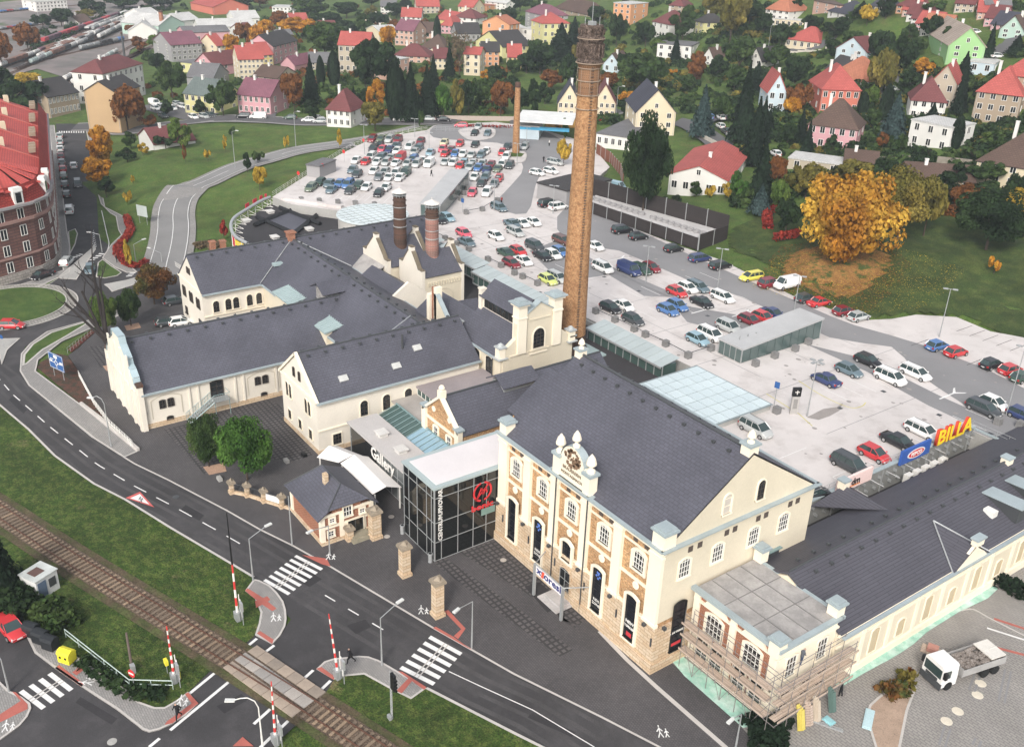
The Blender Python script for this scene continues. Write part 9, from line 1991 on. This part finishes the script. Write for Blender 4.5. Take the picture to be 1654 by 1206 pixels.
for l in '''20 190 120 80 D|45 148 54 30 Y|5 112 40 62 R|46 84 44 50 R|166 268 62 64 O|162 305 56 50 O|172 318 34 30 D|207 212 70 78 R|226 84 36 24 R|262 90 40 34 L|279 160 48 62 M|361 188 50 62 M|323 188 30 24 D|376 96 32 40 O|398 76 40 40 R|350 62 32 22 L|292 240 44 48 L|268 240 36 26 D|231 252 22 20 Y|206 262 34 26 D|365 246 9 26 Y|335 260 12 24 Y|216 300 9 16 Y|207 330 16 26 Y|209 432 15 44 Y|420 308 26 38 Y|400 278 20 30 D|417 265 22 28 M|362 388 18 30 X|462 242 12 28 Y|549 240 13 30 Y|375 222 12 22 M|300 262 10 26 R|476 182 44 64 R|504 172 36 82 C|519 142 14 50 K|540 138 20 54 K|525 98 78 62 M|480 62 66 34 O|420 82 36 46 O|590 58 40 34 M|626 86 34 44 O|604 146 76 84 D|590 140 34 46 D|607 180 38 50 O|606 212 48 48 A|640 196 34 92 K|664 196 46 94 C|690 192 44 86 C|700 150 26 62 C|726 132 24 62 C|716 190 34 56 G|738 190 30 60 A|757 186 34 56 D|776 178 38 52 M|742 120 46 76 B|706 78 12 50 K|808 188 46 56 R|782 134 22 20 O|802 134 36 30 D|504 196 34 34 D|572 182 16 44 C|650 150 20 40 M|840 186 34 46 D|862 190 32 60 D|872 118 64 44 D|890 146 44 34 R|918 146 40 60 D|905 98 60 60 C|926 84 38 56 C|995 76 32 56 D|1042 76 34 44 D|1102 64 50 54 M|1062 90 34 26 L|1035 148 78 62 M|1090 100 22 44 C|1122 136 46 52 R|1178 74 62 90 A|1192 118 58 60 M|1008 166 28 24 O|1012 194 34 30 D|1086 122 16 12 O|1132 222 44 84 S|1166 196 24 44 M|1196 232 50 128 C|1215 268 56 110 C|1226 325 52 96 C|1012 330 34 22 D|1190 324 36 46 G|1228 236 34 80 C|1006 120 30 34 D|870 92 40 30 M|950 178 30 26 M
1415 112 52 62 D|1450 122 46 62 D|1420 158 52 82 A|1490 126 44 32 O|1282 148 52 56 D|1290 182 48 48 R|1279 188 34 34 O|1291 232 26 58 C|1270 240 30 40 D|1302 250 24 56 C|1440 224 48 74 S|1502 206 32 40 C|1546 186 28 92 C|1541 242 20 54 K|1552 140 38 56 C|1595 96 22 60 C|1427 196 20 58 K|1391 188 17 38 K|1402 180 30 44 L|1455 250 24 30 M|1380 262 34 34 D|1425 240 26 24 R|1262 76 40 40 D|1350 62 50 34 D|1372 82 44 32 M|1232 60 30 40 D|1502 62 36 40 D|1530 78 34 34 M|1570 262 40 30 M|1610 258 44 30 M|1645 250 40 34 D|1590 240 30 26 L|1500 262 34 30 D|1480 285 50 36 D|1256 344 34 58 L|1226 346 44 48 S|1146 322 22 30 Y|1171 322 20 26 Y|1085 335 36 22 D|1122 318 30 24 M|1205 330 24 36 M|1430 300 60 44 D|1300 320 66 60 A|1520 330 60 50 D|1375 300 70 40 A|1640 330 44 50 D|1250 300 40 50 R|1340 250 30 30 D|1345 100 34 34 D|1480 90 30 30 M|1400 40 30 34 Y|1465 74 40 34 M|1310 55 40 30 D|1280 20 30 26 D|1392 24 34 22 C|1430 30 40 40 D|1505 20 40 24 M|1640 90 36 34 C|1560 150 40 30 M|1470 150 40 40 D|1410 210 30 34 M|1355 208 30 22 D|1240 215 24 40 C|1010 14 30 20 C|1150 40 44 50 A|1210 40 50 44 D|1250 110 44 40 M|1075 78 40 24 M|960 40 34 30 D|840 20 40 30 D|820 40 34 30 D|870 20 34 22 M|935 110 36 40 A|980 150 40 34 R|1000 60 30 24 M|1160 130 44 40 D|1185 150 40 44 M|1220 150 40 50 C|1245 150 40 40 D|1110 150 34 30 M
560 30 50 26 D|500 30 60 30 M|530 44 50 26 D|450 44 44 26 R|600 12 50 22 D|640 30 40 26 D|560 56 44 24 D|655 12 30 20 C|430 56 30 24 O|500 14 60 26 D|380 14 60 22 D|330 12 44 20 M|420 12 44 20 R|260 14 60 24 D|200 14 60 22 D|150 22 50 24 D|100 44 44 30 D|70 46 34 24 D|140 32 34 18 A|240 30 40 20 M|700 10 40 18 D|545 64 40 22 M|610 44 40 26 D|635 56 30 24 R|470 80 34 24 A|395 108 24 24 D|340 84 24 18 D|240 104 30 20 M|255 120 34 34 D|270 190 30 26 D|240 206 30 24 R|212 240 30 26 M|560 176 24 30 D|590 176 26 34 D|540 164 30 26 M|462 150 22 26 D|830 126 30 30 M|800 84 34 24 D|850 118 34 34 D|880 168 34 34 D|745 60 24 22 D|680 68 24 20 D|620 106 24 26 D|560 104 24 24 D|730 90 26 30 M|790 150 24 26 M|824 160 30 40 D|60 176 40 34 D|6 160 50 44 M|190 128 34 34 R|900 214 14 30 O|912 224 16 32 G|1140 275 40 30 D|680 208 12 30 M|910 268 26 46 Y|600 30 26 20 A|215 60 26 20 R|1590 300 60 40 M|1630 296 40 34 D|1545 300 40 34 D|1410 330 50 44 D|1340 330 50 44 R'''.replace('\n', '|').split('|'):
	v = l.split(); tree(float(v[0]), float(v[1]), float(v[2]), float(v[3]), v[4])
LAND += [('the tall chimney foot',930,470),('the black screen compound',1060,345),('the roundabout',60,490),('the ramp road',320,310),('the rail yard',90,100),('the far car park',640,270),('the direction sign back',232,345),('the big golden maple',1360,350),('the upper road',470,195)]
seen = {}
def rel(x, y, lx, ly):
	dx, dy = x-lx, y-ly
	return ('right of' if dx > 0 else 'left of') if abs(dx) > abs(dy)*.9 else ('just below' if dy > 0 else 'just above')
pend = []
for t in TREES:
	if t[4]: t[0]['label'] = t[4]; t[0]['group'] = 'trees by the brewery and lawn'; continue
	sz = 'small' if t[5] < 6 else 'tall' if t[5] > 14 else ''
	nm = LW[t[3]]+(' tree' if t[3] not in 'CS' else '')
	c = sorted(LAND, key=lambda l: (l[1]-t[1])**2+(l[2]-t[2])**2)
	for l in c[:4]:
		lab = f'{sz} {nm} {rel(t[1],t[2],l[1],l[2])} {l[0]}'.strip()
		if lab not in seen: seen[lab] = t; t[0]['label'] = lab; break
	else: pend.append((t, lab))
for t, lab in pend:
	k = 2
	while f'{lab}, {wordn(k-1)} one there' in seen: k += 1
	seen[f'{lab}, {wordn(k-1)} one there'] = t; t[0]['label'] = f'{lab}, {wordn(k-1)} one there'
lt = thing('leafless_tree', 'tall leafless pollarded tree with long bare limbs in front of the left wing', 'tree', PZ(181,596,0)); random.seed(12)
b = MB(); base_ = PZ(181,596,0)
def at_px(x, y, z): q = PZ(x, y, z); return Vector((q.x-base_.x, q.y-base_.y, z))
def limb(p, q, r, dep):
	b.tube(p, q, r, 7, r*.55)
	if dep:
		for k in range(3):
			f = .45+.5*random.random(); s = p.lerp(q, f); d = (q-p).normalized()+Vector((random.uniform(-.8,.8),random.uniform(-.8,.8),random.uniform(-.1,.6))); d.normalize(); limb(s, s+d*(q-p).length*random.uniform(.25,.45), r*.32, dep-1)
S0 = Vector((0,0,4)); b.tube((0,0,-.1), S0, .48, 9, .40)
for (x, y, z, r) in ((148,430,13.5,.22),(132,470,11.5,.18),(109,472,10.5,.2),(104,488,9.0,.16),(160,445,12.5,.16)): limb(S0+Vector((0,0,random.uniform(-1,1))), at_px(x, y, z), r*1.6, 3)
b.build('trunk', mat('dark_bark', (.028,.022,.02), .95, .3, 2), lt)
def hedge(P, w, h, k, lab, nm='hedge', dens=26, z=None):
	L = [GP(*p) for p in P]; rs = np.random.RandomState(len(P)*7+int(P[0][0])); pts = []
	for a, c in zip(L, L[1:]):
		n = int((c-a).length*w*h*dens)+20; f = rs.rand(n)[:, None]; A = np.array(a)[None]; C_ = np.array(c)[None]; p = A+(C_-A)*f; d = np.array((c-a).normalized()); nn = np.array([-d[1], d[0], 0]); s = rs.rand(n)*2-1; zz = rs.rand(n)**.6*h*np.sqrt(1-.8*s*s); p = p+nn[None]*(s*w/2)[:, None]; p[:, 2] += zz; pts.append(p)
	p = np.concatenate(pts); n = len(p); nr = rs.randn(n, 3)+[0,0,.8]; nr /= np.linalg.norm(nr, axis=1)[:, None]; u = np.cross(nr, rs.randn(n, 3)); u /= np.linalg.norm(u, axis=1)[:, None]; v = np.cross(nr, u); s = (.13+.1*rs.rand(n))[:, None]
	V = np.stack([p-u*s-v*s, p+u*s-v*s, p+u*s+v*s, p-u*s+v*s], 1).reshape(-1, 3); me = bpy.data.meshes.new(nm); me.vertices.add(4*n); me.vertices.foreach_set('co', V.astype('f').ravel()); me.loops.add(4*n); me.polygons.add(n); me.loops.foreach_set('vertex_index', np.arange(4*n, dtype='i')); me.polygons.foreach_set('loop_start', np.arange(0, 4*n, 4, dtype='i')); me.materials.append(LM[k]); me.update(calc_edges=True)
	tag(link(nm, me), lab, 'shrub' if nm != 'hedge' else 'hedge')
hedge([(205,352),(212,372),(205,385),(190,402),(191,413),(206,428),(222,434),(236,424)], 1.6, 1.0, 'X', 'crimson low hedge curving along the pavement by the ramp')
hedge([(1425,1128),(1440,1118),(1466,1122)], 2.0, 1.3, 'Q', 'rust and green shrub at the tip of the gravel bed','shrub'); hedge([(1448,1102),(1478,1108)], 1.8, 1.4, 'A', 'yellow-green shrub behind the rusty one by the lorry','shrub'); hedge([(1466,1090),(1474,1092)], .9, .9, 'R', 'small rust-coloured shrub touching the lorry front','shrub')
hedge([(1600,938),(1625,945),(1660,968)], 2.6, 1.2, 'C', 'low dark green juniper bank at the right edge of the forecourt','shrub')
hedge([(1205,1185),(1240,1178),(1275,1190)], 3.4, 1.3, 'C', 'blackish leafy heap at the foot of the scaffold corner','shrub'); hedge([(1210,1200),(1270,1215)], 3.0, 1.2, 'C', 'blackish leafy mass at the bottom edge below the scaffold','shrub')
hedge([(75,988),(95,1010),(110,1022)], 3.6, 2.0, 'M', 'tangled green shrubs behind the black waste containers','shrub'); hedge([(20,968),(50,1000)], 4.0, 2.2, 'D', 'dark brambles left of the white railway hut','shrub'); hedge([(130,1068),(170,1095),(215,1122),(268,1122)], 1.8, .9, 'D', 'dark green low hedge under the guard rail')
hedge([(1262,340),(1238,345),(1240,372)], 2.0, 1.6, 'X', 'dark crimson clipped hedge corner left of the maple'); hedge([(1440,350),(1500,346),(1560,352),(1654,352)], 2.2, 2.4, 'R', 'long rusty hedge along the top of the lawn', dens=14); hedge([(1250,388),(1290,380)], 2.0, 1.4, 'X', 'crimson bushes at the left foot of the maple')
hedge([(752,204),(780,206),(832,207)], 1.4, .8, 'X', 'dark red hedge strip beside the upper road at the car park entrance','hedge',8); hedge([(1415,282),(1490,284),(1570,285)], 2.0, 1.8, 'D', 'long dark clipped hedge above the brown-roofed sheds', dens=12); hedge([(1300,60),(1345,50)], 2.5, 2, 'D', 'dark hedge behind the red-roofed cream villa', dens=8)
hedge([(1395,92),(1440,90)], 3, 2.2, 'D', 'dark hedge beside the pale blue end house', dens=8); hedge([(315,400),(345,395),(352,405)], 3.0, 1.0, 'B', 'dry brown brushwood on the slope by the ramp road','shrub'); hedge([(1530,210),(1560,225)], 3.0, 2.0, 'M', 'green garden bushes between the white cube house and the brown villa','shrub', 8)
def scatter(P, n, k, lab, sz, up=.04, cat='fallen leaves', nm='fallen_leaves'):
	poly = [tuple(GP(x, y)[:2]) for x, y in P]; xs = [p[0] for p in poly]; ys = [p[1] for p in poly]; b = MB(); rs = random.Random(n)
	c = 0
	while c < n:
		x, y = rs.uniform(min(xs), max(xs)), rs.uniform(min(ys), max(ys))
		if not inpoly(x, y, poly): continue
		z = HD(x, y)+up; s = sz*rs.uniform(.5,1.3); t = rs.uniform(0, 6.28); tl = rs.uniform(-.6,.6) if nm == 'fallen_leaves' else rs.uniform(1.2,3)
		dx, dy = math.cos(t)*s, math.sin(t)*s; b.v += [(x-dx,y-dy,z),(x+dx,y+dy,z+.3*s*tl*.3),(x-dy*.4,y+dx*.4,z+s*abs(tl))]; i = len(b.v)-3; b.f.append((i,i+1,i+2)); b.mi.append(0); c += 1
	o = b.build(nm, LM[k], uv=False); o['kind'] = 'stuff'; o['label'] = lab
scatter([(1230,440),(1262,400),(1330,392),(1440,400),(1470,430),(1450,470),(1400,510),(1320,492),(1250,470)], 7000, 'R', 'rusty leaves scattered under the big maple', .16, .5)
scatter([(1210,470),(1290,490),(1380,515),(1500,500),(1560,440),(1440,400),(1250,420)], 5500, 'Y', 'sparse yellow leaves on the lawn', .12, .55)
def undergrowth(P, n, k, lab, seed):
	rs = np.random.RandomState(seed); cs = []
	while len(cs) < n:
		x, y = rs.uniform(min(p[0] for p in P), max(p[0] for p in P)), rs.uniform(min(p[1] for p in P), max(p[1] for p in P))
		if not inpoly(x, y, P): continue
		g = GP(x, y)
		if inpoly(g.x, g.y, DECK) or any((g.x-a)**2+(g.y-b_)**2 < (r+1)**2 for a, b_, r in HOUSES): continue
		cs.append((g.x, g.y, g.z, rs.uniform(.8,2.6)))
	C_ = np.repeat(np.array(cs), 70, axis=0); m_ = len(C_); d = rs.randn(m_, 3); d /= np.linalg.norm(d, axis=1)[:, None]; d[:, 2] = abs(d[:, 2]); p = C_[:, :3]+d*(C_[:, 3]*(.7+.4*rs.rand(m_)))[:, None]
	nr = d+rs.randn(m_, 3)*.5; nr /= np.linalg.norm(nr, axis=1)[:, None]; u = np.cross(nr, rs.randn(m_, 3)); u /= np.linalg.norm(u, axis=1)[:, None]; v = np.cross(nr, u); s = (.22+.25*rs.rand(m_))[:, None]
	V = np.stack([p-u*s-v*s, p+u*s-v*s, p+u*s+v*s, p-u*s+v*s], 1).reshape(-1, 3); me = bpy.data.meshes.new('undergrowth'); me.vertices.add(4*m_); me.vertices.foreach_set('co', V.astype('f').ravel()); me.loops.add(4*m_); me.polygons.add(m_); me.loops.foreach_set('vertex_index', np.arange(4*m_, dtype='i')); me.polygons.foreach_set('loop_start', np.arange(0, 4*m_, 4, dtype='i')); me.materials.append(LM[k]); me.update(calc_edges=True)
	o = link('undergrowth', me); o['kind'] = 'stuff'; o['label'] = lab
HILL = [(960,205),(940,120),(830,120),(820,20),(1000,5),(1654,5),(1700,300),(1600,340),(1440,330),(1380,300),(1190,335),(1190,200),(1100,180),(1030,150),(1000,200)]
undergrowth(HILL, 560, 'D', 'dark garden undergrowth between the villas on the hill', 1); undergrowth(HILL, 450, 'M', 'mid green garden bushes between the villas on the hill', 2); undergrowth(HILL, 130, 'A', 'yellowing garden bushes between the villas on the hill', 3)
TOWN = [(230,150),(260,110),(360,100),(440,60),(400,12),(820,12),(830,120),(820,185),(560,186),(470,180),(440,150),(300,190)]
undergrowth(TOWN, 260, 'M', 'green undergrowth between the town houses', 4); undergrowth(TOWN, 120, 'R', 'rusty autumn bushes between the town houses', 5); undergrowth([(40,60),(200,10),(420,10),(430,20),(250,22),(130,50),(60,100)], 120, 'D', 'dark bushes beside the rail yard', 6)
# ---------------------------------------------------------------- people
def skin_person(pose):
	J = {'hip':(0,0,.95),'chest':(.04*pose['lean'],0,1.30),'neck':(.07*pose['lean'],0,1.48),'head':(.1*pose['lean'],0,1.66),'lk':(pose['l']*.22,.10,.52),'lf':(pose['l']*.30-.06,.10,.08),'lt':(pose['l']*.30+.10,.10,.04),'rk':(-pose['l']*.10,-.10,.52),'rf':(-pose['l']*.34,-.10,.10),'rt':(-pose['l']*.34+.15,-.10,.04),'ls':(.02,.19,1.42),'le':(-pose['l']*.14,.25,1.16),'lh':(pose['arm']*.25,.24,.95+pose['arm']*.15),'rs':(.02,-.19,1.42),'re':(pose['l']*.14,-.25,1.16),'rh':(.16+pose['l']*.1,-.24,.96+pose['arm']*.15)}
	E_ = [('hip','chest'),('chest','neck'),('neck','head'),('hip','lk'),('lk','lf'),('lf','lt'),('hip','rk'),('rk','rf'),('rf','rt'),('chest','ls'),('ls','le'),('le','lh'),('chest','rs'),('rs','re'),('re','rh')]
	rad = dict(hip=.16,chest=.18,neck=.06,head=.11,lk=.075,lf=.05,lt=.04,rk=.075,rf=.05,rt=.04,ls=.07,le=.05,lh=.04,rs=.07,re=.05,rh=.04)
	ks = list(J); me = bpy.data.meshes.new('person'); me.from_pydata([J[k] for k in ks], [(ks.index(a), ks.index(c)) for a, c in E_], []); o = bpy.data.objects.new('p', me); COL.objects.link(o)
	mo = o.modifiers.new('s', 'SKIN'); sv_ = me.skin_vertices[0].data
	for i, k in enumerate(ks): sv_[i].radius = (rad[k], rad[k]); sv_[i].use_root = (k == 'hip')
	o.modifiers.new('d', 'SUBSURF').levels = 1
	m2 = bpy.data.meshes.new_from_object(o.evaluated_get(bpy.context.evaluated_depsgraph_get())); bpy.data.objects.remove(o); return m2
def person(x, y, z, face, lab, top, leg, pose, sc=1.0):
	me = skin_person(pose); me.materials.clear()
	for m_ in (top, leg, mat('skin', (.50,.32,.24), .6), mat('hair', (.04,.03,.025))): me.materials.append(m_)
	for p in me.polygons: c = p.center; p.material_index = 2 if (c.z > 1.56 and c.x > .05) or (c.z < 1.02 and abs(c.y) > .2) else 3 if c.z > 1.56 else 1 if c.z < .92 else 0; p.use_smooth = True
	q = PZ(x, y, z); o = link('person', me, None, (q.x,q.y,z), math.atan2(face[1], face[0])); o.scale = (sc,)*3; tag(o, lab, 'person'); return o
bk = mat('black_cloth', (.012,.012,.014)); gy = mat('grey_cloth', (.10,.11,.13)); dn = mat('denim', (.05,.07,.12))
wk = dict(lean=1.5,l=1.3,arm=.3); sd_ = dict(lean=.5,l=.15,arm=.1); wrk = dict(lean=3,l=.5,arm=1.2)
person(289,1160,.13,(.5,-1),'person in black walking over the corner pavement by the crossing',bk,bk,wk,1.1); person(567,1070,.13,(-.4,-1),'person in black striding past the barrier on the curved pavement',bk,bk,wk,1.05)
person(1293,1072,5.2,(0,1),'worker in blue and grey standing on the upper scaffold deck',gy,dn,wrk); person(1357,1124,.12,(-.8,-.4),'worker in dark clothes bending by the stacked window frames',bk,bk,wrk); person(810,330,DZ,(1,0),'person in red behind the estate car at the cable line',mat('red_cloth',(.25,.03,.03)),bk,sd_); person(697,285,DZ,(-1,0),'person in black walking in front of the far escalator shelter',bk,bk,wk)
person(878,263,DZ,(-1,.4),'person in dark clothes on the lane by the yellow maple',bk,bk,sd_); person(887,236,DZ,(1,.4),'person in a white jacket crossing near the pale blue pavilion',framew,bk,sd_); person(189,424,.13,(0,-1),'person in black on the pavement beside the crimson hedge',bk,bk,sd_)
# ---------------------------------------------------------------- haze: the autumn air over the town
b = MB(); b.box(-1500,1500,-120,2200,-40,130); hz = b.build('haze', [bpy.data.materials.new('air')], uv=False); hz['kind'] = 'stuff'
am = hz.data.materials[0]; am.use_nodes = True; N = am.node_tree.nodes; N.remove(N['Principled BSDF']); vp = N.new('ShaderNodeVolumePrincipled'); vp.inputs['Color'].default_value = (.80,.88,.95,1); vp.inputs['Density'].default_value = .00022; vp.inputs['Anisotropy'].default_value = .1
am.node_tree.links.new(vp.outputs[0], N['Material Output'].inputs['Volume'])
